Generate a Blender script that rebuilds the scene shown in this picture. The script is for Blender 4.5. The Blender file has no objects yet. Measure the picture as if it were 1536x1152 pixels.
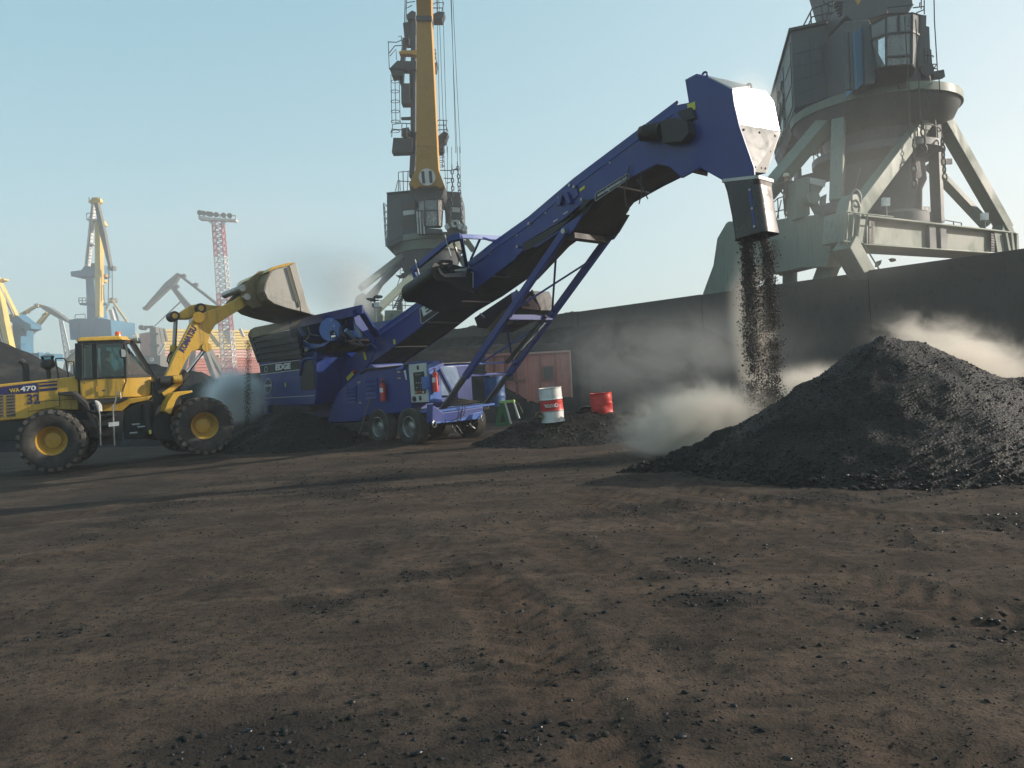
import bpy, bmesh, math, random
import numpy as np
from mathutils import Vector, Matrix, noise

random.seed(7)
rng = np.random.default_rng(7)
R = math.radians
scene = bpy.context.scene
COL = scene.collection

# ------------------------------------------------------------------ camera
FPX, CAM_H, ROLL, PITCH = 1200.0, 1.7, R(3.7), R(-0.43)
def turn(v):                                   # camera axes -> world
    x, y, z = v
    return Vector((x, y*math.cos(PITCH)-z*math.sin(PITCH), y*math.sin(PITCH)+z*math.cos(PITCH)))
cam_data = bpy.data.cameras.new('camera')
cam = bpy.data.objects.new('camera', cam_data)
COL.objects.link(cam)
cam_data.sensor_width = 36.0
cam_data.lens = 36.0*FPX/1536.0
cam_data.clip_start, cam_data.clip_end = 0.1, 6000.0
_r = turn((math.cos(ROLL), 0, -math.sin(ROLL)))
_u = turn((math.sin(ROLL), 0, math.cos(ROLL)))
_f = turn((0, 1, 0))
cam.matrix_world = Matrix(((_r.x, _u.x, -_f.x, 0), (_r.y, _u.y, -_f.y, 0), (_r.z, _u.z, -_f.z, CAM_H), (0, 0, 0, 1)))
scene.camera = cam

# ------------------------------------------------------------------ light
SUN_EL, SUN_AZ = R(21.0), R(80.5)              # azimuth from +Y towards +X
SUN_DIR = Vector((math.sin(SUN_AZ)*math.cos(SUN_EL), math.cos(SUN_AZ)*math.cos(SUN_EL), math.sin(SUN_EL)))
world = bpy.data.worlds.new('World')
scene.world = world
world.use_nodes = True
wn, wl = world.node_tree.nodes, world.node_tree.links
wn.clear()
w_out = wn.new('ShaderNodeOutputWorld')
w_bg = wn.new('ShaderNodeBackground')
w_sky = wn.new('ShaderNodeTexSky')
w_sky.sky_type = 'NISHITA'
w_sky.sun_disc = False
w_sky.sun_elevation = SUN_EL
w_sky.sun_rotation = SUN_AZ
w_sky.altitude = 0.0
w_sky.air_density = 1.0
w_sky.dust_density = 2.2
w_sky.ozone_density = 3.5
w_bg.inputs['Strength'].default_value = SKY_STRENGTH = 0.15
# thin high haze evens the clear sky out: each channel's range is compressed
w_sep = wn.new('ShaderNodeSeparateColor'); w_com = wn.new('ShaderNodeCombineColor')
wl.new(w_sky.outputs['Color'], w_sep.inputs[0])
for ch, g, k in ((0, 0.66, 1.40), (1, 0.42, 1.98), (2, 0.38, 1.99)):
    pw = wn.new('ShaderNodeMath'); pw.operation = 'POWER'; pw.inputs[1].default_value = g
    ml = wn.new('ShaderNodeMath'); ml.operation = 'MULTIPLY'; ml.inputs[1].default_value = k
    wl.new(w_sep.outputs[ch], pw.inputs[0]); wl.new(pw.outputs[0], ml.inputs[0]); wl.new(ml.outputs[0], w_com.inputs[ch])
wl.new(w_com.outputs[0], w_bg.inputs['Color'])
wl.new(w_bg.outputs['Background'], w_out.inputs['Surface'])

sun_data = bpy.data.lights.new('sun', 'SUN')
sun_data.energy = 5.0
sun_data.angle = R(0.5)
sun_data.color = (1.0, 0.91, 0.78)
sun = bpy.data.objects.new('sun', sun_data)
COL.objects.link(sun)
sun.rotation_euler = SUN_DIR.to_track_quat('Z', 'Y').to_euler()
sun.location = SUN_DIR*300

vs = scene.view_settings
scene.display_settings.display_device = 'sRGB'
vs.view_transform = 'Standard'; vs.look = 'None'; vs.gamma = 1.0; vs.use_curve_mapping = False
vs.exposure = 0.6
cy = scene.cycles
cy.use_denoising = True
cy.max_bounces = 6; cy.diffuse_bounces = 3; cy.glossy_bounces = 3; cy.transmission_bounces = 4
cy.volume_bounces = 4; cy.transparent_max_bounces = 24
cy.volume_step_rate = 1.0; cy.volume_max_steps = 256
cy.caustics_reflective = False; cy.caustics_refractive = False
cy.sample_clamp_indirect = 6.0

# ------------------------------------------------------------------ measuring
# enlarged views of the photograph used for measuring: name -> (x0, y0, scale)
VIEWS = {'A': (0, 380, 3.3895), 'B': (340, 420, 4.2656), 'C': (560, 320, 3.2), 'D': (900, 90, 3.84), 'E': (1040, 0, 2.619),
         'F': (540, 0, 2.4), 'G': (0, 280, 4.114), 'H': (900, 340, 2.415), 'I': (380, 440, 8.533), 'J': (540, 520, 6.982),
         'K': (600, 340, 9.6), 'L': (740, 240, 6.4), 'M': (680, 400, 8.533), 'N': (720, 510, 6.4), 'O': (540, 380, 9.6),
         'P': (260, 380, 6.982), 'Q': (1140, 0, 5.12), 'R': (1140, 150, 6.4), 'S': (1300, 150, 4.606), 'T': (1040, 300, 5.12),
         'U': (560, 220, 7.2), 'V': (570, 0, 5.008), 'X': (0, 400, 6.4), 'Y': (190, 380, 5.76),
         'l': (0, 500, 5.4857), 'm': (90, 500, 6.0632), 'n': (220, 440, 4.431), '0': (0, 0, 1.0)}
def ray(view, x, y):
    x0, y0, s = VIEWS[view]
    u, v = (x0+x/s-768)/FPX, (576-y0-y/s)/FPX
    return turn((u*math.cos(ROLL)+v*math.sin(ROLL), 1.0, -u*math.sin(ROLL)+v*math.cos(ROLL)))
def at(view, x, y, Y):                         # world point seen there, Y metres ahead
    r = ray(view, x, y)
    k = Y/r.y
    return Vector((r.x*k, Y, CAM_H+r.z*k))
def on_ground(view, x, y, z=0.0):
    r = ray(view, x, y)
    k = (z-CAM_H)/r.z
    return Vector((r.x*k, r.y*k, z))
class Frame:                                   # a vehicle's own axes: t ahead, b to its far side, z up
    def __init__(s, o, deg):
        s.o, s.a = Vector((o[0], o[1], 0)), R(deg)
        s.d = Vector((math.cos(s.a), math.sin(s.a), 0))
        s.n = Vector((-math.sin(s.a), math.cos(s.a), 0))
    def tz(s, view, x, y, b=0.0):
        r = ray(view, x, y)
        p = s.o+s.n*b
        det = -r.x*s.d.y+s.d.x*r.y
        k = (-p.x*s.d.y+s.d.x*p.y)/det
        t = (r.x*p.y-r.y*p.x)/det
        return t, CAM_H+r.z*k
    def L(s, view, x, y, b=0.0):
        t, z = s.tz(view, x, y, b)
        return Vector((t, b, z))
    def poly(s, view, pts, b=0.0):
        return [s.L(view, x, y, b) for x, y in pts]
    def bz(s, view, x, y, t):                  # on the plane across the vehicle at t
        r = ray(view, x, y)
        p = s.o+s.d*t
        det = -r.x*s.n.y+s.n.x*r.y
        k = (-p.x*s.n.y+s.n.x*p.y)/det
        b = (r.x*p.y-r.y*p.x)/det
        return Vector((t, b, CAM_H+r.z*k))
    def W(s, p):
        return s.o+s.d*p[0]+s.n*p[1]+Vector((0, 0, p[2]))

# ------------------------------------------------------------------ objects
def tag(o, label=None, cat=None, group=None, kind=None):
    if label: o['label'] = label
    if cat: o['category'] = cat
    if group: o['group'] = group
    if kind: o['kind'] = kind
    return o
def thing(name, label, cat, loc=(0, 0, 0), rotz=0.0, group=None):
    o = bpy.data.objects.new(name, None)
    COL.objects.link(o)
    o.empty_display_size = 0.3
    o.matrix_world = Matrix.Translation(Vector(loc)) @ Matrix.Rotation(rotz, 4, 'Z')
    return tag(o, label, cat, group)
def root_of(o):
    while o.parent: o = o.parent
    return o
def dup(root, loc, rotz, label=None):
    r = root.copy(); COL.objects.link(r)
    r.matrix_world = Matrix.Translation(Vector(loc)) @ Matrix.Rotation(rotz, 4, 'Z')
    if label: r['label'] = label
    copy_children(root, r)
    return r
def copy_children(src, dst):
    for ch in list(src.children):
        c = ch.copy(); COL.objects.link(c); c.parent = dst
        c.matrix_parent_inverse = ch.matrix_parent_inverse
        copy_children(ch, c)

V3 = Vector
class MB:
    def __init__(s): s.v, s.f = [], []
    def add(s, vs, fs):
        n = len(s.v)
        s.v += [tuple(v) for v in vs]
        s.f += [tuple(i+n for i in f) for f in fs]
        return s
    def box(s, a, b):
        (x0, y0, z0), (x1, y1, z1) = a, b
        return s.add([(x0, y0, z0), (x1, y0, z0), (x1, y1, z0), (x0, y1, z0), (x0, y0, z1), (x1, y0, z1), (x1, y1, z1), (x0, y1, z1)],
                     [(0, 3, 2, 1), (4, 5, 6, 7), (0, 1, 5, 4), (1, 2, 6, 5), (2, 3, 7, 6), (3, 0, 4, 7)])
    def beam(s, p, q, w, h, up=(0, 0, 1), w2=None, h2=None):
        p, q = V3(p), V3(q); d = (q-p).normalized(); up = V3(up)
        if abs(d.dot(up)) > 0.98: up = V3((0, 1, 0)) if abs(d.y) < 0.9 else V3((1, 0, 0))
        sd = d.cross(up).normalized(); up = sd.cross(d).normalized()
        w2 = w if w2 is None else w2; h2 = h if h2 is None else h2
        vs = [c+sd*(i*ww/2)+up*(j*hh/2) for c, ww, hh in ((p, w, h), (q, w2, h2)) for i, j in ((-1, -1), (1, -1), (1, 1), (-1, 1))]
        return s.add(vs, [(0, 1, 2, 3), (7, 6, 5, 4), (0, 4, 5, 1), (1, 5, 6, 2), (2, 6, 7, 3), (3, 7, 4, 0)])
    def tube(s, p, q, r, r2=None, seg=8, cap=True):
        p, q = V3(p), V3(q); d = (q-p).normalized()
        a = d.orthogonal().normalized(); b = d.cross(a)
        r2 = r if r2 is None else r2
        vs = [c+(a*math.cos(k*2*math.pi/seg)+b*math.sin(k*2*math.pi/seg))*rr for c, rr in ((p, r), (q, r2)) for k in range(seg)]
        fs = [(k, (k+1) % seg, seg+(k+1) % seg, seg+k) for k in range(seg)]
        if cap: fs += [tuple(range(seg-1, -1, -1)), tuple(range(seg, 2*seg))]
        return s.add(vs, fs)
    def path(s, pts, r, seg=6):
        pts = [V3(p) for p in pts]; vs, fs = [], []
        d0 = (pts[1]-pts[0]).normalized(); a = d0.orthogonal().normalized()
        for i, p in enumerate(pts):
            d = (pts[min(i+1, len(pts)-1)]-pts[max(i-1, 0)]).normalized()
            a = (a-d*a.dot(d)).normalized(); b = d.cross(a)
            vs += [p+(a*math.cos(k*2*math.pi/seg)+b*math.sin(k*2*math.pi/seg))*r for k in range(seg)]
        for i in range(len(pts)-1):
            fs += [(i*seg+k, i*seg+(k+1) % seg, (i+1)*seg+(k+1) % seg, (i+1)*seg+k) for k in range(seg)]
        fs += [tuple(range(seg-1, -1, -1)), tuple(range((len(pts)-1)*seg, len(pts)*seg))]
        return s.add(vs, fs)
    def prism(s, pts, off):                    # outline of 3-D points pushed along off
        pts = [V3(p) for p in pts]; off = V3(off); n = len(pts)
        fs = [tuple(range(n-1, -1, -1)), tuple(range(n, 2*n))]
        fs += [(k, (k+1) % n, n+(k+1) % n, n+k) for k in range(n)]
        return s.add(pts+[p+off for p in pts], fs)
    def loft(s, a, b, caps=True):
        n = len(a); fs = [(k, (k+1) % n, n+(k+1) % n, n+k) for k in range(n)]
        if caps: fs += [tuple(range(n-1, -1, -1)), tuple(range(n, 2*n))]
        return s.add(list(a)+list(b), fs)
    def lathe(s, prof, o, axis, seg=24, closed=False):
        o, d = V3(o), V3(axis).normalized()
        a = d.orthogonal().normalized(); b = d.cross(a); vs, fs = [], []
        m = len(prof)
        for k in range(seg):
            c, sn = math.cos(k*2*math.pi/seg), math.sin(k*2*math.pi/seg)
            vs += [o+d*h+(a*c+b*sn)*r for r, h in prof]
        for k in range(seg):
            k2 = (k+1) % seg
            fs += [(k*m+i, k2*m+i, k2*m+i+1, k*m+i+1) for i in range(m-1)]
            if closed: fs.append((k*m+m-1, k2*m+m-1, k2*m, k*m))
        return s.add(vs, fs)
    def sheet(s, pts, th, flip=1):             # flat plate of given thickness
        pts = [V3(p) for p in pts]
        n = (pts[1]-pts[0]).cross(pts[2]-pts[1]).normalized()*th*flip
        return s.prism(pts, n)
    def ball(s, c, r, n=8):
        prof = [(max(1e-4, math.sin(math.pi*i/n)), -math.cos(math.pi*i/n)) for i in range(n+1)]
        c = V3(c); r = (r, r, r) if isinstance(r, (int, float)) else r
        m = MB().lathe(prof, (0, 0, 0), (0, 0, 1), n*2)
        return s.add([c+V3((v[0]*r[0], v[1]*r[1], v[2]*r[2])) for v in m.v], m.f)
    def mesh(s, name, mat, inv=None, smooth=35):
        me = bpy.data.meshes.new(name)
        vs = s.v if inv is None else [tuple(inv @ V3(v)) for v in s.v]
        me.from_pydata(vs, [], s.f)
        bm = bmesh.new(); bm.from_mesh(me)
        bmesh.ops.recalc_face_normals(bm, faces=bm.faces)
        bm.to_mesh(me); bm.free()
        if smooth:
            me.polygons.foreach_set('use_smooth', [True]*len(me.polygons))
            me.set_sharp_from_angle(angle=R(smooth))
        if mat: me.materials.append(mat)
        return me
    def build(s, name, mat, parent=None, world=False, bevel=0.0, smooth=35, kind=None):
        inv = root_of(parent).matrix_world.inverted() if (world and parent) else None
        o = bpy.data.objects.new(name, s.mesh(name, mat, inv, smooth))
        COL.objects.link(o)
        if parent: o.parent = parent
        if bevel:
            b = o.modifiers.new('edges', 'BEVEL'); b.width = bevel; b.segments = 2; b.limit_method = 'ANGLE'; b.angle_limit = R(40)
            b.harden_normals = False
        if kind: o['kind'] = kind
        return o
def text(name, s, o, xdir, up, h, mat, parent, world=False, width=None, shear=0.0, depth=0.006, bold=0.0, center=True):
    cu = bpy.data.curves.new(name, 'FONT')
    cu.body = s; cu.size = 1.0; cu.extrude = 0.5; cu.offset = bold; cu.shear = shear
    cu.align_x = 'LEFT'; cu.resolution_u = 3
    tmp = bpy.data.objects.new('tmp_text', cu); COL.objects.link(tmp)
    dg = bpy.context.evaluated_depsgraph_get()
    me = bpy.data.meshes.new_from_object(tmp.evaluated_get(dg))
    bpy.data.objects.remove(tmp)
    co = np.empty(len(me.vertices)*3); me.vertices.foreach_get('co', co); co = co.reshape(-1, 3)
    lo, hi = co.min(0), co.max(0)
    sy = h/(hi[1]-lo[1]); sx = sy if width is None else width/(hi[0]-lo[0])
    xd, up = V3(xdir).normalized(), V3(up).normalized(); nd = xd.cross(up)
    o = V3(o); mid = (lo+hi)/2 if center else lo
    pts = [o+xd*((c[0]-mid[0])*sx)+up*((c[1]-mid[1])*sy)+nd*(c[2]*depth*2) for c in co]
    if world and parent:
        inv = root_of(parent).matrix_world.inverted(); pts = [inv @ p for p in pts]
    me.vertices.foreach_set('co', np.array([tuple(p) for p in pts]).ravel())
    me.update(); me.name = name
    me.materials.clear(); me.materials.append(mat)
    ob = bpy.data.objects.new(name, me); COL.objects.link(ob)
    if parent: ob.parent = parent
    return ob

# ------------------------------------------------------------------ materials
def _nodes(name):
    m = bpy.data.materials.new(name); m.use_nodes = True
    n, l = m.node_tree.nodes, m.node_tree.links
    return m, n, l, n['Principled BSDF']
def _noise(n, l, vec, scale, detail=6, rough=0.6, dist=0.0):
    t = n.new('ShaderNodeTexNoise'); t.inputs['Scale'].default_value = scale
    t.inputs['Detail'].default_value = detail; t.inputs['Roughness'].default_value = rough
    t.inputs['Distortion'].default_value = dist
    l.new(vec, t.inputs['Vector'])
    return t
def _ramp(n, l, fac, a, b, ca=0.0, cb=1.0):
    r = n.new('ShaderNodeMapRange'); r.interpolation_type = 'SMOOTHSTEP'
    r.inputs['From Min'].default_value = a; r.inputs['From Max'].default_value = b
    r.inputs['To Min'].default_value = ca; r.inputs['To Max'].default_value = cb
    l.new(fac, r.inputs['Value']); return r.outputs['Result']
def _mix(n, l, fac, a, b):
    m = n.new('ShaderNodeMix'); m.data_type = 'RGBA'
    if isinstance(fac, (int, float)): m.inputs[0].default_value = fac
    else: l.new(fac, m.inputs[0])
    for i, c in ((6, a), (7, b)):
        if isinstance(c, tuple): m.inputs[i].default_value = (*c[:3], 1)
        else: l.new(c, m.inputs[i])
    return m.outputs[2]
def _math(n, l, op, a, b=0.0):
    m = n.new('ShaderNodeMath'); m.operation = op
    for i, c in ((0, a), (1, b)):
        if isinstance(c, (int, float)): m.inputs[i].default_value = c
        else: l.new(c, m.inputs[i])
    return m.outputs[0]
def paint(name, col, rough=0.45, metal=0.0, dirt=(0.06, 0.052, 0.045), amount=0.5, scale=1.2, streak=0.0, bump=0.15, coat=0.0, var=0.12, chip=0.0, spec=0.5):
    m, n, l, p = _nodes(name)
    tc = n.new('ShaderNodeTexCoord'); vec = tc.outputs['Object']
    big = _noise(n, l, vec, scale, 8, 0.65, 0.4)
    fine = _noise(n, l, vec, scale*14, 5, 0.6)
    dark = tuple(c*(1-var*2) for c in col); lite = tuple(min(1, c*(1+var)) for c in col)
    base = _mix(n, l, _ramp(n, l, big.outputs[0], 0.3, 0.7), dark, lite)
    if streak:
        mp = n.new('ShaderNodeMapping'); mp.inputs['Scale'].default_value = (6, 6, 0.35); l.new(vec, mp.inputs[0])
        st = _noise(n, l, mp.outputs[0], 1.6, 5, 0.6)
        base = _mix(n, l, _math(n, l, 'MULTIPLY', _ramp(n, l, st.outputs[0], 0.5, 0.72), streak), base, dirt)
    d1 = _math(n, l, 'MULTIPLY', _ramp(n, l, big.outputs[0], 0.42, 0.75), amount)
    d2 = _math(n, l, 'MULTIPLY', _ramp(n, l, fine.outputs[0], 0.52, 0.74), amount*0.7)
    base = _mix(n, l, _math(n, l, 'MAXIMUM', d1, d2), base, dirt)
    if chip:
        ch = _noise(n, l, vec, scale*6, 9, 0.75)
        base = _mix(n, l, _math(n, l, 'MULTIPLY', _ramp(n, l, ch.outputs[0], 0.62, 0.66), chip), base, (0.05, 0.03, 0.02))
    l.new(base, p.inputs['Base Color'])
    l.new(_ramp(n, l, big.outputs[0], 0.35, 0.75, max(0.05, rough-0.08), min(1, rough+0.25)), p.inputs['Roughness'])
    p.inputs['Metallic'].default_value = metal
    p.inputs['Specular IOR Level'].default_value = spec
    p.inputs['Coat Weight'].default_value = coat
    if bump:
        b = n.new('ShaderNodeBump'); b.inputs['Strength'].default_value = bump; b.inputs['Distance'].default_value = 0.01
        l.new(fine.outputs[0], b.inputs['Height']); l.new(b.outputs[0], p.inputs['Normal'])
    return m
def glass(name, tint=(0.75, 0.85, 0.85), haze=0.25, dustcol=(0.25, 0.25, 0.23)):
    m, n, l, p = _nodes(name)
    tr = n.new('ShaderNodeBsdfTransparent'); tr.inputs[0].default_value = (*tint, 1)
    gl = n.new('ShaderNodeBsdfGlossy'); gl.inputs['Roughness'].default_value = 0.03
    df = n.new('ShaderNodeBsdfDiffuse'); df.inputs[0].default_value = (*dustcol, 1)
    fr = n.new('ShaderNodeFresnel'); fr.inputs['IOR'].default_value = 1.6
    tc = n.new('ShaderNodeTexCoord'); no = _noise(n, l, tc.outputs['Object'], 2.0, 6, 0.6)
    m1 = n.new('ShaderNodeMixShader'); m2 = n.new('ShaderNodeMixShader')
    l.new(_math(n, l, 'ADD', fr.outputs[0], 0.02), m1.inputs[0]); l.new(tr.outputs[0], m1.inputs[1]); l.new(gl.outputs[0], m1.inputs[2])
    l.new(_ramp(n, l, no.outputs[0], 0.3, 0.8, haze*0.4, haze*1.4), m2.inputs[0]); l.new(m1.outputs[0], m2.inputs[1]); l.new(df.outputs[0], m2.inputs[2])
    out = n['Material Output']; l.new(m2.outputs[0], out.inputs[0])
    return m
DUST = (0.075, 0.066, 0.057)
M = {}
M['yellow'] = paint('loader_yellow', (0.62, 0.36, 0.035), 0.42, dirt=(0.10, 0.075, 0.045), amount=0.6, scale=0.9, streak=0.5, coat=0.15, chip=0.5)
M['yellow_rim'] = paint('rim_yellow', (0.55, 0.31, 0.03), 0.5, dirt=(0.10, 0.07, 0.04), amount=0.8, scale=2.5, chip=0.6)
M['blue'] = paint('machine_blue', (0.001, 0.026, 0.19), 0.44, dirt=(0.010, 0.017, 0.055), amount=0.45, scale=0.7, streak=0.25, coat=0.1, var=0.1, bump=0.05)
M['blue_pale'] = paint('machine_blue_lit_pale', (0.07, 0.15, 0.45), 0.35, dirt=(0.09, 0.10, 0.12), amount=0.4, scale=1.2, bump=0.05)  # paler blue stands in for light on lit panels; drive drum's own colour too
M['blue_grey'] = paint('tank_blue_grey', (0.17, 0.25, 0.38), 0.4, dirt=(0.12, 0.13, 0.14), amount=0.5, scale=1.6, bump=0.1)
M['rubber'] = paint('tyre_rubber', (0.030, 0.028, 0.026), 0.85, dirt=(0.105, 0.092, 0.08), amount=0.9, scale=1.8, bump=0.4, spec=0.3)
M['tread'] = paint('dusty_tread_rubber', (0.10, 0.09, 0.078), 0.85, dirt=(0.18, 0.155, 0.13), amount=0.8, scale=2.5, bump=0.4, spec=0.2)
M['belt'] = paint('belt_rubber', (0.012, 0.012, 0.013), 0.55, dirt=(0.04, 0.038, 0.036), amount=0.5, scale=1.2, bump=0.2)
M['black'] = paint('black_frame', (0.016, 0.016, 0.017), 0.6, dirt=(0.05, 0.045, 0.04), amount=0.6, scale=1.5)
M['steel'] = paint('bare_steel', (0.35, 0.35, 0.34), 0.38, metal=0.8, dirt=(0.10, 0.09, 0.08), amount=0.5, scale=2)
M['chrome'] = paint('cylinder_rod', (0.7, 0.7, 0.7), 0.12, metal=1.0, amount=0.15, scale=3, bump=0.0)
M['polished'] = paint('polished_steel', (0.6, 0.585, 0.555), 0.55, metal=1.0, amount=0.0, scale=3, bump=0.0, var=0.02)
M['bucket'] = paint('bucket_worn_steel', (0.42, 0.40, 0.36), 0.5, metal=0.25, dirt=(0.16, 0.14, 0.11), amount=0.5, scale=1.1, streak=0.3)
M['bucket_back'] = paint('bucket_dirty_paint', (0.22, 0.16, 0.07), 0.6, dirt=(0.07, 0.06, 0.05), amount=0.9, scale=1.5, streak=0.5)
M['cabinet'] = paint('cabinet_grey', (0.52, 0.53, 0.5), 0.45, amount=0.3, dirt=(0.2, 0.19, 0.17), scale=2)
M['white'] = paint('white_paint', (0.72, 0.72, 0.70), 0.5, dirt=(0.13, 0.115, 0.10), amount=0.65, scale=2.5, streak=0.4, chip=0.9)
M['letter_white'] = paint('white_lettering', (0.7, 0.7, 0.69), 0.5, amount=0.2, scale=3, bump=0)
M['letter_blue'] = paint('dark_blue_lettering', (0.02, 0.018, 0.10), 0.5, amount=0.2, scale=3, bump=0)
M['letter_yellow'] = paint('yellow_lettering', (0.6, 0.42, 0.05), 0.5, amount=0.2, scale=3, bump=0)
M['red'] = paint('red_paint', (0.52, 0.025, 0.02), 0.4, dirt=(0.15, 0.06, 0.05), amount=0.35, scale=3, chip=0.4)
M['orange'] = paint('beacon_orange', (0.8, 0.13, 0.02), 0.2, amount=0.1, scale=4)
M['warn'] = paint('warning_sticker', (0.6, 0.55, 0.06), 0.5, amount=0.25, scale=5)
M['salmon'] = paint('salmon_paint', (0.56, 0.20, 0.155), 0.65, dirt=(0.16, 0.075, 0.06), amount=0.6, scale=0.9, streak=0.5, chip=0.7)
M['salmon_dark'] = paint('salmon_rib', (0.30, 0.11, 0.09), 0.7, dirt=(0.10, 0.05, 0.04), amount=0.6, scale=1.5, chip=0.5)
M['salmon_lite'] = paint('salmon_panel', (0.62, 0.33, 0.28), 0.6, dirt=(0.3, 0.18, 0.15), amount=0.3, scale=2)
M['olive'] = paint('olive_sheet', (0.12, 0.105, 0.06), 0.6, amount=0.5, scale=2)
M['green'] = paint('stand_green', (0.02, 0.13, 0.035), 0.5, amount=0.5, scale=3)
M['lime'] = paint('stand_lime', (0.36, 0.55, 0.12), 0.5, amount=0.2, scale=3)
M['blue_drum'] = paint('drum_blue', (0.03, 0.10, 0.26), 0.45, amount=0.3, scale=3)
M['concrete'] = paint('sooty_concrete', (0.075, 0.068, 0.060), 0.9, dirt=(0.030, 0.028, 0.026), amount=0.9, scale=0.35, streak=0.25, bump=0.4, spec=0.2)
M['crane_green'] = paint('portal_pale_green', (0.155, 0.195, 0.155), 0.6, dirt=(0.075, 0.08, 0.07), amount=0.45, scale=0.5, streak=0.5, chip=0.3)
M['crane_dark'] = paint('house_slate', (0.055, 0.07, 0.078), 0.55, dirt=(0.10, 0.10, 0.095), amount=0.5, scale=0.5, streak=0.5)
M['crane_rust'] = paint('house_brown_panels', (0.10, 0.075, 0.06), 0.65, dirt=(0.06, 0.06, 0.06), amount=0.5, scale=0.5, streak=0.4)
M['crane_frame'] = paint('crane_iron', (0.035, 0.04, 0.045), 0.6, amount=0.4, scale=1)
M['crane_yellow'] = paint('jib_ochre', (0.50, 0.27, 0.04), 0.55, dirt=(0.22, 0.13, 0.05), amount=0.5, scale=0.3, streak=0.4)
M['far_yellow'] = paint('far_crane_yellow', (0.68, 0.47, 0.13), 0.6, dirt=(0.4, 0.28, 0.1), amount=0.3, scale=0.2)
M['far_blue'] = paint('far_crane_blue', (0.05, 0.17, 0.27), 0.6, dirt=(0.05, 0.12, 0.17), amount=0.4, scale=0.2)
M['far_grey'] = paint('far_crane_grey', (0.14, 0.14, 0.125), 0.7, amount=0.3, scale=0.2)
M['mast_red'] = paint('mast_red', (0.42, 0.05, 0.07), 0.6, amount=0.3, scale=0.3)
M['mast_white'] = paint('mast_white', (0.62, 0.60, 0.58), 0.6, amount=0.3, scale=0.3)
M['brick_yellow'] = paint('stack_yellow', (0.66, 0.47, 0.10), 0.7, dirt=(0.35, 0.25, 0.14), amount=0.5, scale=0.15)
M['brick_red'] = paint('stack_red', (0.46, 0.13, 0.09), 0.75, dirt=(0.3, 0.16, 0.12), amount=0.5, scale=0.15)
M['cloth'] = paint('dark_work_clothes', (0.035, 0.045, 0.05), 0.9, amount=0.2, scale=4, bump=0.2)
M['cloth_brown'] = paint('brown_work_jacket', (0.09, 0.075, 0.06), 0.9, amount=0.2, scale=4, bump=0.2)
M['skin'] = paint('skin', (0.48, 0.28, 0.20), 0.5, amount=0.05, scale=8, bump=0)
M['hair'] = paint('dark_hair', (0.03, 0.022, 0.016), 0.7, amount=0, scale=8)
M['helmet'] = paint('pale_helmet', (0.62, 0.55, 0.42), 0.35, amount=0.1, scale=4, bump=0)
M['rope'] = paint('hemp_and_hose', (0.20, 0.16, 0.11), 0.8, amount=0.3, scale=4)
M['lamp'] = paint('lamp_glass', (0.75, 0.75, 0.72), 0.15, amount=0.1, scale=4, bump=0)
M['glass'] = glass('cab_glass', (0.50, 0.66, 0.66), 0.05)
M['spout'] = paint('spout_rubber', (0.014, 0.014, 0.015), 0.3, dirt=(0.05, 0.047, 0.043), amount=0.5, scale=2.2, streak=0.3, bump=0.1)
M['chute'] = paint('chute_grey_steel', (0.15, 0.15, 0.15), 0.5, dirt=(0.2, 0.2, 0.19), amount=0.5, scale=2, streak=0.4, bump=0.05)
M['glass_crane'] = glass('crane_cab_glass', (0.72, 0.76, 0.76), 0.40, (0.40, 0.41, 0.39))

# ================================================================== GROUND
def fbm(xs, ys, seed=0, octaves=5, lac=2.03, gain=0.5):
    """value noise on numpy arrays"""
    out = np.zeros_like(xs, dtype=float); amp = 1.0; fr = 1.0; tot = 0
    for o in range(octaves):
        gx, gy = xs*fr+seed*17.3+o*5.1, ys*fr-seed*9.7+o*3.3
        ix, iy = np.floor(gx).astype(np.int64), np.floor(gy).astype(np.int64)
        fx, fy = gx-ix, gy-iy
        fx, fy = fx*fx*(3-2*fx), fy*fy*(3-2*fy)
        def h(a, b):
            n = (a*374761393+b*668265263+(seed+o)*974711) & 0x7fffffff
            n = ((n ^ (n >> 13))*1274126177) & 0x7fffffff
            return ((n ^ (n >> 16)) & 0xffff)/65535.0
        v = (h(ix, iy)*(1-fx)+h(ix+1, iy)*fx)*(1-fy)+(h(ix, iy+1)*(1-fx)+h(ix+1, iy+1)*fx)*fy
        out += (v-0.5)*2*amp; tot += amp; amp *= gain; fr *= lac
    return out/tot
def seg_cone(X, Y, pts, slope):
    """height of a spoil ridge through (x, y, h) points with sides falling at slope"""
    best = np.full(X.shape, -9.0)
    for (x0, y0, h0), (x1, y1, h1) in zip(pts[:-1], pts[1:]):
        dx, dy = x1-x0, y1-y0
        k = np.clip(((X-x0)*dx+(Y-y0)*dy)/(dx*dx+dy*dy), 0, 1)
        d = np.hypot(X-x0-k*dx, Y-y0-k*dy)
        best = np.maximum(best, h0+(h1-h0)*k-slope*d)
    return best
def soft(h, k=0.12):                            # rounds the foot of a heap
    return np.where(h > k, h, np.where(h < -k, 0, (h+k)**2/(4*k)))
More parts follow.
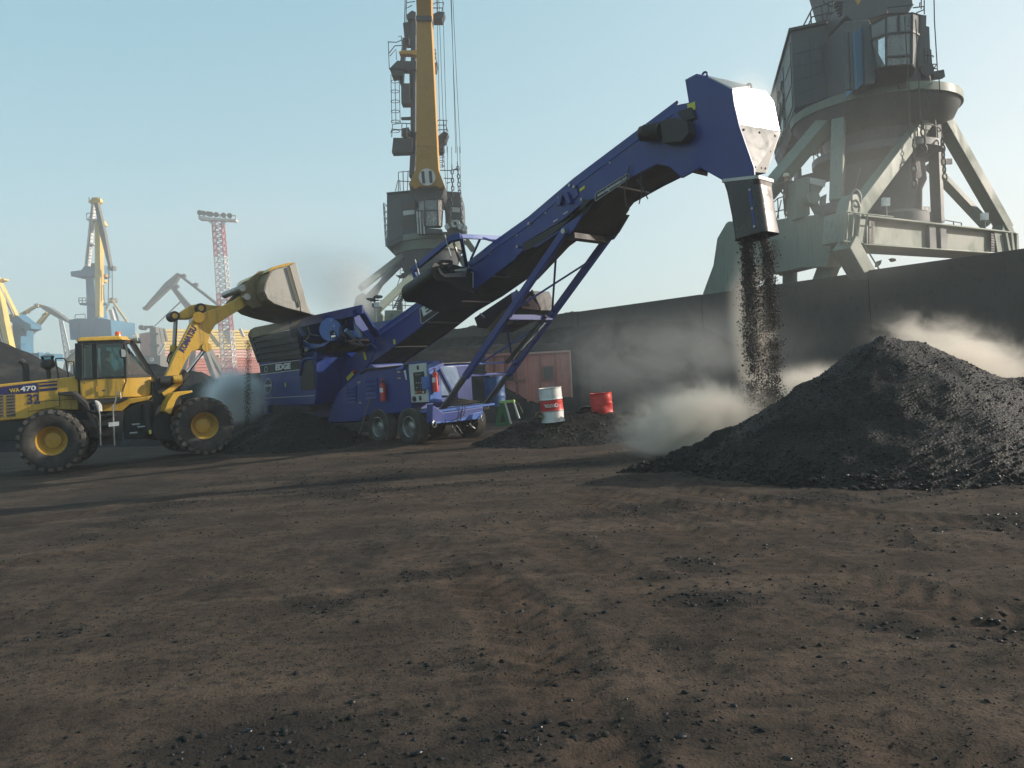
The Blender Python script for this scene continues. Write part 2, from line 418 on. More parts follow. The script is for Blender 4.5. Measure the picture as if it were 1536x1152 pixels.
# tyre tracks: lines on the ground the loaders have driven, with a lugged band on each
TRACKS = [[(on_ground('0', x, y).x, on_ground('0', x, y).y) for x, y in line] for line in (
    [(560, 684), (700, 703), (820, 735), (1000, 790), (1250, 862), (1536, 940), (1700, 985)],
    [(900, 722), (1100, 747), (1300, 772), (1536, 792), (1700, 800)], [(860, 735), (1060, 765), (1280, 800), (1536, 838), (1700, 860)],
    [(640, 740), (760, 790), (960, 880), (1200, 1000), (1450, 1160)], [(500, 745), (640, 815), (790, 930), (900, 1160)],
    [(0, 790), (300, 742), (620, 706), (900, 690)], [(-80, 860), (300, 800), (640, 765), (900, 760)])]
def track_fields(X, Y):
    band = np.zeros(X.shape); lug = np.zeros(X.shape); berm = np.zeros(X.shape); w = 0.58
    for i, tr in enumerate(TRACKS):
        s0 = 0.0; best = np.full(X.shape, 99.0); arc = np.zeros(X.shape)
        for (x0, y0), (x1, y1) in zip(tr[:-1], tr[1:]):
            dx, dy = x1-x0, y1-y0; L2 = dx*dx+dy*dy; ln = math.sqrt(L2)
            k = np.clip(((X-x0)*dx+(Y-y0)*dy)/L2, 0, 1)
            d = np.hypot(X-x0-k*dx, Y-y0-k*dy)
            m = d < best; best = np.where(m, d, best); arc = np.where(m, s0+k*ln, arc); s0 += ln
        best = best+0.10*fbm(X*0.5, Y*0.5, 70+i, 2)
        wear = np.clip(fbm(X*0.45+i*3, Y*0.45, 31, 3)*1.8+0.7, 0, 1)
        bd = np.clip(1-(best/(w*0.5))**2, 0, 1)**0.5*wear
        lg = np.where(((arc+best*0.8)/0.22) % 1.0 < 0.5, 1.0, 0.0)
        lug = np.where(bd > band, lg*bd, lug); band = np.maximum(band, bd)
        berm = np.maximum(berm, wear*np.exp(-((best-w*0.62)/0.10)**2))
    return band, lug, berm
def ground_z(X, Y):
    z = 0.045*fbm(X*0.16, Y*0.16, 3, 4)+0.02*fbm(X*0.9, Y*0.9, 5, 4)
    rough = np.clip(fbm(X*0.35, Y*0.5, 9, 3)*1.8+0.25, 0, 1)
    z += rough*0.024*fbm(X*3.1, Y*3.1, 11, 4)
    z += 0.010*fbm(X*9.0, Y*9.0, 21, 2)*(0.4+rough)
    band, lug, berm = track_fields(X, Y)
    z += 0.024*lug-0.026*band+0.014*berm+0.012*band*fbm(X*6, Y*6, 77, 3)
    # spilled coal round the machines
    z += soft(seg_cone(X, Y, [(-9.0, 22.6, 0.16), (-4.0, 23.5, 0.12)], 0.06), 0.05)
    fade = np.clip((160-np.hypot(X, Y))/100, 0, 1)
    return z*fade
def axis_steps(parts):
    out = []
    for a, b, st in parts: out += list(np.arange(a, b-1e-6, st))
    return np.array(sorted(set(np.round(out+[parts[-1][1]], 4))))
def grid_mesh(name, xs, ys, zf, mat):
    X, Y = np.meshgrid(xs, ys)
    Z = zf(X, Y)
    nx, ny = len(xs), len(ys)
    me = bpy.data.meshes.new(name)
    me.vertices.add(nx*ny); me.vertices.foreach_set('co', np.stack([X, Y, Z], -1).ravel())
    idx = np.arange(nx*ny).reshape(ny, nx)
    q = np.stack([idx[:-1, :-1], idx[:-1, 1:], idx[1:, 1:], idx[1:, :-1]], -1).reshape(-1, 4)
    me.loops.add(q.size); me.loops.foreach_set('vertex_index', q.ravel())
    me.polygons.add(len(q)); me.polygons.foreach_set('loop_start', np.arange(0, q.size, 4)); me.polygons.foreach_set('loop_total', np.full(len(q), 4))
    me.update(calc_edges=True); me.polygons.foreach_set('use_smooth', [True]*len(q))
    me.materials.append(mat)
    return me
def ground_material():
    m, n, l, p = _nodes('packed_coal_dirt')
    geo = n.new('ShaderNodeNewGeometry'); vec = geo.outputs['Position']
    a = _noise(n, l, vec, 0.22, 7, 0.6, 0.6); b = _noise(n, l, vec, 1.3, 8, 0.66, 0.3); c = _noise(n, l, vec, 11.0, 6, 0.62)
    f = _noise(n, l, vec, 60.0, 3, 0.6)
    mp = n.new('ShaderNodeMapping'); mp.inputs['Scale'].default_value = (0.22, 1.5, 1); mp.inputs['Rotation'].default_value = (0, 0, R(14)); l.new(vec, mp.inputs[0])
    sm = _noise(n, l, mp.outputs[0], 0.9, 6, 0.6, 0.5)            # smears dragged along the haul route
    col = _mix(n, l, _ramp(n, l, b.outputs[0], 0.3, 0.72), (0.044, 0.032, 0.025), (0.096, 0.069, 0.052))
    col = _mix(n, l, _math(n, l, 'MULTIPLY', _ramp(n, l, sm.outputs[0], 0.48, 0.68), 0.6), col, (0.135, 0.097, 0.071))
    col = _mix(n, l, _math(n, l, 'MULTIPLY', _ramp(n, l, a.outputs[0], 0.52, 0.66), 0.7), col, (0.030, 0.028, 0.027))
    col = _mix(n, l, _math(n, l, 'MULTIPLY', _ramp(n, l, c.outputs[0], 0.46, 0.66), 0.7), col, (0.022, 0.020, 0.019))
    col = _mix(n, l, _math(n, l, 'MULTIPLY', _ramp(n, l, f.outputs[0], 0.56, 0.70), 0.5), col, (0.014, 0.013, 0.013))
    aw = n.new('ShaderNodeAttribute'); aw.attribute_name = 'wear'; af = n.new('ShaderNodeAttribute'); af.attribute_name = 'fines'
    col = _mix(n, l, _math(n, l, 'MULTIPLY', aw.outputs['Fac'], 0.6), col, (0.066, 0.043, 0.031))
    fin = _ramp(n, l, _math(n, l, 'MULTIPLY', af.outputs['Fac'], _math(n, l, 'ADD', c.outputs[0], 0.45)), 0.12, 0.55)
    col = _mix(n, l, _math(n, l, 'MULTIPLY', fin, 0.6), col, (0.016, 0.0155, 0.0155))
    cr = n.new('ShaderNodeTexVoronoi'); cr.inputs['Scale'].default_value = 48.0; l.new(vec, cr.inputs['Vector'])
    gr = _noise(n, l, vec, 150.0, 2, 0.6)
    col = _mix(n, l, _ramp(n, l, gr.outputs[0], 0.35, 0.7, 0.0, 0.55), col, (0.02, 0.018, 0.016))
    sp = n.new('ShaderNodeTexVoronoi'); sp.inputs['Scale'].default_value = 16.0; sp.inputs['Randomness'].default_value = 1.0; l.new(vec, sp.inputs['Vector'])
    sx = n.new('ShaderNodeSeparateColor'); l.new(sp.outputs['Color'], sx.inputs[0])
    speck = _math(n, l, 'MULTIPLY', _ramp(n, l, sp.outputs['Distance'], 0.10, 0.26, 1.0, 0.0), _ramp(n, l, sx.outputs[0], 0.55, 0.62))
    col = _mix(n, l, _math(n, l, 'MULTIPLY', speck, 0.85), col, (0.014, 0.012, 0.011))
    l.new(col, p.inputs['Base Color'])
    p.inputs['Roughness'].default_value = 0.95
    p.inputs['Specular IOR Level'].default_value = 0.06
    bp = n.new('ShaderNodeBump'); bp.inputs['Strength'].default_value = 0.55; bp.inputs['Distance'].default_value = 0.022
    l.new(_math(n, l, 'ADD', _math(n, l, 'ADD', c.outputs[0], _math(n, l, 'MULTIPLY', f.outputs[0], 0.5)), _math(n, l, 'MULTIPLY', cr.outputs['Distance'], 0.15)), bp.inputs['Height'])
    l.new(bp.outputs[0], p.inputs['Normal'])
    return m
def coal_material(name, dust=0.35, dustcol=(0.085, 0.078, 0.068), rough=0.5):
    m, n, l, p = _nodes(name)
    geo = n.new('ShaderNodeNewGeometry'); vec = geo.outputs['Position']
    a = _noise(n, l, vec, 0.7, 7, 0.65, 0.5); b = _noise(n, l, vec, 7.0, 6, 0.7); c = _noise(n, l, vec, 34.0, 4, 0.7)
    v = n.new('ShaderNodeTexVoronoi'); v.inputs['Scale'].default_value = 26.0; l.new(vec, v.inputs['Vector'])
    col = _mix(n, l, _ramp(n, l, b.outputs[0], 0.3, 0.7), (0.005, 0.005, 0.0052), (0.013, 0.0125, 0.0122))
    col = _mix(n, l, _math(n, l, 'MULTIPLY', _ramp(n, l, a.outputs[0], 0.45, 0.70), dust), col, dustcol)
    l.new(col, p.inputs['Base Color'])
    l.new(_ramp(n, l, c.outputs[0], 0.35, 0.62, rough+0.35, rough-0.1), p.inputs['Roughness'])
    p.inputs['Specular IOR Level'].default_value = 0.15
    bp = n.new('ShaderNodeBump'); bp.inputs['Strength'].default_value = 0.8; bp.inputs['Distance'].default_value = 0.03
    l.new(_math(n, l, 'ADD', _math(n, l, 'MULTIPLY', v.outputs['Distance'], 0.8), c.outputs[0]), bp.inputs['Height'])
    l.new(bp.outputs[0], p.inputs['Normal'])
    return m
M['ground'] = ground_material()
M['coal'] = coal_material('fresh_coal', 0.25, (0.035, 0.032, 0.029))
M['coal_dusty'] = coal_material('dusty_coal', 0.8, (0.050, 0.042, 0.035), 0.6)
M['coal_old'] = coal_material('old_stockpile_coal', 0.7, (0.055, 0.049, 0.044), 0.7)
def lump_material():
    m, n, l, p = _nodes('coal_lump')
    p.inputs['Base Color'].default_value = (0.013, 0.013, 0.014, 1); p.inputs['Roughness'].default_value = 0.32
    p.inputs['Specular IOR Level'].default_value = 0.3
    geo = n.new('ShaderNodeNewGeometry')
    r = _ramp(n, l, geo.outputs['Random Per Island'], 0.0, 0.35, 0.22, 0.9)
    l.new(r, p.inputs['Roughness'])
    l.new(_mix(n, l, _ramp(n, l, geo.outputs['Random Per Island'], 0.45, 1.0), (0.007, 0.007, 0.0074), (0.018, 0.015, 0.0125)), p.inputs['Base Color'])
    return m
M['lump'] = lump_material()

gx = axis_steps([(-1500, -300, 150), (-300, -60, 12), (-60, -16, 0.9), (-16, -7, 0.18), (-7, 10, 0.055), (10, 20, 0.18), (20, 60, 0.9), (60, 300, 12), (300, 1500, 150)])
gy = axis_steps([(-60, 0, 6), (0, 2.8, 0.4), (2.8, 13, 0.045), (13, 26, 0.09), (26, 50, 0.6), (50, 300, 10), (300, 2600, 150)])
ground = bpy.data.objects.new('ground', grid_mesh('ground', gx, gy, ground_z, M['ground'])); COL.objects.link(ground)
tag(ground, kind='structure')
_co = np.empty(len(ground.data.vertices)*3); ground.data.vertices.foreach_get('co', _co); _co = _co.reshape(-1, 3)
_b, _l, _e = track_fields(_co[:, 0], _co[:, 1])
_at = ground.data.attributes.new('wear', 'FLOAT', 'POINT'); _at.data.foreach_set('value', (_b*0.8+_e*0.2).astype(np.float32))

# lumps: rough little stones merged into one mesh
ICO_V = [V3(v).normalized() for v in ((0, 0, 1), (0.89, 0, 0.45), (0.28, 0.85, 0.45), (-0.72, 0.53, 0.45), (-0.72, -0.53, 0.45), (0.28, -0.85, 0.45),
         (0.72, 0.53, -0.45), (-0.28, 0.85, -0.45), (-0.89, 0, -0.45), (-0.28, -0.85, -0.45), (0.72, -0.53, -0.45), (0, 0, -1))]
ICO_F = [(0, 1, 2), (0, 2, 3), (0, 3, 4), (0, 4, 5), (0, 5, 1), (1, 6, 2), (2, 7, 3), (3, 8, 4), (4, 9, 5), (5, 10, 1), (2, 6, 7), (3, 7, 8), (4, 8, 9), (5, 9, 10), (1, 10, 6), (6, 11, 7), (7, 11, 8), (8, 11, 9), (9, 11, 10), (10, 11, 6)]
OCT_V = [(0, 0, 1), (1, 0, 0), (-0.3, 0.95, 0.1), (-0.9, -0.2, 0), (0.2, -0.95, 0.1), (0, 0, -1)]
OCT_F = [(0, 1, 2), (0, 2, 3), (0, 3, 4), (0, 4, 1), (5, 2, 1), (5, 3, 2), (5, 4, 3), (5, 1, 4)]
def lumps_mesh(name, pos, size, mat, flat=0.65, small=False):
    n = len(pos)
    base = np.array(OCT_V if small else [tuple(v) for v in ICO_V]); nv = len(base); tri = OCT_F if small else ICO_F
    jit = rng.uniform(0.6, 1.25, (n, nv, 1))
    ang = rng.uniform(0, 6.283, n)
    sc = np.stack([rng.uniform(0.7, 1.3, n), rng.uniform(0.6, 1.1, n), rng.uniform(flat*0.7, flat*1.3, n)], -1)[:, None, :]
    v = base[None]*jit*sc*np.asarray(size).reshape(-1, 1, 1)
    c, s = np.cos(ang)[:, None], np.sin(ang)[:, None]
    v = np.stack([v[..., 0]*c-v[..., 1]*s, v[..., 0]*s+v[..., 1]*c, v[..., 2]], -1)+np.asarray(pos)[:, None, :]
    f = (np.array(tri)[None]+np.arange(n)[:, None, None]*nv).reshape(-1, 3)
    me = bpy.data.meshes.new(name)
    me.vertices.add(n*nv); me.vertices.foreach_set('co', v.ravel())
    me.loops.add(f.size); me.loops.foreach_set('vertex_index', f.ravel())
    me.polygons.add(len(f)); me.polygons.foreach_set('loop_start', np.arange(0, f.size, 3)); me.polygons.foreach_set('loop_total', np.full(len(f), 3))
    me.update(calc_edges=True); me.materials.append(mat)
    return me
def scatter_ground(n, fx, fy, smin, smax, keep, zf):
    x, y = fx(n), fy(n)
    k = keep(x, y) > rng.uniform(0, 1, n); x, y = x[k], y[k]
    s = smin+(smax-smin)*rng.power(0.35, len(x)) if False else smin*(smax/smin)**(rng.uniform(0, 1, len(x))**3.8)
    return np.stack([x, y, zf(x, y)-s*0.05], -1), s
U = lambda a, b: (lambda n: rng.uniform(a, b, n))
SPOTS = [(on_ground('0', x, y), rx, ry) for x, y, rx, ry in ((1110, 905, 0.9, 0.35), (690, 1003, 0.42, 0.16), (840, 1108, 0.7, 0.25), (640, 1112, 0.4, 0.2), (1010, 845, 0.8, 0.5), (1500, 800, 1.2, 1.0), (1300, 745, 3.0, 0.5), (1000, 720, 1.4, 0.6), (900, 1085, 0.5, 0.08), (1360, 950, 0.7, 0.3))]
def patch(x, y):
    p = np.clip(fbm(x*0.45, y*0.8, 41, 4)*2.6-0.75, 0.035, 1)
    for c, rx, ry in SPOTS: p = np.maximum(p, 1.1*np.exp(-((x-c.x)/rx)**2-((y-c.y)/ry)**2)*np.clip(0.25+fbm(x*2.6, y*2.6, 47, 4)*2.6, 0, 1))
    return p
_at = ground.data.attributes.new('fines', 'FLOAT', 'POINT'); _at.data.foreach_set('value', np.clip(patch(_co[:, 0], _co[:, 1]), 0, 1).astype(np.float32))
P1, S1 = scatter_ground(190000, U(-6, 9.5), lambda n: 3.2+rng.uniform(0, 1, n)**1.25*10.5, 0.0035, 0.03, patch, ground_z)
P2, S2 = scatter_ground(11000, U(-6, 8), U(13, 21), 0.010, 0.045, lambda x, y: np.clip(patch(x, y)+0.1, 0, 1), ground_z)
gp = bpy.data.objects.new('loose_coal', lumps_mesh('loose_coal', np.concatenate([P1, P2]), np.concatenate([S1, S2]), M['lump'])); COL.objects.link(gp)
tag(gp, kind='stuff')
P3, S3 = scatter_ground(150000, U(-6.5, 10), lambda n: 3.1+rng.uniform(0, 1, n)**1.2*12, 0.0035, 0.013, lambda x, y: np.clip(0.25+fbm(x*0.8, y*1.6, 53, 4)*2.4, 0.08, 1), ground_z)
gp = bpy.data.objects.new('coal_crumbs', lumps_mesh('coal_crumbs', P3, S3, M['lump'], small=True)); COL.objects.link(gp)
tag(gp, kind='stuff')

# ------------------------------------------------------------------ heaps
def heap(name, label, box, step, ridges, slope, mat, rough=0.10, seed=1, lumps=0, lsize=(0.02, 0.07), cat='coal heap', base=-0.25, kx=0.12, group=None):
    x0, x1, y0, y1 = box
    xs, ys = np.arange(x0, x1+step, step), np.arange(y0, y1+step, step)
    def zf(X, Y):
        h = np.full(X.shape, -9.0)
        wob = 0.55*rough*2.2*fbm(X*0.8, Y*0.8, seed, 4)+rough*0.9*fbm(X*2.4, Y*2.4, seed+2, 4)
        for r in ridges: h = np.maximum(h, seg_cone(X, Y, r, slope))
        h = h+wob*np.clip(h*1.5+0.35, 0, 1)+rough*0.28*fbm(X*7.5, Y*7.5, seed+4, 3)*np.clip(h*3+0.3, 0, 1)
        return np.where(h > base, h, base)
    def zabs(X, Y): return zf(X, Y)
    me = grid_mesh(name, xs, ys, zabs, mat)
    bm = bmesh.new(); bm.from_mesh(me)                       # cut the part that lies under the ground away
    bmesh.ops.delete(bm, geom=[f for f in bm.faces if all(v.co.z <= base+1e-4 for v in f.verts)], context='FACES')
    bmesh.ops.delete(bm, geom=[v for v in bm.verts if not v.link_faces], context='VERTS')
    bm.to_mesh(me); bm.free()
    o = bpy.data.objects.new(name, me); COL.objects.link(o)
    tag(o, label, cat, group)
    if lumps:
        x, y = rng.uniform(x0, x1, lumps*3), rng.uniform(y0, y1, lumps*3)
        z = zf(x, y); k = z > -0.02; x, y, z = x[k][:lumps], y[k][:lumps], z[k][:lumps]
        s = lsize[0]*(lsize[1]/lsize[0])**(rng.uniform(0, 1, len(x))**2.2)
        s = s*np.where(z < 0.18, 2.6 if rough == 0.085 else 1.2, np.where(z < 0.4, 1.4, 1.0))
        lo = bpy.data.objects.new('coal_lumps', lumps_mesh('coal_lumps', np.stack([x, y, z+s*0.2], -1), s, M['lump'])); COL.objects.link(lo)
        lo.parent = o; lo['kind'] = 'stuff'
    return o
heap('coal_heap', 'big dark heap of fresh coal with a steaming peak beside the falling stream', (-0.5, 15.5, 8.0, 17.2), 0.06,
     [[(1.7, 13.4, 0.0), (3.6, 13.6, 0.62), (5.2, 13.3, 1.35), (6.05, 13.0, 2.02), (6.55, 13.0, 1.92), (7.9, 12.9, 1.25), (10.5, 12.5, 0.9), (14.5, 12.5, 0.9)]], 0.60, M['coal'], 0.085, 3, 24000, (0.005, 0.026))
heap('coal_heap', 'long low dusty coal ridge under the falling stream, behind the big heap', (2.2, 13.5, 14.2, 20.0), 0.09,
     [[(3.4, 16.3, 0.1), (5.0, 16.4, 0.55), (7.1, 16.6, 1.5), (8.8, 17.0, 1.6), (10.6, 17.2, 0.7)]], 0.6, M['coal_dusty'], 0.12, 5, 2500, (0.012, 0.05))
heap('coal_heap', 'small dark coal heap against the wall behind the big heap', (8.0, 18.5, 17.5, 25.5), 0.14,
     [[(9.6, 20.3, 1.0), (10.6, 20.4, 1.75), (12.6, 20.6, 0.8), (15.5, 20.5, 1.5), (17.0, 20.6, 1.2)]], 0.6, M['coal'], 0.12, 8)
heap('coal_heap', 'low rubble heap of coal under the white and red drums', (-2.5, 6.5, 17.8, 26.0), 0.07,
     [[(-0.9, 21.6, 0.10), (0.6, 21.2, 0.55), (1.4, 21.0, 0.66), (2.5, 21.2, 0.66), (3.6, 21.6, 0.35), (4.6, 21.8, 0.12)]], 0.30, M['coal_dusty'], 0.10, 13, 9000, (0.007, 0.035), base=-0.12)
heap('coal_heap', 'dark spill heap of coal beneath the hopper, by the loader front tyre', (-11.0, -2.5, 19.8, 28.0), 0.09,
     [[(-8.3, 23.6, 0.25), (-7.6, 23.8, 0.98), (-6.7, 23.9, 1.2), (-5.9, 23.7, 0.95), (-4.6, 23.2, 0.3)]], 0.5, M['coal'], 0.12, 17, 2500, (0.010, 0.04), base=-0.15)
heap('coal_bank', 'long dark coal bank behind the yellow loader and hopper', (-30, 4, 27.0, 41), 0.22,
     [[(-28, 36, 1.4), (-17, 35, 1.7), (-13.0, 34, 2.4), (-9.5, 34.5, 2.85), (-4, 36, 3.3), (2, 37.5, 3.3)]], 0.65, M['coal_old'], 0.10, 23, cat='coal bank', base=-0.4)
heap('coal_bank', 'coal banked against the foot of the long wall behind the pink cabin', (-4, 16, 22.0, 42), 0.2,
     [[(-1.0, 40, 0.6), (3.2, 37.0, 1.1), (6.2, 34.4, 1.3), (9.6, 31.0, 0.9), (12.4, 28.2, 1.2), (13.4, 27.0, 0.9)]], 0.45, M['coal'], 0.12, 27, cat='coal bank', base=-0.4)
heap('coal_bank', 'coal piled behind the wall, showing along its top', (-14, 16, 30, 58), 0.3,
     [[(-12.0, 54, 4.4), (-6.2, 51, 4.9), (-0.5, 45.6, 5.0), (4.6, 40.4, 4.98), (7.2, 37.6, 4.9), (8.6, 36.3, 4.6)]], 0.75, M['coal_old'], 0.07, 29, cat='coal bank', base=-0.4)
heap('coal_stockpile', 'tall grey coal stockpile at the left edge behind the loader hood', (-50, -18, 40, 68), 0.4,
     [[(-46, 52, 5.2), (-37, 52, 5.6), (-33.2, 52, 6.3), (-31.0, 52, 5.3), (-28.5, 52, 3.6)]], 0.66, M['coal_old'], 0.12, 33, cat='coal stockpile', base=-0.5)
heap('coal_stockpile', 'lower grey coal stockpile seen between the air cleaner and the loader cab', (-36, -14, 44, 66), 0.4,
     [[(-29, 56, 3.4), (-26.2, 56, 4.6), (-24.0, 55, 4.2), (-21.5, 55, 3.7)]], 0.66, M['coal_old'], 0.10, 37, cat='coal stockpile', base=-0.5)

# ------------------------------------------------------------------ the wall, panel by panel
WALL_A, WALL_D = V3((13.3, 29.4, 0)), V3((-0.687, 0.727, 0)).normalized()
WALL_N = V3((-WALL_D.y, WALL_D.x, 0))            # towards the yard
wall = thing('retaining_wall', 'long tall concrete retaining wall blackened with coal dust', 'wall', WALL_A, 0)
for k in range(-2, 5):
    a, b = WALL_A+WALL_D*(7.15*k+0.02), WALL_A+WALL_D*(7.15*(k+1)-0.02)
    top = 4.78+0.02*((k*7) % 3-1)
    lean = WALL_N*(0.012*((k*5) % 4-1.5))
    mb = MB()
    back = -WALL_N*0.45
    mb.loft([a+lean+V3((0, 0, -0.3)), b+lean+V3((0, 0, -0.3)), b+back*1.6+V3((0, 0, -0.3)), a+back*1.6+V3((0, 0, -0.3))],
            [a+lean+V3((0, 0, top)), b+lean+V3((0, 0, top)), b+back+V3((0, 0, top)), a+back+V3((0, 0, top))])
    mb.build('wall_panel', M['concrete'], wall, world=True, bevel=0.03)

# ================================================================== PEOPLE
def person(name, label, joints, mats, scale=1.0, helmet=None, hair=True, group=None):
    """one continuous skinned body through the given world joints"""
    J = {k: V3(v) for k, v in joints.items()}
    order, edges, rad = [], [], []
    def add(p, r, parent=None):
        order.append(V3(p)); rad.append(r*scale)
        if parent is not None: edges.append((parent, len(order)-1))
        return len(order)-1
    pel = add(J['pelvis'], 0.145)
    waist = add(J['pelvis'].lerp(J['chest'], 0.5), 0.135, pel)
    ch = add(J['chest'], 0.155, waist)
    nk = add(J['neck'], 0.062, ch)
    hd = add(J['neck'].lerp(J['head'], 0.55), 0.078, nk)
    hc = add(J['head'], 0.098, hd)
    add(J['head']+(J['head']-J['neck']).normalized()*0.07*scale, 0.075, hc)
    face = J['face'].normalized()
    add(J['head']+face*0.098*scale-V3((0, 0, 0.015)), 0.022, hc)        # nose
    add(J['head']+face*0.075*scale-V3((0, 0, 0.075)), 0.035, hd)        # chin
    side = face.cross(V3((0, 0, 1))).normalized()
    hands = []
    for s in 'LR':
        sh = add(J['sh'+s], 0.075, ch)
        el = add(J['el'+s], 0.050, sh); wr = add(J['wr'+s], 0.034, el)
        d = (J['wr'+s]-J['el'+s]).normalized()
        pa = add(J['wr'+s]+d*0.07*scale, 0.036, wr); hands.append(order[pa])
        q = d.cross(V3((0, 0, 1))); q = q.normalized() if q.length > 0.1 else V3((1, 0, 0))
        dn = d.cross(q).normalized()
        for i, ln in enumerate((0.070, 0.082, 0.076, 0.060)):
            b0 = order[pa]+d*0.03+q*(i-1.5)*0.021*scale
            k1 = add(b0, 0.010, pa); k2 = add(b0+d*ln*0.55*scale, 0.009, k1); add(b0+(d*0.85-dn*0.35)*ln*scale, 0.008, k2)
        th = add(J['wr'+s]+d*0.035+q*0.04*scale, 0.011, pa); add(order[th]+(d*0.8+q*0.4)*0.045*scale, 0.009, th)
        hp = add(J['hip'+s], 0.098, pel); kn = add(J['kn'+s], 0.066, hp); an = add(J['an'+s], 0.046, kn)
        add(J['toe'+s], 0.042, an)
    me = bpy.data.meshes.new(name); me.from_pydata([tuple(p) for p in order], edges, [])
    o = bpy.data.objects.new(name, me); COL.objects.link(o)
    sk = o.modifiers.new('skin', 'SKIN'); sk.use_smooth_shade = True
    lay = me.skin_vertices[0].data if len(me.skin_vertices) else None
    if lay is None:
        bm = bmesh.new(); bm.from_mesh(me); bm.verts.layers.skin.verify(); bm.to_mesh(me); bm.free(); lay = me.skin_vertices[0].data
    for i, r in enumerate(rad): lay[i].radius = (r, r); lay[i].use_root = (i == 0)
    sub = o.modifiers.new('sub', 'SUBSURF'); sub.levels = 1; sub.render_levels = 1
    dg = bpy.context.evaluated_depsgraph_get()
    new = bpy.data.meshes.new_from_object(o.evaluated_get(dg))
    o.modifiers.clear(); o.data = new; new.name = name
    new.materials.clear()
    for m in mats: new.materials.append(m)                   # cloth, skin, trousers, boots
    for p in new.polygons:
        c = p.center
        if (c-J['head']).length < 0.19*scale and c.z > J['neck'].z-0.01: p.material_index = 1
        elif min((c-h).length for h in hands) < 0.11*scale: p.material_index = 1
        elif min((c-J['an'+s]).length for s in 'LR') < 0.16*scale: p.material_index = 3
        elif c.z < J['pelvis'].z-0.03: p.material_index = 2
        p.use_smooth = True
    tag(o, label, 'person', group)
    up = (J['head']-J['neck']).normalized()
    if hair:
        hm = MB().ball(J['head']+up*0.028*scale-face*0.022*scale, (0.108*scale, 0.108*scale, 0.105*scale), 8)
        hm.v = [tuple(V3(v) if (V3(v)-J['head']).dot(face) < 0.055*scale or (V3(v)-J['head']).dot(up) > 0.06*scale else J['head']) for v in hm.v]
        hm.build('hair', M['hair'], o, smooth=60)
    if helmet:
        c = J['head']+up*0.045*scale
        prof = [(0.165*scale, -0.005), (0.13*scale, 0.008), (0.125*scale, 0.05*scale), (0.10*scale, 0.10*scale), (0.05*scale, 0.125*scale), (0.001, 0.13*scale)]
        MB().lathe(prof, c+face*0.01, up, 16).build('hard_hat', helmet, o, smooth=50)
    return o

# ================================================================== LOADER
LR_HUB, LF_HUB = at('A', 257, 955, 20.3), at('A', 1047, 877, 22.0)
LR, LF = Frame(LR_HUB, 20), Frame(LF_HUB, 36)
loader = thing('wheel_loader', 'yellow articulated wheel loader with raised bucket tipping coal into the blue hopper', 'wheel loader', (LR_HUB.x, LR_HUB.y, 0), R(20))
def fb(mb, F, a, b):                              # box between two corners in a vehicle frame
    c = MB().box(a, b); return mb.add([F.W(p) for p in c.v], c.f)
def fpr(mb, F, view, pts, b, th):                 # traced outline at depth b, th metres deep
    return mb.prism([F.W(p) for p in F.poly(view, pts, b)], F.n*th)
def FP(F, view, pts, b): return [F.W(p) for p in F.poly(view, pts, b)]

def loader_wheel(F, hub, b_out, out):             # out = -1: outer face towards -n
    """rim with hub and bolts; tyre with a deep rock tread"""
    ax = F.n*(-out); c = F.W((0, b_out, hub)) if not isinstance(hub, Vector) else hub
    rim = MB().lathe([(0.365, 0.0), (0.385, 0.012), (0.385, 0.03), (0.335, 0.05), (0.315, 0.13), (0.29, 0.15), (0.27, 0.21), (0.215, 0.235), (0.20, 0.20), (0.12, 0.185), (0.001, 0.18)], c-F.n*out*-0.0+ax*0.10, ax, 40)
    for k in range(20):
        th = k*2*math.pi/20; a = F.d*math.cos(th)+V3((0, 0, 1))*math.sin(th)
        p = c+ax*(0.10+0.205)+a*0.245
        rim.tube(p, p-ax*0.045, 0.017, seg=6)
    w = rim.build('wheel', M['yellow_rim'], loader, world=True)
    R0 = 0.80
    ty = MB().lathe([(0.375, 0.09), (0.40, 0.06), (0.50, 0.025), (0.62, 0.02), (0.71, 0.035), (0.762, 0.075), (0.776, 0.15), (0.776, 0.51), (0.762, 0.585), (0.71, 0.625), (0.62, 0.64), (0.40, 0.60), (0.375, 0.57)], c, ax, 56, closed=True)
    tyre = ty.build('tyre', M['rubber'], w, world=True)
    lg = MB()
    for k in range(22):
        for s in (0, 1):
            th = (k+0.5*s)*2*math.pi/22
            def P(r, h, dt): 
                a = F.d*math.cos(th+dt)+V3((0, 0, 1))*math.sin(th+dt); return c+a*r+ax*h
            h0, h1 = (0.012, 0.36) if s == 0 else (0.648, 0.30)
            sg = 1
            dts = (0.0, 0.165); sk = 0.10
            lo = [P(0.70, h0, dts[0]), P(0.70, h0, dts[1]), P(0.735, h1, dts[1]+sk), P(0.735, h1, dts[0]+sk)]
            hi = [P(R0-0.012, h0+(0.02 if s == 0 else -0.02), dts[0]+0.01), P(R0-0.012, h0+(0.02 if s == 0 else -0.02), dts[1]-0.01), P(R0+0.01, h1, dts[1]+sk-0.01), P(R0+0.01, h1, dts[0]+sk+0.01)]
            lg.loft(lo, hi)
    lg.build('tread_lugs', M['tread'], w, world=True, kind='stuff')
for F, h in ((LR, LR_HUB.z), (LF, LF_HUB.z)):
    loader_wheel(F, h, 0.0, -1)
    loader_wheel(F, h, 2.90, 1)

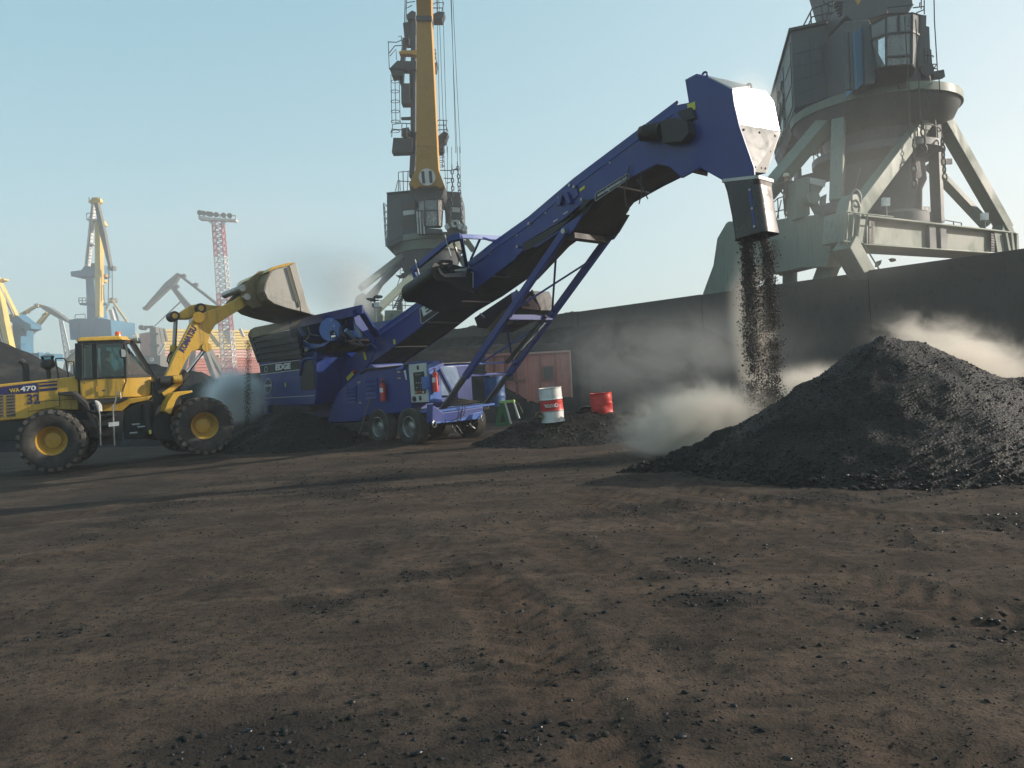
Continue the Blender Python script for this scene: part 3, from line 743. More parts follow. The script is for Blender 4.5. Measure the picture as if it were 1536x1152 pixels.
# rear body
hood = fpr(MB(), LR, 'l', [(-135, 452), (0, 419), (360, 382), (640, 352), (652, 632), (560, 632), (430, 622), (330, 640), (230, 702), (0, 722), (-135, 730)], 0.72, 1.46)
hood.build('hood', M['yellow'], loader, world=True, bevel=0.03)
dark = fpr(MB(), LR, 'l', [(-150, 728), (228, 704), (330, 642), (560, 634), (830, 652), (830, 860), (560, 860), (200, 880), (-150, 900)], 0.80, 1.30)
dark.build('rear_frame', M['black'], loader, world=True, bevel=0.02)
fpr(MB(), LR, 'l', [(-110, 456), (308, 404), (312, 486), (-110, 517)], 0.72, -0.006).build('name_band', M['letter_blue'], loader, world=True)
st = [fpr(MB(), LR, 'l', [(323, 402+o), (470, 390+o), (471, 390+o+w), (324, 402+o+w)], 0.72, -0.006).build('stripe', M['letter_blue'], loader, world=True) for o, w in ((0, 11), (22, 18), (55, 22))]
def ftext(nm, s, F, view, x0, y0, x1, y1, hpx, b, mat, parent, **k):
    """text whose middle line runs from (x0,y0) to (x1,y1) on the plane b"""
    p, q = F.W(F.L(view, x0, y0, b)), F.W(F.L(view, x1, y1, b))
    sc = VIEWS[view][2]; Yd = ((p+q)/2).y
    xd = (q-p).normalized(); up = (-F.n).cross(xd)
    return text(nm, s, (p+q)/2, q-p, up, hpx/sc*Yd/FPX, mat, parent, world=True, width=(q-p).length, **k)
ftext('lettering', 'WA', LR, 'l', 78, 474, 160, 464, 34, 0.708, M['letter_yellow'], loader, bold=0.03)
ftext('lettering', '470', LR, 'l', 166, 460, 296, 448, 42, 0.708, M['letter_white'], loader, bold=0.03)
ftext('lettering', '32', LR, 'l', 224, 543, 326, 537, 84, 0.712, M['letter_blue'], loader, bold=0.02)
for x0, x1 in ((-80, -12), (-5, 30), (52, 126)):
    g = fpr(MB(), LR, 'l', [(x0, 508-x0*0.06), (x1, 506-x1*0.06), (x1+3, 690-x1*0.05), (x0+3, 693-x0*0.05)], 0.72, -0.008).build('side_grille', M['rope'], loader, world=True)
    bars = MB()
    for i in range(7):
        y = 520+i*26
        bars.beam(LR.W(LR.L('l', x0+4, y-x0*0.06, 0.705)), LR.W(LR.L('l', x1-2, y-x1*0.06, 0.705)), 0.015, 0.02)
    bars.build('grille_bars', M['black'], g, world=True, kind='stuff')
# hood panel seams
sm = MB()
for a, b_ in (((490, 480), (492, 600)), ((230, 645), (490, 600)), ((316, 402), (318, 560)), ((640, 540), (318, 560))):
    sm.beam(LR.W(LR.L('l', *a, 0.716)), LR.W(LR.L('l', *b_, 0.716)), 0.012, 0.012)
sm.build('panel_seam', M['black'], loader, world=True)
ex = [LR.W(LR.L('l', x, y, 1.35)) for x, y in ((168, 226), (190, 240), (206, 262), (212, 295), (213, 395))]
MB().path(ex, 0.085, 10).build('exhaust_pipe', M['black'], loader, world=True)
pc = LR.W(LR.L('l', 402, 372, 1.6)); zt = lambda y: LR.L('l', 398, y, 1.6).z
MB().lathe([(0.06, pc.z), (0.06, zt(300)), (0.10, zt(288)), (0.18, zt(276)), (0.185, zt(245)), (0.15, zt(216)), (0.001, zt(216))], (pc.x, pc.y, 0), (0, 0, 1), 20).build('air_cleaner', M['black'], loader, world=True)
MB().lathe([(0.14, zt(216)), (0.165, zt(190)), (0.001, zt(190))], (pc.x, pc.y, 0), (0, 0, 1), 20).build('air_cleaner_bowl', M['glass'], loader, world=True)
MB().lathe([(0.175, zt(190)), (0.17, zt(184)), (0.08, zt(172)), (0.001, zt(172))], (pc.x, pc.y, 0), (0, 0, 1), 20).build('air_cleaner_cap', M['steel'], loader, world=True)
fpr(MB(), LR, 'l', [(474, 488), (590, 475), (655, 520), (722, 578), (742, 635), (715, 628), (688, 600), (592, 512), (478, 512)], 0.06, 0.70).build('rear_fender', M['black'], loader, world=True, bevel=0.015)
fl = MB(); fl.prism(FP(LR, 'l', [(725, 640), (775, 700), (815, 770), (825, 860), (800, 860), (790, 790), (750, 720), (712, 652)], 0.10), LR.n*0.62)
fl.build('mud_flap', M['belt'], loader, world=True)

# cab
CB, CF = 0.66, 1.02
Z0, Z1, Z2 = LR.L('m', 400, 598, CB).z, LR.L('m', 400, 405, CB).z, LR.L('m', 380, 82, CB).z
tR, tM, tF = LR.tz('m', 175, 402, CB)[0], LR.tz('m', 608, 410, CB)[0], LR.tz('m', 830, 420, CF)[0]
rR, rM, rF = LR.tz('m', 172, 85, CB)[0], LR.tz('m', 582, 80, CB)[0], LR.tz('m', 645, 72, CF)[0]
def foot(r, m, f, z, gr=0.0):
    return [LR.W(p) for p in ((r-gr, CB-gr, z), (m, CB-gr, z), (f+gr, CF-gr*0.5, z), (f+gr, 2.9-CF+gr*0.5, z), (m, 2.9-CB+gr, z), (r-gr, 2.9-CB+gr, z))]
MB().loft(foot(tR, tM, tF-0.03, Z0), foot(tR, tM, tF, Z1)).build('cab_body', M['yellow'], loader, world=True, bevel=0.03)
sill, head_ = foot(tR, tM, tF, Z1), foot(rR, rM, rF, Z2)
for k, w in ((0, 0.17), (1, 0.07), (2, 0.07), (3, 0.07), (4, 0.07), (5, 0.17)): MB().beam(sill[k], head_[k], w, 0.09).build('cab_pillar', M['black'], loader, world=True)
tB, rB = LR.tz('m', 322, 405, CB)[0], LR.tz('m', 316, 90, CB)[0]
for b in (CB, 2.9-CB):
    MB().beam(LR.W((tB, b, Z1)), LR.W((rB, b, Z2)), 0.13, 0.06).build('door_pillar', M['black'], loader, world=True)
for k in range(6):
    MB().beam(sill[k], sill[(k+1) % 6], 0.05, 0.05).build('window_rail', M['black'], loader, world=True); MB().beam(head_[k], head_[(k+1) % 6], 0.07, 0.09).build('window_rail', M['black'], loader, world=True)
MB().loft(foot(rR, rM-0.02, rF+0.02, Z2+0.04, 0.07), foot(rR+0.05, rM-0.1, rF-0.1, Z2+0.16, 0.02)).build('cab_roof', M['yellow'], loader, world=True, bevel=0.03)
def pane(nm, pts, mat=M['glass'], th=0.008):
    return MB().sheet(pts, th).build(nm, mat, loader, world=True, smooth=0)
shrink = lambda pts, k=0.94: [sum(pts, V3())/len(pts)*(1-k)+p*k for p in pts]
mid = lambda b: (LR.W((tB, b, Z1)), LR.W((rB, b, Z2)))
m0, m1 = mid(CB); f0, f1 = mid(2.9-CB)
pane('side_window', shrink([sill[0], m0, m1, head_[0]])); pane('side_window', shrink([sill[5], f0, f1, head_[5]]))
pane('door_window', shrink([m0, sill[1], head_[1], m1])); pane('door_window', shrink([f0, sill[4], head_[4], f1]))
pane('quarter_window', shrink([sill[1], sill[2], head_[2], head_[1]])); pane('quarter_window', shrink([sill[4], sill[3], head_[3], head_[4]]))
pane('windscreen', shrink([sill[2], sill[3], head_[3], head_[2]])); pane('rear_window', shrink([sill[0], sill[5], head_[5], head_[0]]))
door = fpr(MB(), LR, 'm', [(334, 410), (580, 416), (600, 470), (575, 565), (346, 578)], CB, -0.018).build('door', M['yellow'], loader, world=True, bevel=0.01)
fpr(MB(), LR, 'm', [(328, 480), (340, 480), (340, 532), (328, 532)], CB-0.018, -0.03).build('door_hinge', M['yellow'], door, world=True)
fpr(MB(), LR, 'm', [(385, 514), (410, 513), (410, 526), (385, 527)], CB-0.018, -0.004).build('door_label', M['letter_blue'], door, world=True)
be = LR.W(LR.L('m', 530, 48, 1.1))
MB().lathe([(0.09, 0), (0.085, 0.03), (0.075, 0.16), (0.06, 0.19), (0.001, 0.195)], be, (0, 0, 1), 16).build('beacon', M['orange'], loader, world=True)
for b in (0.95, 1.95):
    c = LR.W((rF+0.05, b, Z2+0.10)); MB().tube(c, c+LR.d*0.12, 0.08, 0.09, 10).build('work_lamp', M['cabinet'], loader, world=True)
mir = fpr(MB(), LR, 'm', [(540, 138), (590, 145), (602, 178), (598, 222), (556, 226), (538, 200)], 0.40, 0.07).build('mirror', M['black'], loader, world=True, bevel=0.02)
fpr(MB(), LR, 'm', [(556, 142), (588, 150), (598, 178), (594, 214), (560, 214)], 0.395, 0.01).build('mirror_face', M['cabinet'], mir, world=True)
MB().path([LR.W(LR.L('m', 575, 70, 0.66)), LR.W(LR.L('m', 568, 110, 0.44)), LR.W(LR.L('m', 570, 140, 0.43))], 0.014).build('mirror_arm', M['black'], mir, world=True)
mir2 = fpr(MB(), LR, 'm', [(615, 140), (640, 150), (646, 186), (620, 180)], 0.7, 0.05).build('mirror', M['black'], loader, world=True, bevel=0.01)
def rail(nm, view, pts, b, r=0.018, mat=None):
    return MB().path([LR.W(LR.L(view, x, y, b)) for x, y in pts], r).build(nm, mat or M['black'], loader, world=True)
rail('handrail', 'm', [(583, 78), (598, 150), (602, 300), (600, 440), (572, 505), (568, 530)], 0.56)
rail('handrail', 'm', [(205, 95), (203, 300), (207, 440), (228, 458)], 0.58, 0.014)
rail('handrail', 'l', [(455, 212), (470, 206), (528, 206), (543, 228), (570, 415), (735, 552)], 0.75, 0.018)
rail('handrail', 'l', [(457, 214), (476, 330), (486, 470)], 0.75, 0.018)
rail('handrail', 'l', [(556, 240), (560, 232), (606, 232), (612, 344)], 1.7, 0.018)
rail('handrail', 'l', [(478, 375), (560, 372), (600, 398)], 0.78, 0.014)
# steps and lower cab
low = fpr(MB(), LR, 'm', [(362, 640), (560, 622), (620, 592), (700, 586), (835, 566), (800, 606), (640, 640), (560, 708), (362, 712)], 0.70, 1.5).build('cab_base', M['yellow'], loader, world=True, bevel=0.02)
fpr(MB(), LR, 'm', [(205, 600), (620, 578), (622, 594), (560, 626), (362, 644), (290, 640)], 0.50, 1.9).build('cab_platform', M['black'], loader, world=True, bevel=0.01)
lad = fpr(MB(), LR, 'm', [(372, 740), (575, 705), (560, 990), (376, 1010)], 0.42, 0.05).build('step_back', M['black'], loader, world=True)
for y in (745, 835, 925, 1008):
    fpr(MB(), LR, 'm', [(362, y), (497, y-6), (497, y+6), (362, y+12)], 0.12, 0.30).build('step', M['black'], loader, world=True)
rail('step_rail', 'm', [(340, 650), (362, 740), (366, 860), (372, 1022)], 0.10, 0.02, M['steel'])
rail('step_rail', 'm', [(482, 650), (487, 800), (498, 1022)], 0.10, 0.02, M['steel'])
rail('step_rail', 'm', [(484, 700), (510, 590), (524, 540), (536, 528), (548, 540), (552, 590)], 0.14, 0.018, M['steel'])
fpr(MB(), LR, 'm', [(441, 812), (536, 802), (536, 840), (443, 850)], 0.08, 0.008).build('sticker', M['white'], loader, world=True)
fpr(MB(), LR, 'm', [(314, 610), (340, 625), (360, 655), (362, 712), (345, 712), (330, 670)], 0.10, 0.5).build('step_guard', M['cabinet'], loader, world=True, bevel=0.01)
# waist of the machine
mb = MB()
fpr(mb, LR, 'm', [(560, 712), (640, 640), (840, 600), (850, 760), (780, 960), (590, 965)], 0.85, 1.2)
mb.build('waist_frame', M['black'], loader, world=True, bevel=0.03)
mb = MB(); mb.tube(LR.W(LR.L('m', 790, 640, 0.75)), LR.W(LR.L('m', 800, 900, 0.75)), 0.12, seg=12)
mb.build('steering_hinge', M['black'], loader, world=True)
for x, y in ((690, 830), (738, 852), (670, 908)):
    MB().tube(LR.W(LR.L('m', x-35, y+3, 0.62)), LR.W(LR.L('m', x+35, y-3, 0.62)), 0.035, seg=8).build('hydraulic_pipe', M['steel'], loader, world=True)
fpr(MB(), LR, 'm', [(808, 880), (830, 880), (832, 915), (812, 917)], 0.55, 0.01).build('sticker', M['warn'], loader, world=True)
# front frame
ff = fpr(MB(), LF, 'A', [(775, 650), (850, 640), (905, 660), (930, 720), (905, 830), (985, 900), (1090, 900), (1090, 960), (800, 950), (740, 870), (760, 800)], 0.78, 1.34)
ff.build('front_frame', M['black'], loader, world=True, bevel=0.03)
tw = fpr(MB(), LF, 'A', [(795, 625), (905, 620), (930, 660), (880, 720), (830, 740), (785, 690)], 0.70, 0.12)
fpr(tw, LF, 'A', [(795, 625), (905, 620), (930, 660), (880, 720), (830, 740), (785, 690)], 2.08, 0.12)
tw.build('arm_tower', M['black'], loader, world=True, bevel=0.02)
for b in (0.02, 2.26):
    fpr(MB(), LF, 'n', [(118, 782), (140, 720), (180, 660), (215, 652), (302, 646), (306, 657), (215, 682), (196, 708), (160, 802), (150, 802)], b, 0.62).build('front_fender', M['yellow'], loader, world=True, bevel=0.012)
fpr(MB(), LF, 'n', [(100, 660), (180, 605), (232, 575), (240, 600), (190, 640), (120, 690)], 0.66, 0.08).build('lamp_bracket', M['yellow'], loader, world=True, bevel=0.01)
hl = LF.W(LF.L('n', 118, 585, 0.62)); MB().tube(hl-LF.d*0.12, hl+LF.d*0.14, 0.11, 0.15, 14).build('headlight', M['black'], loader, world=True)
hl = LF.W(LF.L('n', 205, 572, 0.60)); MB().tube(hl-LF.d*0.12, hl+LF.d*0.10, 0.09, 0.13, 14).build('headlight', M['yellow'], loader, world=True)

# lift arms, lever, cylinders, bucket
ARM = [(832, 640), (868, 560), (925, 440), (965, 362), (1000, 320), (1060, 292), (1130, 268), (1195, 235), (1240, 205), (1268, 205), (1284, 235), (1262, 262), (1215, 290), (1150, 328), (1095, 365), (1070, 405), (1060, 450), (1073, 478), (1050, 500), (1010, 488), (975, 500), (945, 545), (905, 628), (890, 652)]
AB = 0.80
for b in (AB, 1.92):
    arm = fpr(MB(), LF, 'A', ARM, b, 0.17).build('lift_arm', M['yellow'], loader, world=True, bevel=0.02)
    for x, y, r in ((1050, 478, 0.13), (1255, 225, 0.14), (862, 640, 0.15)):
        c = LF.W(LF.L('A', x, y, b)); MB().tube(c-LF.n*0.04, c+LF.n*0.21, r, seg=18).build('pin_boss', M['yellow'], arm, world=True)
    rod0, rod1, rod2 = [LF.W(LF.L('A', x, y, b+0.09)) for x, y in ((1042, 486), (950, 606), (868, 715))]
    cyl = MB().tube(rod1, rod2, 0.105, seg=14).build('lift_cylinder', M['black'], loader, world=True)
    MB().tube(rod0, rod1, 0.055, seg=12).build('cylinder_rod', M['chrome'], cyl, world=True)
p, q = LF.W(LF.L('A', 922, 498, AB-0.006)), LF.W(LF.L('A', 990, 372, AB-0.006))
text('lettering', 'KOMATSU', (p+q)/2, q-p, (-LF.n).cross((q-p).normalized()), 0.18, M['letter_blue'], loader, world=True, width=(q-p).length, bold=0.035, shear=0.15)
MB().tube(LF.W(LF.L('A', 1010, 325, AB-0.1)), LF.W(LF.L('A', 1010, 325, 2.15)), 0.16, seg=16).build('cross_tube', M['yellow'], loader, world=True)
lev = fpr(MB(), LF, 'P', [(-5, 690), (-25, 655), (-5, 622), (50, 628), (110, 590), (180, 545), (290, 520), (370, 538), (440, 546), (520, 548), (600, 520), (640, 540), (560, 580), (450, 590), (390, 605), (330, 620), (250, 650), (170, 690), (60, 690)], 1.33, 0.24).build('tilt_lever', M['yellow'], loader, world=True, bevel=0.03)
for x, y, r in ((290, 575, 0.15), (15, 655, 0.14)):
    c = LF.W(LF.L('P', x, y, 1.2)); MB().tube(c, c+LF.n*0.45, r, seg=16).build('lever_pin', M['black'], lev, world=True)
    MB().tube(c-LF.n*0.02, c+LF.n*0.46, r*0.55, seg=12).build('pin_cap', M['yellow'], lev, world=True)
tc0, tc1, tc2 = [LF.W(LF.L('A', x, y, 1.45)) for x, y in ((893, 330), (886, 470), (868, 640))]
cyl = MB().tube(tc1, tc2, 0.11, seg=14).build('tilt_cylinder', M['yellow'], loader, world=True)
MB().tube(tc0, tc1, 0.06, seg=12).build('cylinder_rod', M['steel'], cyl, world=True)
for dy in (0, 0.25):
    MB().path([LF.W(LF.L('Y', x, y, 1.3+dy)) for x, y in ((395, 850), (362, 880), (350, 930), (372, 960), (410, 980))], 0.022, 6).build('hydraulic_hose', M['belt'], loader, world=True)
link = fpr(MB(), LF, 'P', [(560, 520), (640, 430), (690, 370), (730, 345), (745, 380), (720, 430), (640, 500), (590, 535)], 1.36, 0.18).build('bucket_link', M['bucket_back'], loader, world=True, bevel=0.02)
BK0, BKW = -0.05, 3.0
PROF = [(1275, 95), (1215, 125), (1100, 150), (1005, 195), (962, 300), (947, 400), (982, 480), (1050, 530), (1180, 575), (1330, 612), (1440, 640)]
prof = FP(LF, 'P', PROF, BK0)
cen = sum(prof, V3())/len(prof)
sh = MB()
for a, b_ in zip(prof[:-1], prof[1:]):
    d = (b_-a).normalized(); nn = d.cross(LF.n).normalized()*0.045
    if nn.dot(cen-(a+b_)/2) < 0: nn = -nn
    sh.loft([a, b_, b_+nn, a+nn], [p+LF.n*BKW for p in (a, b_, b_+nn, a+nn)])
bucket = sh.build('bucket', M['bucket_back'], loader, world=True)
for b in (BK0, BK0+BKW-0.05):
    s = -1 if b < 1 else 1
    fpr(MB(), LF, 'P', [(1275, 95), (1215, 125), (1100, 150), (1005, 195), (962, 300), (947, 400), (982, 480), (1050, 530), (1180, 575), (1330, 612), (1440, 640), (1392, 530), (1335, 300)], BK0, 0.05).build('side_plate', M['bucket'], bucket, world=True) if b < 1 else \
    MB().prism([p+LF.n*(BKW-0.05) for p in FP(LF, 'P', PROF+[(1392, 530), (1335, 300)], BK0)], LF.n*0.05).build('side_plate', M['bucket'], bucket, world=True)
fpr(MB(), LF, 'P', [(955, 402), (1318, 524), (1326, 606), (1180, 570), (1054, 526), (988, 478)], BK0, -0.02).build('wear_plate', M['bucket'], bucket, world=True, bevel=0.006)
fpr(MB(), LF, 'P', [(1212, 132), (1278, 92), (1394, 528), (1442, 640), (1332, 608), (1322, 520)], BK0, -0.035).build('side_cutter', M['bucket'], bucket, world=True, bevel=0.008)
MB().beam(LF.W(LF.L('P', 1200, 140, BK0-0.04)), LF.W(LF.L('P', 1322, 560, BK0-0.04)), 0.05, 0.03, up=LF.n).build('side_rib', M['olive'], bucket, world=True)
lipd = (prof[-1]-prof[-2]).normalized()
MB().prism([prof[-2]-lipd*0.1, prof[-1]+lipd*0.12, prof[-1]+lipd*0.12+V3((0, 0, 0.03)), prof[-2]-lipd*0.1+V3((0, 0, 0.07))], LF.n*BKW).build('cutting_edge', M['steel'], bucket, world=True)
fpr(MB(), LF, 'P', [(985, 195), (1035, 145), (1180, 104), (1275, 92), (1215, 126), (1100, 152)], BK0, BKW).build('spill_guard', M['yellow'], bucket, world=True, bevel=0.01)
for b in (0.64, 1.0, 1.80, 2.12):
    fpr(MB(), LF, 'P', [(690, 375), (740, 330), (820, 250), (900, 185), (1000, 180), (975, 300), (960, 400), (1000, 500), (900, 560), (830, 575), (760, 520), (735, 450)], b, 0.07).build('hinge_plate', M['bucket_back'], bucket, world=True, bevel=0.01)
for x, y in ((775, 455), (725, 362)):
    c = LF.W(LF.L('P', x, y, 0.55)); MB().tube(c, c+LF.n*1.75, 0.10, seg=16).build('hinge_pin', M['steel'], bucket, world=True)

# the driver, seated in the cab
hd = LR.W(LR.L('m', 436, 200, 1.30))
s0 = hd-V3((0, 0, 0.72))
W_ = lambda t, b, z: s0+LR.d*t+LR.n*b+V3((0, 0, z))
person('person', 'loader driver in a dark jacket seated at the wheel inside the yellow cab', dict(pelvis=W_(-0.05, 0, 0), chest=W_(-0.06, 0, 0.40), neck=W_(-0.02, 0, 0.58), head=W_(0.02, 0, 0.72), face=LR.d,
    shL=W_(-0.04, 0.19, 0.48), elL=W_(0.10, 0.24, 0.22), wrL=W_(0.36, 0.14, 0.20), shR=W_(-0.04, -0.19, 0.48), elR=W_(0.08, -0.25, 0.22), wrR=W_(0.34, -0.14, 0.16),
    hipL=W_(0.02, 0.10, -0.02), knL=W_(0.42, 0.14, 0.04), anL=W_(0.55, 0.14, -0.36), toeL=W_(0.70, 0.15, -0.40), hipR=W_(0.02, -0.10, -0.02), knR=W_(0.42, -0.14, 0.04), anR=W_(0.55, -0.14, -0.36), toeR=W_(0.70, -0.15, -0.40)),
    [M['cloth'], M['skin'], M['cloth'], M['black']])
seat = MB()
seat.loft([W_(-0.28, -0.25, -0.22), W_(0.28, -0.25, -0.20), W_(0.28, 0.25, -0.20), W_(-0.28, 0.25, -0.22)], [W_(-0.28, -0.25, -0.10), W_(0.28, -0.25, -0.08), W_(0.28, 0.25, -0.08), W_(-0.28, 0.25, -0.10)])
seat.loft([W_(-0.30, -0.24, -0.10), W_(-0.18, -0.24, -0.10), W_(-0.18, 0.24, -0.10), W_(-0.30, 0.24, -0.10)], [W_(-0.40, -0.22, 0.62), W_(-0.28, -0.22, 0.62), W_(-0.28, 0.22, 0.62), W_(-0.40, 0.22, 0.62)])
seat.build('driver_seat', M['black'], loader, world=True, bevel=0.03)
sw = W_(0.46, 0, 0.16); MB().lathe([(0.19, -0.015), (0.205, 0), (0.19, 0.015), (0.175, 0)], sw, LR.d*0.5+V3((0, 0, 0.86)), 20, closed=True).tube(sw, sw+LR.d*0.16-V3((0, 0, 0.42)), 0.03).build('steering_wheel', M['black'], loader, world=True)

# ================================================================== BLUE CONVEYOR MACHINE
MF = Frame(on_ground('0', 612, 668), -45)
mach = thing('mobile_conveyor', 'blue wheeled hopper and conveyor machine with its long boom raised over the coal heap', 'conveyor machine', (MF.o.x, MF.o.y, 0), R(-45))
def mp(view, pts, b, th, name, mat, parent=None, bevel=0.012, kind=None):
    return fpr(MB(), MF, view, pts, b, th).build(name, mat, parent or mach, world=True, bevel=bevel, kind=kind)
Wm = MF.W
def mbeam(p, q, w, h, name, mat, parent=None, bevel=0.01, up=(0, 0, 1)):
    return MB().beam(Wm(p), Wm(q), w, h, up).build(name, mat, parent or mach, world=True, bevel=bevel)

# wheels
def machine_wheel(t, b_out, out, hub=0.515):
    ax = MF.n*(-out); c = Wm((t, b_out, hub))
    ns = bpy.data.objects
    w = MB().lathe([(0.285, 0.03), (0.30, 0.035), (0.30, 0.05), (0.27, 0.07), (0.255, 0.15), (0.23, 0.20), (0.15, 0.215), (0.14, 0.12), (0.10, 0.10), (0.001, 0.095)], c, ax, 32)
    for k in range(10):
        a = MF.d*math.cos(k*0.628)+V3((0, 0, 1))*math.sin(k*0.628)
        w.tube(c+ax*0.215+a*0.185, c+ax*0.17+a*0.185, 0.018, seg=6)
    wo = w.build('wheel', M['steel'], mach, world=True)
    prof = [(0.29, 0.06), (0.31, 0.03), (0.40, 0.0), (0.48, 0.02), (0.515, 0.05)]
    x = 0.055
    for k in range(5):                               # ribs and grooves round the tread
        prof += [(0.53, x), (0.53, x+0.05), (0.505, x+0.055), (0.505, x+0.062)]; x += 0.062
    prof += [(0.515, 0.375), (0.48, 0.40), (0.40, 0.42), (0.31, 0.39), (0.29, 0.36)]
    MB().lathe(prof[:5], c, ax, 44).build('tyre', M['rubber'], wo, world=True)
    MB().lathe(prof[4:-4], c, ax, 44).build('tread', M['tread'], wo, world=True)
    MB().lathe(prof[-5:], c, ax, 44).build('sidewall', M['rubber'], wo, world=True)
for t in (-1.44, 0.04):
    machine_wheel(t, 0.0, -1)
    machine_wheel(t, 2.56, 1)
for t in (-1.44, 0.04):
    MB().tube(Wm((t, 0.3, 0.515)), Wm((t, 2.3, 0.515)), 0.075, seg=12).build('axle', M['black'], mach, world=True)
# chassis
mp('B', [(600, 880), (620, 918), (860, 905), (885, 850), (1300, 820), (1312, 905), (1180, 905)], 0.46, 1.65, 'chassis', M['blue'])
mp('B', [(705, 720), (835, 602), (880, 577), (1150, 548), (1166, 560), (1180, 790), (1186, 842), (880, 872), (850, 905), (640, 915)], 0.12, 2.35, 'power_unit', M['blue'], bevel=0.025)
mp('B', [(846, 598), (880, 570), (1150, 540), (1152, 549), (882, 580), (850, 604)], 0.06, 2.45, 'power_unit_lid', M['black'])
mp('B', [(570, 468), (640, 450), (735, 443), (800, 495), (868, 545), (885, 600), (705, 905), (620, 916), (562, 880), (558, 720), (572, 690)], 0.70, 1.6, 'tail_box', M['blue'], bevel=0.02)
mp('B', [(636, 650), (860, 432), (925, 400), (960, 440), (905, 546), (826, 640), (705, 722), (692, 808)], 0.58, 0.06, 'boom_foot', M['blue'], bevel=0.02)
for (x, y0, n, w, st) in ((893, 640, 5, 74, 29), (772, 690, 5, 60, 22)):
    for k in range(n):
        y = y0+k*st
        lv = MB(); a = MF.L('B', x, y+8, 0.12); b_ = MF.L('B', x+w, y+3, 0.12)
        A1, B1 = Wm(a), Wm(b_)
        up = V3((0, 0, 0.085)); out = -MF.n*0.05
        lv.loft([A1, B1, B1+up, A1+up], [A1+out*0.2-up*0.1, B1+out*0.2-up*0.1, B1+out, A1+out])
        lv.build('louvre', M['blue'], mach, world=True)
mp('B', [(766, 626), (806, 580), (817, 604), (776, 648)], 0.57, -0.012, 'warning_sticker', M['warn'])
mp('B', [(873, 462), (886, 460), (900, 508), (884, 512)], 0.55, -0.012, 'warning_sticker', M['warn'])
mp('B', [(1066, 382), (1078, 378), (1082, 408), (1070, 412)], 0.60, -0.012, 'warning_sticker', M['warn'])
c = Wm(MF.L('B', 824, 586, 0.57)); MB().tube(c, c-MF.n*0.08, 0.05, seg=12).build('side_lamp', M['red'], mach, world=True)
for x, y in ((850, 655), (858, 785), (1105, 588), (1108, 628)):
    c = Wm(MF.L('B', x, y, 0.12)); MB().beam(c-MF.d*0.09, c+MF.d*0.06, 0.03, 0.05).build('latch', M['steel'], mach, world=True)
mp('J', [(372, 232), (450, 190), (462, 205), (440, 240), (380, 244)], 0.05, 0.3, 'bracket', M['blue_pale'])
mp('J', [(458, 250), (480, 246), (494, 345), (484, 350)], 0.10, -0.01, 'placard', M['white'])
MB().path([Wm(MF.L('B', x, y, -0.04)) for x, y in ((916, 758), (905, 800), (875, 900), (850, 980), (838, 1040), (818, 1062))], 0.022, 6).build('hose', M['rope'], mach, world=True)
# control cabinet with its open door
cabn = mp('J', [(490, 165), (700, 148), (742, 592), (530, 600)], 0.16, 0.6, 'control_cabinet', M['blue'], bevel=0.015)
cd = mp('J', [(515, 188), (700, 170), (730, 580), (548, 585)], 0.15, -0.03, 'cabinet_front', M['cabinet'], cabn)
mp('J', [(558, 272), (670, 258), (691, 490), (576, 496)], 0.118, -0.012, 'control_panel', M['black'], cabn)
for k, (x, y, m) in enumerate(((592, 476, 'warn'), (618, 478, 'red'), (641, 474, 'orange'), (668, 474, 'white'), (640, 428, 'warn'), (600, 430, 'white'), (595, 380, 'white'), (620, 380, 'white'), (645, 378, 'white'), (590, 295, 'cabinet'), (612, 293, 'cabinet'), (634, 292, 'cabinet'))):
    c = Wm(MF.L('J', x, y, 0.105)); MB().tube(c, c-MF.n*0.03, 0.028 if k < 4 else 0.012, seg=10).build('button', M[m], cabn, world=True)
mp('J', [(594, 198), (614, 196), (618, 240), (597, 242)], 0.118, -0.008, 'vent', M['black'], cabn)
mp('J', [(618, 518), (642, 516), (646, 562), (622, 564)], 0.118, -0.008, 'vent', M['black'], cabn)
c = Wm(MF.L('J', 572, 548, 0.118)); MB().tube(c, c-MF.n*0.03, 0.075, seg=16).build('isolator_switch', M['black'], cabn, world=True)
mp('J', [(644, 318), (716, 308), (718, 448), (656, 452)], 0.09, -0.02, 'blue_cover', M['blue_pale'], cabn)
TD = 1.0
q = [Wm(MF.bz('J', x, y, TD)) for x, y in ((712, 190), (795, 148), (830, 148), (860, 580), (735, 586))]
MB().prism(q, -MF.d*0.05).build('cabinet_door', M['blue_pale'], cabn, world=True, bevel=0.01)
q = [Wm(MF.bz('J', x, y, TD)) for x, y in ((836, 206), (1010, 208), (1050, 350), (970, 470), (970, 515), (850, 515))]
MB().prism(q, -MF.d*0.8).build('fuel_tank', M['blue_grey'], mach, world=True, bevel=0.02)
MB().beam(Wm(MF.bz('J', 838, 235, TD+0.02)), Wm(MF.bz('J', 965, 478, TD+0.02)), 0.06, 0.06).build('tank_brace', M['blue'], mach, world=True)
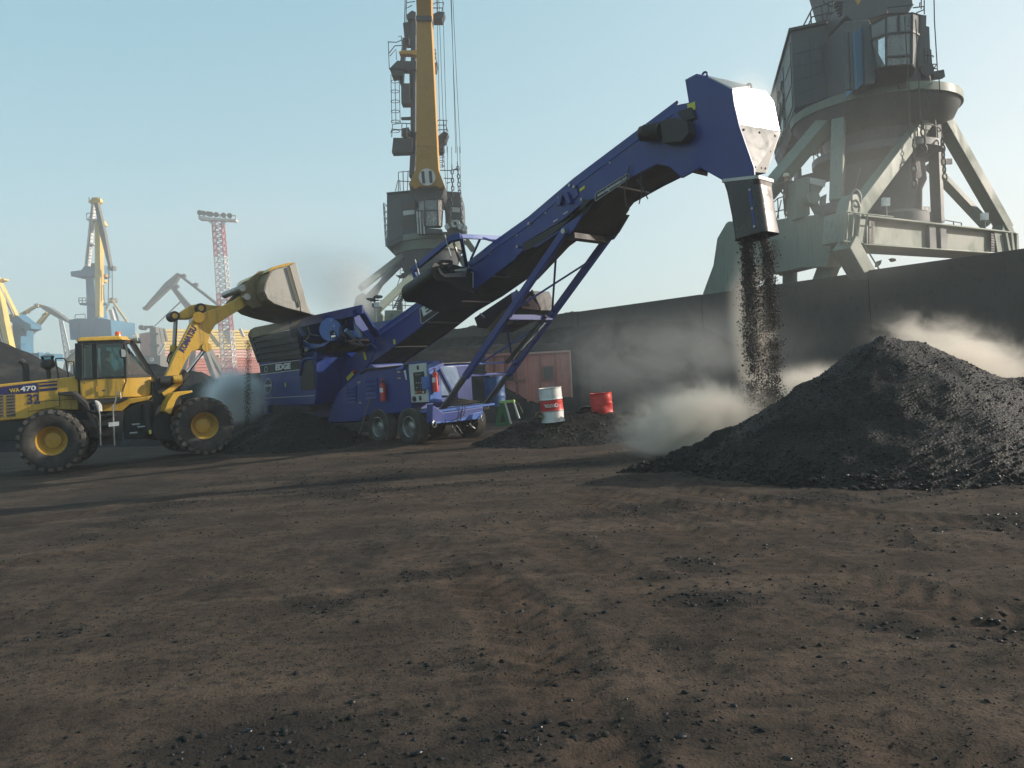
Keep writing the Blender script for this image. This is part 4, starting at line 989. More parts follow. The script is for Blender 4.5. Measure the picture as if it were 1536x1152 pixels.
# front deck and cross beam
TF = 1.25
q = [Wm(MF.bz('J', x, y, TF)) for x, y in ((752, 800), (1288, 742), (1292, 628), (870, 690), (760, 600))]
MB().prism(q, -MF.d*0.25).build('front_beam', M['blue'], mach, world=True, bevel=0.02)
q = [Wm(MF.bz('J', x, y, TF+0.01)) for x, y in ((752, 812), (1288, 752), (1286, 676), (1160, 706), (1120, 735), (985, 775), (760, 788))]
MB().prism(q, -MF.d*0.02).build('beam_lit_strip', M['blue_pale'], mach, world=True, bevel=0.008)  # paler strip outlined like the sunlit part of the front beam
MB().prism([Wm((-0.3, 0.2, 0.9)), Wm((1.22, 0.2, 0.9)), Wm((1.22, 2.3, 0.95)), Wm((-0.3, 2.3, 0.95))], V3((0, 0, 0.06))).build('deck', M['blue_pale'], mach, world=True)
def ring(c, ax, r0, r1, name, mat, n=16):
    ax = V3(ax).normalized(); a = ax.orthogonal().normalized(); b = ax.cross(a)
    pts = [c+(a*math.cos(k*2*math.pi/n)+b*math.sin(k*2*math.pi/n))*r0 for k in range(n+1)]
    return MB().path(pts, r1, 6).build(name, mat, mach, world=True)
ring(Wm(MF.bz('J', 778, 812, TF+0.04)), MF.d+MF.n*0.3, 0.085, 0.018, 'shackle', M['steel'])
ring(Wm(MF.bz('J', 1276, 748, TF+0.04)), MF.d+MF.n*0.5, 0.075, 0.018, 'shackle', M['steel'])
for k in range(4):
    ring(Wm((0.75, 1.5+0.05*k, 1.04+0.035*k)), V3((0.1*k-0.1, 0.06, 1)), 0.46-0.03*k, 0.022, 'hose_coil', M['rope'], 28)
for pts in (((1080, 600), (1070, 690), (1050, 770), (1020, 780)), ((1090, 600), (1100, 650), (1085, 720), (985, 770)), ((1275, 755), (1220, 790), (1170, 820), (1110, 830)), ((900, 770), (895, 790), (885, 775))):
    MB().path([Wm(MF.bz('J', x, y, TF+0.06)) for x, y in pts], 0.012, 5).build('hose', M['black'], mach, world=True)
for pts in (((960, 830), (985, 870), (1010, 915)), ((1000, 825), (1030, 850), (1070, 912)), ((1145, 800), (1165, 830), (1205, 858))):
    MB().path([Wm(MF.bz('J', x, y, TF-0.2)) for x, y in pts], 0.02, 5).build('safety_chain', M['chrome'], mach, world=True)

# main boom
BN, BFAR = 0.60, 1.95
TOP = [(561, 499), (582, 484), (620, 457), (740, 362), (792, 325), (859, 268), (896, 240), (1014.6, 151)]
BOT = [(552, 548), (619, 500), (660, 467), (700, 442.5), (740, 413.4), (776, 386), (787, 374), (840, 333), (876, 303), (893, 297), (943, 268), (985, 246), (1010, 252)]
top = [MF.L('0', x, y, BN) for x, y in TOP]; bot = [MF.L('0', x, y, BN) for x, y in BOT]
def zline(pts, t):
    for a, b in zip(pts[:-1], pts[1:]):
        if a.x <= t <= b.x: return a.z+(b.z-a.z)*(t-a.x)/(b.x-a.x)
    return pts[0].z if t < pts[0].x else pts[-1].z
boom = MB().prism([Wm(p) for p in top+bot[::-1]], MF.n*0.05).build('boom_side', M['blue'], mach, world=True, bevel=0.008)
MB().prism([Wm((p.x, BFAR-0.05, p.z)) for p in top+bot[::-1]], MF.n*0.05).build('boom_side', M['blue'], mach, world=True, bevel=0.008)
fold = MB()                                        # raised upper flange of the near side
for a, b in zip(top[:-1], top[1:]):
    h = V3((0, 0, 0.22)); o = V3((0, 0.035, 0))
    fold.loft([Wm(a-h-o*0.5), Wm(b-h-o*0.5), Wm(b+V3((0, 0.02, 0.01))), Wm(a+V3((0, 0.02, 0.01)))], [Wm(a-h+o*2), Wm(b-h+o*2), Wm(b+o*2), Wm(a+o*2)])
fold.build('boom_flange', M['blue'], mach, world=True)
bel = MB()
bp_ = [p for p in bot if p.x < 9.2]
for a, b in zip(bp_[:-1], bp_[1:]):
    bel.loft([Wm((a.x, BN+0.05, a.z+0.03)), Wm((b.x, BN+0.05, b.z+0.03)), Wm((b.x, BFAR-0.05, b.z+0.03)), Wm((a.x, BFAR-0.05, a.z+0.03))],
             [Wm((a.x, BN+0.05, a.z+0.10)), Wm((b.x, BN+0.05, b.z+0.10)), Wm((b.x, BFAR-0.05, b.z+0.10)), Wm((a.x, BFAR-0.05, a.z+0.10))])
bel.build('belly_plate', M['belt'], mach, world=True)
bt = MB()
for a, b in zip(top[:-1], top[1:]):
    bt.loft([Wm((a.x, BN+0.1, a.z-0.18)), Wm((b.x, BN+0.1, b.z-0.18)), Wm((b.x, BFAR-0.1, b.z-0.18)), Wm((a.x, BFAR-0.1, a.z-0.18))],
            [Wm((a.x, BN+0.1, a.z-0.21)), Wm((b.x, BN+0.1, b.z-0.21)), Wm((b.x, BFAR-0.1, b.z-0.21)), Wm((a.x, BFAR-0.1, a.z-0.21))])
bt.build('conveyor_belt', M['belt'], mach, world=True)
for t, dz in ((-1.2, 0), (0.4, 0), (1.75, 0), (3.2, 0), (4.6, -0.02), (5.9, 0), (7.3, 0)):
    z = zline(bot, t)+0.015+dz
    mbeam((t, BN+0.06, z), (t, BFAR-0.06, z), 0.05, 0.04, 'belly_rib', M['steel'])
for k in range(9):                                  # bolts along the side
    p = zline(top, 0.2+k)-0.26
    c = Wm((0.2+k*1.0, BN, p)); MB().tube(c, c-MF.n*0.02, 0.022, seg=8).build('bolt', M['steel'], mach, world=True)
# deeper troughs under the sliding section
def trough(t0, t1, dz, nm):
    m = MB()
    z0, z1 = zline(bot, t0)+0.03, zline(bot, t1)+0.03
    m.loft([Wm((t0+0.3, 0.78, z0-dz)), Wm((t1-0.25, 0.78, z1-dz)), Wm((t1-0.25, 1.80, z1-dz)), Wm((t0+0.3, 1.80, z0-dz))],
           [Wm((t0, 0.66, z0+0.02)), Wm((t1, 0.66, z1+0.02)), Wm((t1, 1.90, z1+0.02)), Wm((t0, 1.90, z0+0.02))])
    return m.build(nm, M['belt'], mach, world=True, bevel=0.01)
mp('L', [(640, 655), (700, 590), (870, 470), (960, 405), (900, 500), (775, 655), (735, 690), (700, 700), (650, 690)], 0.62, 1.40, 'pivot_frame', M['belt'])
mp('L', [(1300, 525), (1195, 700), (1120, 752), (1070, 805), (985, 798), (880, 782), (860, 640), (1000, 520)], 1.98, 0.06, 'pivot_plate', M['belt'])
MB().beam(Wm(MF.L('L', 735, 730, 0.55)), Wm(MF.L('L', 1060, 772, 2.05)), 0.26, 0.14).build('pivot_beam', M['black'], mach, world=True, bevel=0.01)
trough(3.4, 5.1, 0.20, 'slide_trough'); trough(5.3, 7.0, 0.24, 'slide_trough')
mp('L', [(270, 805), (640, 590), (790, 520), (870, 385), (935, 375), (860, 470), (830, 480), (640, 660), (400, 830), (290, 880)], 0.56, 0.05, 'slide_rail', M['black'])
mp('L', [(390, 830), (640, 668), (640, 690), (400, 846)], 0.53, 0.04, 'slide_guide', M['blue'])
mp('L', [(150, 880), (240, 822), (300, 858), (210, 935), (165, 900)], 0.57, 0.04, 'stop_plate', M['blue'])
mp('L', [(665, 296), (735, 310), (770, 415), (735, 428), (690, 335), (665, 440), (622, 440)], 0.60, -0.10, 'hose_bracket', M['blue'])
mp('L', [(760, 255), (800, 245), (825, 340), (770, 385), (720, 300)], 0.59, -0.02, 'access_plate', M['blue'])
mp('L', [(826, 280), (876, 244), (884, 268), (834, 308)], 0.595, -0.012, 'warning_sticker', M['warn'])
for x, y in ((640, 345), (695, 505), (598, 578)):
    mp('L', [(x-24, y+10), (x+22, y-18), (x+24, y-4), (x-20, y+24)], 0.595, -0.012, 'placard', M['cabinet'])
for x, y in ((742, 244), (785, 258), (858, 380), (240, 832), (694, 682), (352, 612)):
    c = Wm(MF.L('L', x, y, 0.56)); MB().tube(c, c-MF.n*0.06, 0.035, seg=10).build('bolt', M['steel'], mach, world=True)
# long name strip and the web address strip
strip = mp('O', [(862, 800), (960, 735), (1536, 345), (1603, 265), (1628, 272), (1628, 480), (1603, 502), (900, 1010), (878, 1005)], 0.595, -0.012, 'name_strip', M['black'])
ed = MB()
ol = [Wm(MF.L('O', x, y, 0.578)) for x, y in ((862, 800), (960, 735), (1603, 268), (1628, 280), (1628, 485), (1603, 505), (905, 1010), (878, 1002), (862, 800))]
ed.path(ol, 0.010, 4).build('strip_edge', M['letter_white'], strip, world=True)
p, q = Wm(MF.L('O', 900, 850, 0.575)), Wm(MF.L('O', 1595, 390, 0.575))
text('lettering', 'EDGE', (p+q)/2, q-p, (-MF.n).cross((q-p).normalized()), 0.25, M['letter_white'], strip, world=True, width=(q-p).length, bold=0.03)
ws = mp('L', [(978, 330), (990, 312), (1290, 128), (1305, 130), (1300, 180), (985, 392), (976, 388)], 0.595, -0.012, 'web_strip', M['black'])
p, q = Wm(MF.L('L', 1000, 344, 0.575)), Wm(MF.L('L', 1285, 165, 0.575))
text('lettering', 'www.edgeinnovate.com', (p+q)/2, q-p, (-MF.n).cross((q-p).normalized()), 0.10, M['letter_white'], ws, world=True, width=(q-p).length)
MB().path([Wm(MF.L('L', x, y, 0.578)) for x, y in ((978, 330), (990, 312), (1290, 128), (1303, 132), (1298, 180), (985, 392), (976, 388), (978, 330))], 0.006, 4).build('strip_edge', M['letter_white'], ws, world=True)
# boom head: hood, chute, rubber spout
HD = [(490, 120), (555, 85), (625, 102), (760, 170), (770, 250), (800, 380), (885, 620), (890, 690), (715, 710), (700, 690), (575, 620), (470, 680), (380, 600), (430, 260), (510, 245)]
mp('D', HD, BN-0.03, 0.06, 'head_side', M['blue'])
HF = [(490, 120), (555, 85), (600, 105), (610, 170), (620, 420), (550, 560), (430, 600), (380, 560), (440, 250), (510, 245)]
MB().prism([Wm((p.x, BFAR, p.z)) for p in MF.poly('D', HF, BN)], MF.n*0.05).build('head_side', M['blue'], mach, world=True)
roof = [Wm(MF.L('D', 555, 85, BN)), Wm(MF.L('D', 625, 102, BN)), Wm(MF.L('D', 760, 170, BN)), Wm(MF.L('D', 866, 160, 1.55)), Wm(MF.L('D', 846, 148, 1.7)), Wm(MF.L('D', 640, 92, 1.7))]
MB().prism([Wm(MF.L('D', 625, 102, BN-0.02)), Wm(MF.L('D', 762, 170, BN-0.02)), Wm(MF.L('D', 866, 158, 1.6)), Wm(MF.L('D', 715, 118, 1.6))], V3((0, 0, 0.03))).build('head_roof', M['steel'], mach, world=True)
MB().prism([Wm(MF.L('D', 490, 120, BN)), Wm(MF.L('D', 555, 85, BN)), Wm(MF.L('D', 625, 102, BN)), Wm(MF.L('D', 715, 118, 1.6)), Wm(MF.L('D', 600, 90, 1.6))], V3((0, 0, 0.02))).build('head_roof', M['blue'], mach, world=True)
for x, y, b in ((604, 86, 0.62), (857, 154, 1.55)):
    ring(Wm(MF.L('D', x, y, b)), MF.n, 0.055, 0.022, 'lifting_eye', M['blue'])
fp_ = [Wm(MF.L('D', 795, 370, BN)), Wm(MF.L('D', 1036, 415, 1.9)), Wm(MF.L('D', 955, 650, 1.15)), Wm(MF.L('D', 888, 645, BN))]
front = MB().prism(fp_, -MF.d*0.03).build('chute_front', M['chute'], mach, world=True)
for u, v in ((0.1, 0.1), (0.5, 0.1), (0.9, 0.12), (0.88, 0.5), (0.55, 0.9), (0.15, 0.9), (0.85, 0.9)):
    p = (fp_[0].lerp(fp_[1], u)).lerp(fp_[3].lerp(fp_[2], u), v); MB().tube(p, p+MF.d*0.025, 0.022, seg=8).build('bolt', M['black'], front, world=True)
MB().prism([fp_[1], fp_[2], Wm((10.0, 1.15, 5.4)), Wm((9.6, 1.9, 6.1))], MF.n*0.03).build('chute_side', M['chute'], mach, world=True)
# polished plate in the open head, shaped and tilted to make the sun glare
dfc = Wm(MF.L('D', 766, 260, BN))
vdir = (V3((0, 0, CAM_H))-Wm((9.9, 1.3, 6.8))).normalized()
dn_ = (vdir+SUN_DIR).normalized()
def on_plane(view, x, y, p0, nn):
    r = ray(view, x, y); o = V3((0, 0, CAM_H)); return o+r*((p0-o).dot(nn)/r.dot(nn))
dq = [on_plane('D', x, y, dfc, dn_) for x, y in ((758, 172), (862, 162), (955, 180), (1000, 236), (1036, 410), (797, 370), (768, 270))]
MB().prism(dq, -dn_*0.02).build('glare_plate', M['polished'], mach, world=True, smooth=0)
def rrect(t0, t1, b0, b1, z, r=0.09, n=5, skew=0.0):
    pts = []
    for (ct, cb, a0) in ((t1-r, b1-r, 0), (t0+r, b1-r, 90), (t0+r, b0+r, 180), (t1-r, b0+r, 270)):
        for k in range(n+1):
            a = R(a0+90*k/n); t = ct+r*math.cos(a); pts.append(Wm((t, cb+r*math.sin(a), z+skew*(t-t0))))
    return pts
sp = MB()
rings = [rrect(9.94, 10.70, 0.55, 1.22, 5.36, 0.06, skew=-0.12), rrect(9.98, 10.70, 0.54, 1.24, 5.10, 0.16), rrect(10.03, 10.74, 0.54, 1.28, 4.6, 0.22), rrect(10.06, 10.78, 0.55, 1.30, 4.12, 0.20, skew=0.1)]
for a, b in zip(rings[:-1], rings[1:]): sp.loft(a, b, caps=False)
inn = [[p+(sum(r_, V3())/len(r_)-p)*0.05 for p in r_] for r_ in rings[1:]]
for a, b in zip(inn[:-1], inn[1:]): sp.loft(a, b, caps=False)
spout = sp.build('rubber_spout', M['spout'], mach, world=True, smooth=60)
cl = MB()
for p, q in zip(rings[0], rings[0][1:]+rings[0][:1]): cl.beam(p-V3((0, 0, 0.04)), q-V3((0, 0, 0.04)), 0.03, 0.06)
cl.build('spout_clamp', M['steel'], spout, world=True)
for x0, y0, x1, y1 in ((862, 740, 892, 970),):
    MB().beam(Wm(MF.L('D', x0, y0, 0.535)), Wm(MF.L('D', x1, y1, 0.535)), 0.05, 0.02, up=MF.n).build('spout_strap', M['blue'], spout, world=True)
    for f in (0.03, 0.5, 0.95):
        c = Wm(MF.L('D', x0+(x1-x0)*f, y0+(y1-y0)*f, 0.53)); MB().tube(c, c-MF.n*0.02, 0.025, seg=8).build('bolt', M['steel'], spout, world=True)
# head drive: motor, gearbox, bearing
m0, m1 = Wm(MF.L('D', 240, 425, 0.42)), Wm(MF.L('D', 352, 405, 0.42))
mot = MB().tube(m0, m1, 0.16, seg=18)
for k in range(7): mot.tube(m0.lerp(m1, 0.2+0.1*k), m0.lerp(m1, 0.25+0.1*k), 0.18, seg=18)
mot.build('drive_motor', M['black'], mach, world=True)
mp('D', [(345, 350), (430, 330), (500, 350), (510, 420), (470, 470), (360, 480)], 0.30, 0.28, 'gearbox', M['black'])
mp('D', [(440, 300), (520, 270), (545, 330), (480, 360)], 0.48, 0.12, 'bearing_block', M['black'])
mp('D', [(503, 256), (548, 238), (552, 284), (508, 304)], 0.565, -0.012, 'warning_sticker', M['warn'])
for pts in (((170, 610), (140, 760), (150, 840), (165, 850)), ((235, 640), (240, 760), (225, 830)), ((215, 690), (250, 740), (275, 800))):
    MB().path([Wm(MF.L('D', x, y, 0.54)) for x, y in pts], 0.014, 5).build('hose', M['black'], mach, world=True)
# boom struts
ss, ee = (1.02, 0.90), (5.90, 5.02)
for b in (0.45, 2.08):
    P = lambda f, dt=0.0: (ss[0]+(ee[0]-ss[0])*f+dt, b, ss[1]+(ee[1]-ss[1])*f)
    st_ = mbeam(P(0.22), P(1.0), 0.13, 0.17, 'boom_strut', M['blue'])
    MB().beam(Wm(P(0.0)), Wm(P(0.42)), 0.09, 0.10).build('strut_inner', M['black'], st_, world=True)
    MB().beam(Wm(P(-0.01, -0.10)), Wm(P(0.30, -0.10)), 0.05, 0.09).build('strut_plate', M['steel'], st_, world=True)
    c = Wm(P(0.0)); MB().tube(c-MF.n*0.1, c+MF.n*0.1, 0.09, seg=14).build('strut_pin', M['steel'], st_, world=True)
    c = Wm(P(1.0)); MB().tube(c-MF.n*0.09, c+MF.n*0.09, 0.06, seg=14).build('strut_pin', M['steel'], st_, world=True)
    q = [Wm((p.x, b+0.02, p.z)) for p in MF.poly('L', ([(640, 655), (700, 610), (860, 510), (770, 660), (725, 708), (692, 716), (645, 690)] if b < 1 else [(640, 655), (700, 610), (770, 585), (760, 660), (725, 708), (692, 716), (645, 690)]), 0.45)]
    MB().prism(q, MF.n*0.06).build('strut_bracket', M['blue'], mach, world=True, bevel=0.008)
S = lambda f, b, dz=0.0: (ss[0]+(ee[0]-ss[0])*f, b, ss[1]+(ee[1]-ss[1])*f+dz)
mbeam(S(0.565, 0.45), S(0.565, 2.08), 0.22, 0.14, 'strut_cross_beam', M['blue'])
mbeam(S(0.235, 0.45, -0.03), S(0.235, 2.08, -0.03), 0.10, 0.07, 'strut_cross_beam', M['blue'])
mbeam(S(0.30, 0.45), S(0.30, 2.08), 0.10, 0.05, 'strut_cross_beam', M['blue_pale'])
for a, b in ((S(0.60, 0.5), S(0.88, 2.05)), (S(0.92, 0.55), S(0.60, 2.0)), (S(0.27, 0.5), S(0.55, 2.05)), (S(0.55, 0.5), S(0.27, 2.05))):
    mbeam(a, b, 0.05, 0.05, 'strut_brace', M['blue'])
mbeam(S(0.32, 1.55, -0.1), S(0.60, 1.75, -0.1), 0.09, 0.09, 'boom_ram', M['black'])
mbeam(S(0.34, 1.75, -0.1), S(0.56, 1.95, -0.1), 0.05, 0.05, 'boom_ram_rod', M['chrome'])

# folded side conveyor towards the yard
t0, t1 = 1.15, 2.45
z0, z1 = 4.22, 4.62
def sprof(t, z):
    pts = [(0.62, z-0.62), (0.20, z-0.52), (-0.30, z-0.34)]
    for k in range(9):
        a = R(-110-20*k); pts.append((-0.52+0.25*math.cos(a), z-0.10+0.25*math.sin(a)))
    pts += [(-0.1, z+0.12), (0.62, z+0.02)]
    return [Wm((t, b, zz)) for b, zz in pts]
tray = MB().loft(sprof(t0, z0), sprof(t1, z1)).build('side_conveyor', M['belt'], mach, world=True, smooth=60)
e = [MF.bz('K', x, y, t1+0.03) for x, y in ((555, 590), (600, 665), (640, 685), (948, 642), (940, 728), (640, 730), (575, 690), (545, 620))]
MB().prism([Wm(p) for p in e], MF.d*0.03).build('skirt_plate', M['steel'], tray, world=True)
e = [MF.bz('K', x, y, t1+0.02) for x, y in ((770, 622), (948, 596), (948, 640), (780, 645))]
MB().prism([Wm(p) for p in e], MF.d*0.03).build('skirt_plate', M['cabinet'], tray, world=True)
c = Wm(MF.bz('K', 685, 595, t1)); MB().tube(c, c+MF.d*0.14, 0.09, seg=14).tube(c+MF.d*0.1, c+MF.d*0.2, 0.045, seg=10).build('drum_motor', M['black'], tray, world=True)
e = [MF.bz('K', x, y, t1-0.1) for x, y in ((560, 485), (700, 480), (740, 500), (740, 570), (700, 640), (640, 640), (560, 560))]
MB().prism([Wm(p) for p in e], MF.d*0.06).build('motor_mount', M['black'], tray, world=True)
K_ = lambda x, y, b: Wm(MF.L('K', x, y, b))
kb = lambda a, b, w, h, nm='fold_frame', mt='blue': MB().beam(a, b, w, h).build(nm, M[mt], mach, world=True, bevel=0.008)
a1, a2, a3 = K_(185, 630, -0.5), K_(735, 175, -0.5), K_(880, 140, -0.35)
kb(a1, a2, 0.10, 0.14); kb(a2, a3, 0.22, 0.16); kb(K_(180, 600, -0.5), K_(245, 785, -0.45), 0.12, 0.10)
b4 = Wm(MF.bz('K', 1440, 165, MF.tz('K', 880, 140, -0.35)[0]))
kb(K_(870, 140, -0.35), b4, 0.08, 0.11, mt='blue_pale'); kb(K_(880, 150, -0.35), K_(958, 560, 0.55), 0.09, 0.10)
kb(K_(1015, 480, 0.5), Wm(MF.bz('K', 1160, 160, MF.tz('K', 880, 140, -0.35)[0])), 0.05, 0.05)
kb(Wm(MF.bz('K', 1175, 160, MF.tz('K', 880, 140, -0.35)[0])), Wm((3.5, 1.6, 5.05)), 0.05, 0.05)
kb(K_(290, 690, -0.4), K_(440, 690, -0.4), 0.10, 0.07, mt='blue_grey')
kb(K_(750, 160, -0.45), K_(860, 500, -0.2), 0.05, 0.05, 'ram', 'chrome')
for pts in (((645, 118), (668, 200), (690, 290), (720, 380), (735, 440)), ((215, 475), (240, 560), (265, 650), (290, 760))):
    MB().path([K_(x, y, -0.58) for x, y in pts], 0.016, 5).build('lifting_chain', M['steel'], mach, world=True)
# folded side conveyor on the far side
far = mp('M', [(265, 655), (312, 785), (430, 792), (450, 846), (545, 840), (930, 640), (1108, 560), (1085, 490), (1010, 310), (740, 335)], 2.25, 0.7, 'side_conveyor', M['belt'])
mp('M', [(430, 792), (450, 846), (545, 840), (760, 720), (760, 500), (640, 560)], 2.22, 0.02, 'guard_sheet', M['olive'], far)
mp('M', [(738, 335), (800, 306), (868, 376), (860, 440), (760, 505)], 2.22, 0.02, 'guard_sheet', M['cabinet'], far)
mp('M', [(985, 368), (1042, 450), (1080, 500), (1088, 556), (885, 535), (870, 500), (930, 420)], 2.22, 0.02, 'guard_sheet', M['salmon_lite'], far)
mp('M', [(915, 435), (945, 455), (980, 490), (960, 512), (880, 505)], 2.19, 0.02, 'guard_sheet', M['olive'], far)
for p, q in (((1005, 300), (1115, 545)), ((345, 600), (405, 660)), ((805, 300), (865, 360))):
    MB().tube(Wm(MF.L('M', *p, 2.18)), Wm(MF.L('M', *q, 2.18)), 0.03, seg=8).build('guard_rod', M['steel'] if p[0] != 1005 else M['black'], far, world=True)

# feed hopper
HB = -0.40
hop = mp('I', [(655, 305), (1385, 145), (1392, 262), (1270, 300), (800, 390), (575, 442), (490, 472), (560, 380)], HB, 0.06, 'hopper', M['blue'], bevel=0.015)
mp('I', [(478, 470), (800, 380), (1285, 320), (1290, 500), (1180, 620), (1000, 650), (820, 780), (640, 800), (545, 800)], 0.5, 0.06, 'hopper_skirt', M['blue'], hop)
P0_, P1_, P2_, P3_ = [MF.L('I', x, y, HB) for x, y in ((490, 472), (800, 390), (1350, 290), (1365, 300))]
zb = MF.L('I', 820, 640, 0.2).z
for p_ in (P0_, P2_): p_ += V3((0, 0.07, 0.30))
w_ = MB().loft([Wm(P0_), Wm(P2_), Wm((P2_.x-0.1, 0.35, zb-0.05)), Wm((P0_.x+0.2, 0.35, zb))], [Wm(P0_+V3((0, 0.06, 0))), Wm(P2_+V3((0, 0.06, 0))), Wm((P2_.x-0.1, 0.41, zb-0.05)), Wm((P0_.x+0.2, 0.41, zb))])
w_.build('hopper_wall', M['blue'], hop, world=True)
mp('B', [(160, 368), (440, 312), (482, 500), (206, 524)], HB+0.05, 0.08, 'hopper_flank', M['belt'], hop)
for k in range(4):
    f = 0.2+k*0.22
    a = MF.L('B', 160+46*f, 368+156*f, HB+0.03); b = MF.L('B', 440+42*f, 312+188*f, HB+0.03)
    MB().beam(Wm(a), Wm(b), 0.05, 0.06).build('flank_rib', M['black'], hop, world=True)
mp('B', [(133, 352), (150, 318), (175, 303), (320, 275), (500, 232), (470, 262), (440, 306), (300, 340), (165, 370)], HB-0.02, 0.06, 'hopper_rim', M['bucket_back'], hop)
mp('B', [(133, 352), (165, 368), (206, 524), (196, 530), (150, 400)], HB+0.02, 0.10, 'hopper_corner', M['belt'], hop)
for t_ in (P0_.x+0.02, (P0_.x+P2_.x)/2+0.2, P2_.x-0.15):
    MB().prism([Wm((t_, HB-0.02, 3.98)), Wm((t_, HB-0.14, 3.96)), Wm((t_, HB-0.06, 3.55)), Wm((t_, 0.1, 3.0)), Wm((t_, 0.25, 3.0))], MF.d*0.05).build('hopper_gusset', M['blue'], hop, world=True)
zt_ = P2_.z+0.55
MB().prism([Wm((-7.5, 2.62, 3.0)), Wm((-3.6, 2.62, 3.0)), Wm((-3.5, 2.75, 3.95)), Wm((-7.6, 2.75, 3.95))], MF.n*0.06).build('hopper_wall', M['blue'], hop, world=True)
mp('I', [(1278, 300), (1340, 285), (1330, 330), (1348, 400), (1366, 560), (1310, 500), (1285, 440)], HB+0.1, 0.08, 'end_bracket', M['blue_grey'], hop)
mp('I', [(1170, 480), (1355, 470), (1366, 575), (1250, 540)], HB+0.15, 0.3, 'end_bracket', M['blue_pale'], hop)
mp('B', [(200, 512), (480, 478), (575, 455), (576, 505), (208, 552)], -0.12, 2.6, 'hopper_base', M['blue'], hop)
mp('B', [(560, 455), (590, 640), (690, 808), (684, 812), (582, 645), (552, 460)], 0.68, -0.015, 'body_seam', M['blue_grey'], mach)
MB().prism([Wm((-7.4, 0.2, 3.2)), Wm((-3.6, 0.3, 3.2)), Wm((-3.6, 2.5, 3.2)), Wm((-7.4, 2.5, 3.2))], V3((0, 0, 0.35))).build('coal_in_hopper', M['coal'], hop, world=True)
# agitator drive disc, hoses and rams on the hopper side
c = Wm(MF.L('I', 1000, 465, HB)); 
fx = (-MF.n*0.75+MF.d*0.5).normalized(); dsk = MB().tube(c-fx*0.3, c+fx*0.1, 0.36, seg=28).build('drive_drum', M['blue_pale'], mach, world=True, bevel=0.02)
mp('I', [(935, 490), (1010, 470), (1030, 560), (985, 580), (950, 545)], HB-0.09, 0.05, 'drum_opening', M['black'], dsk)
mp('I', [(985, 540), (1045, 528), (1050, 560), (1000, 572)], HB-0.12, 0.05, 'drum_plate', M['chrome'], dsk)
for k in range(8):
    a = MF.d*math.cos(k*0.785+0.3)+V3((0, 0, 1))*math.sin(k*0.785+0.3)
    MB().tube(c-MF.n*0.06+a*0.28, c-MF.n*0.085+a*0.28, 0.022, seg=8).build('bolt', M['white'], dsk, world=True)
ra, rb = Wm(MF.L('I', 1180, 468, HB-0.05)), Wm(MF.L('I', 1400, 655, 0.1))
rc = MB().tube(ra, ra.lerp(rb, 0.55), 0.07, seg=12).build('hopper_ram', M['blue_grey'], mach, world=True)
MB().tube(ra.lerp(rb, 0.5), rb, 0.04, seg=10).build('ram_rod', M['chrome'], rc, world=True)
mp('I', [(630, 600), (700, 640), (840, 650), (1000, 605), (900, 680), (720, 715), (690, 745), (665, 740)], -0.10, 0.10, 'hinge_bracket', M['blue_pale'])
c = Wm(MF.L('I', 686, 718, -0.1)); MB().tube(c, c-MF.n*0.06, 0.07, seg=14).build('hinge_pin', M['white'], mach, world=True)
for pts in (((1110, 430), (1100, 500), (1112, 600), (1095, 610)), ((1120, 470), (1170, 540), (1190, 620), (1150, 640)), ((1125, 455), (1140, 530), (1128, 620)), ((700, 430), (720, 500), (740, 530), (840, 545)), ((680, 590), (705, 560), (715, 530)), ((1190, 350), (1180, 380), (1160, 420))):
    MB().path([Wm(MF.L('I', x, y, HB-0.1)) for x, y in pts], 0.018, 6).build('hose', M['belt'] if pts[0][0] > 1000 else M['steel'], mach, world=True)
mp('I', [(820, 760), (1000, 640), (1130, 620), (1340, 680), (1290, 730), (1180, 760), (1120, 720), (870, 770)], 0.05, 0.4, 'spilled_coal_ledge', M['coal_dusty'])
# feeder body with the name board
EB = -0.30
body = mp('B', [(208, 548), (478, 508), (575, 498), (574, 740), (560, 800), (235, 804)], EB, 2.8, 'feeder_body', M['blue'], bevel=0.025)
sgn = mp('B', [(215, 546), (462, 512), (468, 573), (222, 606)], EB-0.002, -0.014, 'name_board', M['black'], body)
ftext('lettering', 'EDGE', MF, 'B', 312, 560, 411, 548, 40, EB-0.022, M['letter_white'], body, bold=0.05, shear=0.1)
for ya, yb in ((546, 512), (606, 573)):
    MB().beam(Wm(MF.L('B', 216, ya, EB-0.015)), Wm(MF.L('B', 468, yb, EB-0.015)), 0.02, 0.018).build('board_edge', M['letter_white'], body, world=True)
ov = [MF.L('B', 266+23*math.cos(k*math.pi/12), 678+46*math.sin(k*math.pi/12)-3*math.cos(k*math.pi/12), EB-0.004) for k in range(24)]
oval = MB().prism([Wm(p) for p in ov], -MF.n*0.012).build('oval_badge', M['black'], body, world=True)
MB().path([Wm(p)-MF.n*0.016 for p in ov+ov[:1]], 0.012, 5).build('badge_edge', M['letter_white'], body, world=True)
ftext('lettering', 'EDGE', MF, 'B', 246, 678, 287, 673, 15, EB-0.024, M['letter_white'], body, bold=0.05)
ov2 = [MF.L('B', 252+9*math.cos(k*math.pi/10), 572+18*math.sin(k*math.pi/10), EB-0.018) for k in range(20)]
MB().path([Wm(p) for p in ov2+ov2[:1]], 0.010, 5).build('badge_edge', M['letter_white'], body, world=True)
mp('B', [(472, 600), (490, 540), (505, 524), (552, 516), (562, 540), (570, 700), (478, 706)], EB-0.003, -0.02, 'side_opening', M['belt'], body)
MB().path([Wm(MF.L('B', x, y, EB-0.03)) for x, y in ((470, 610), (484, 530), (500, 506), (560, 500), (574, 520), (576, 600))], 0.05, 8).build('opening_trim', M['blue'], body, world=True)
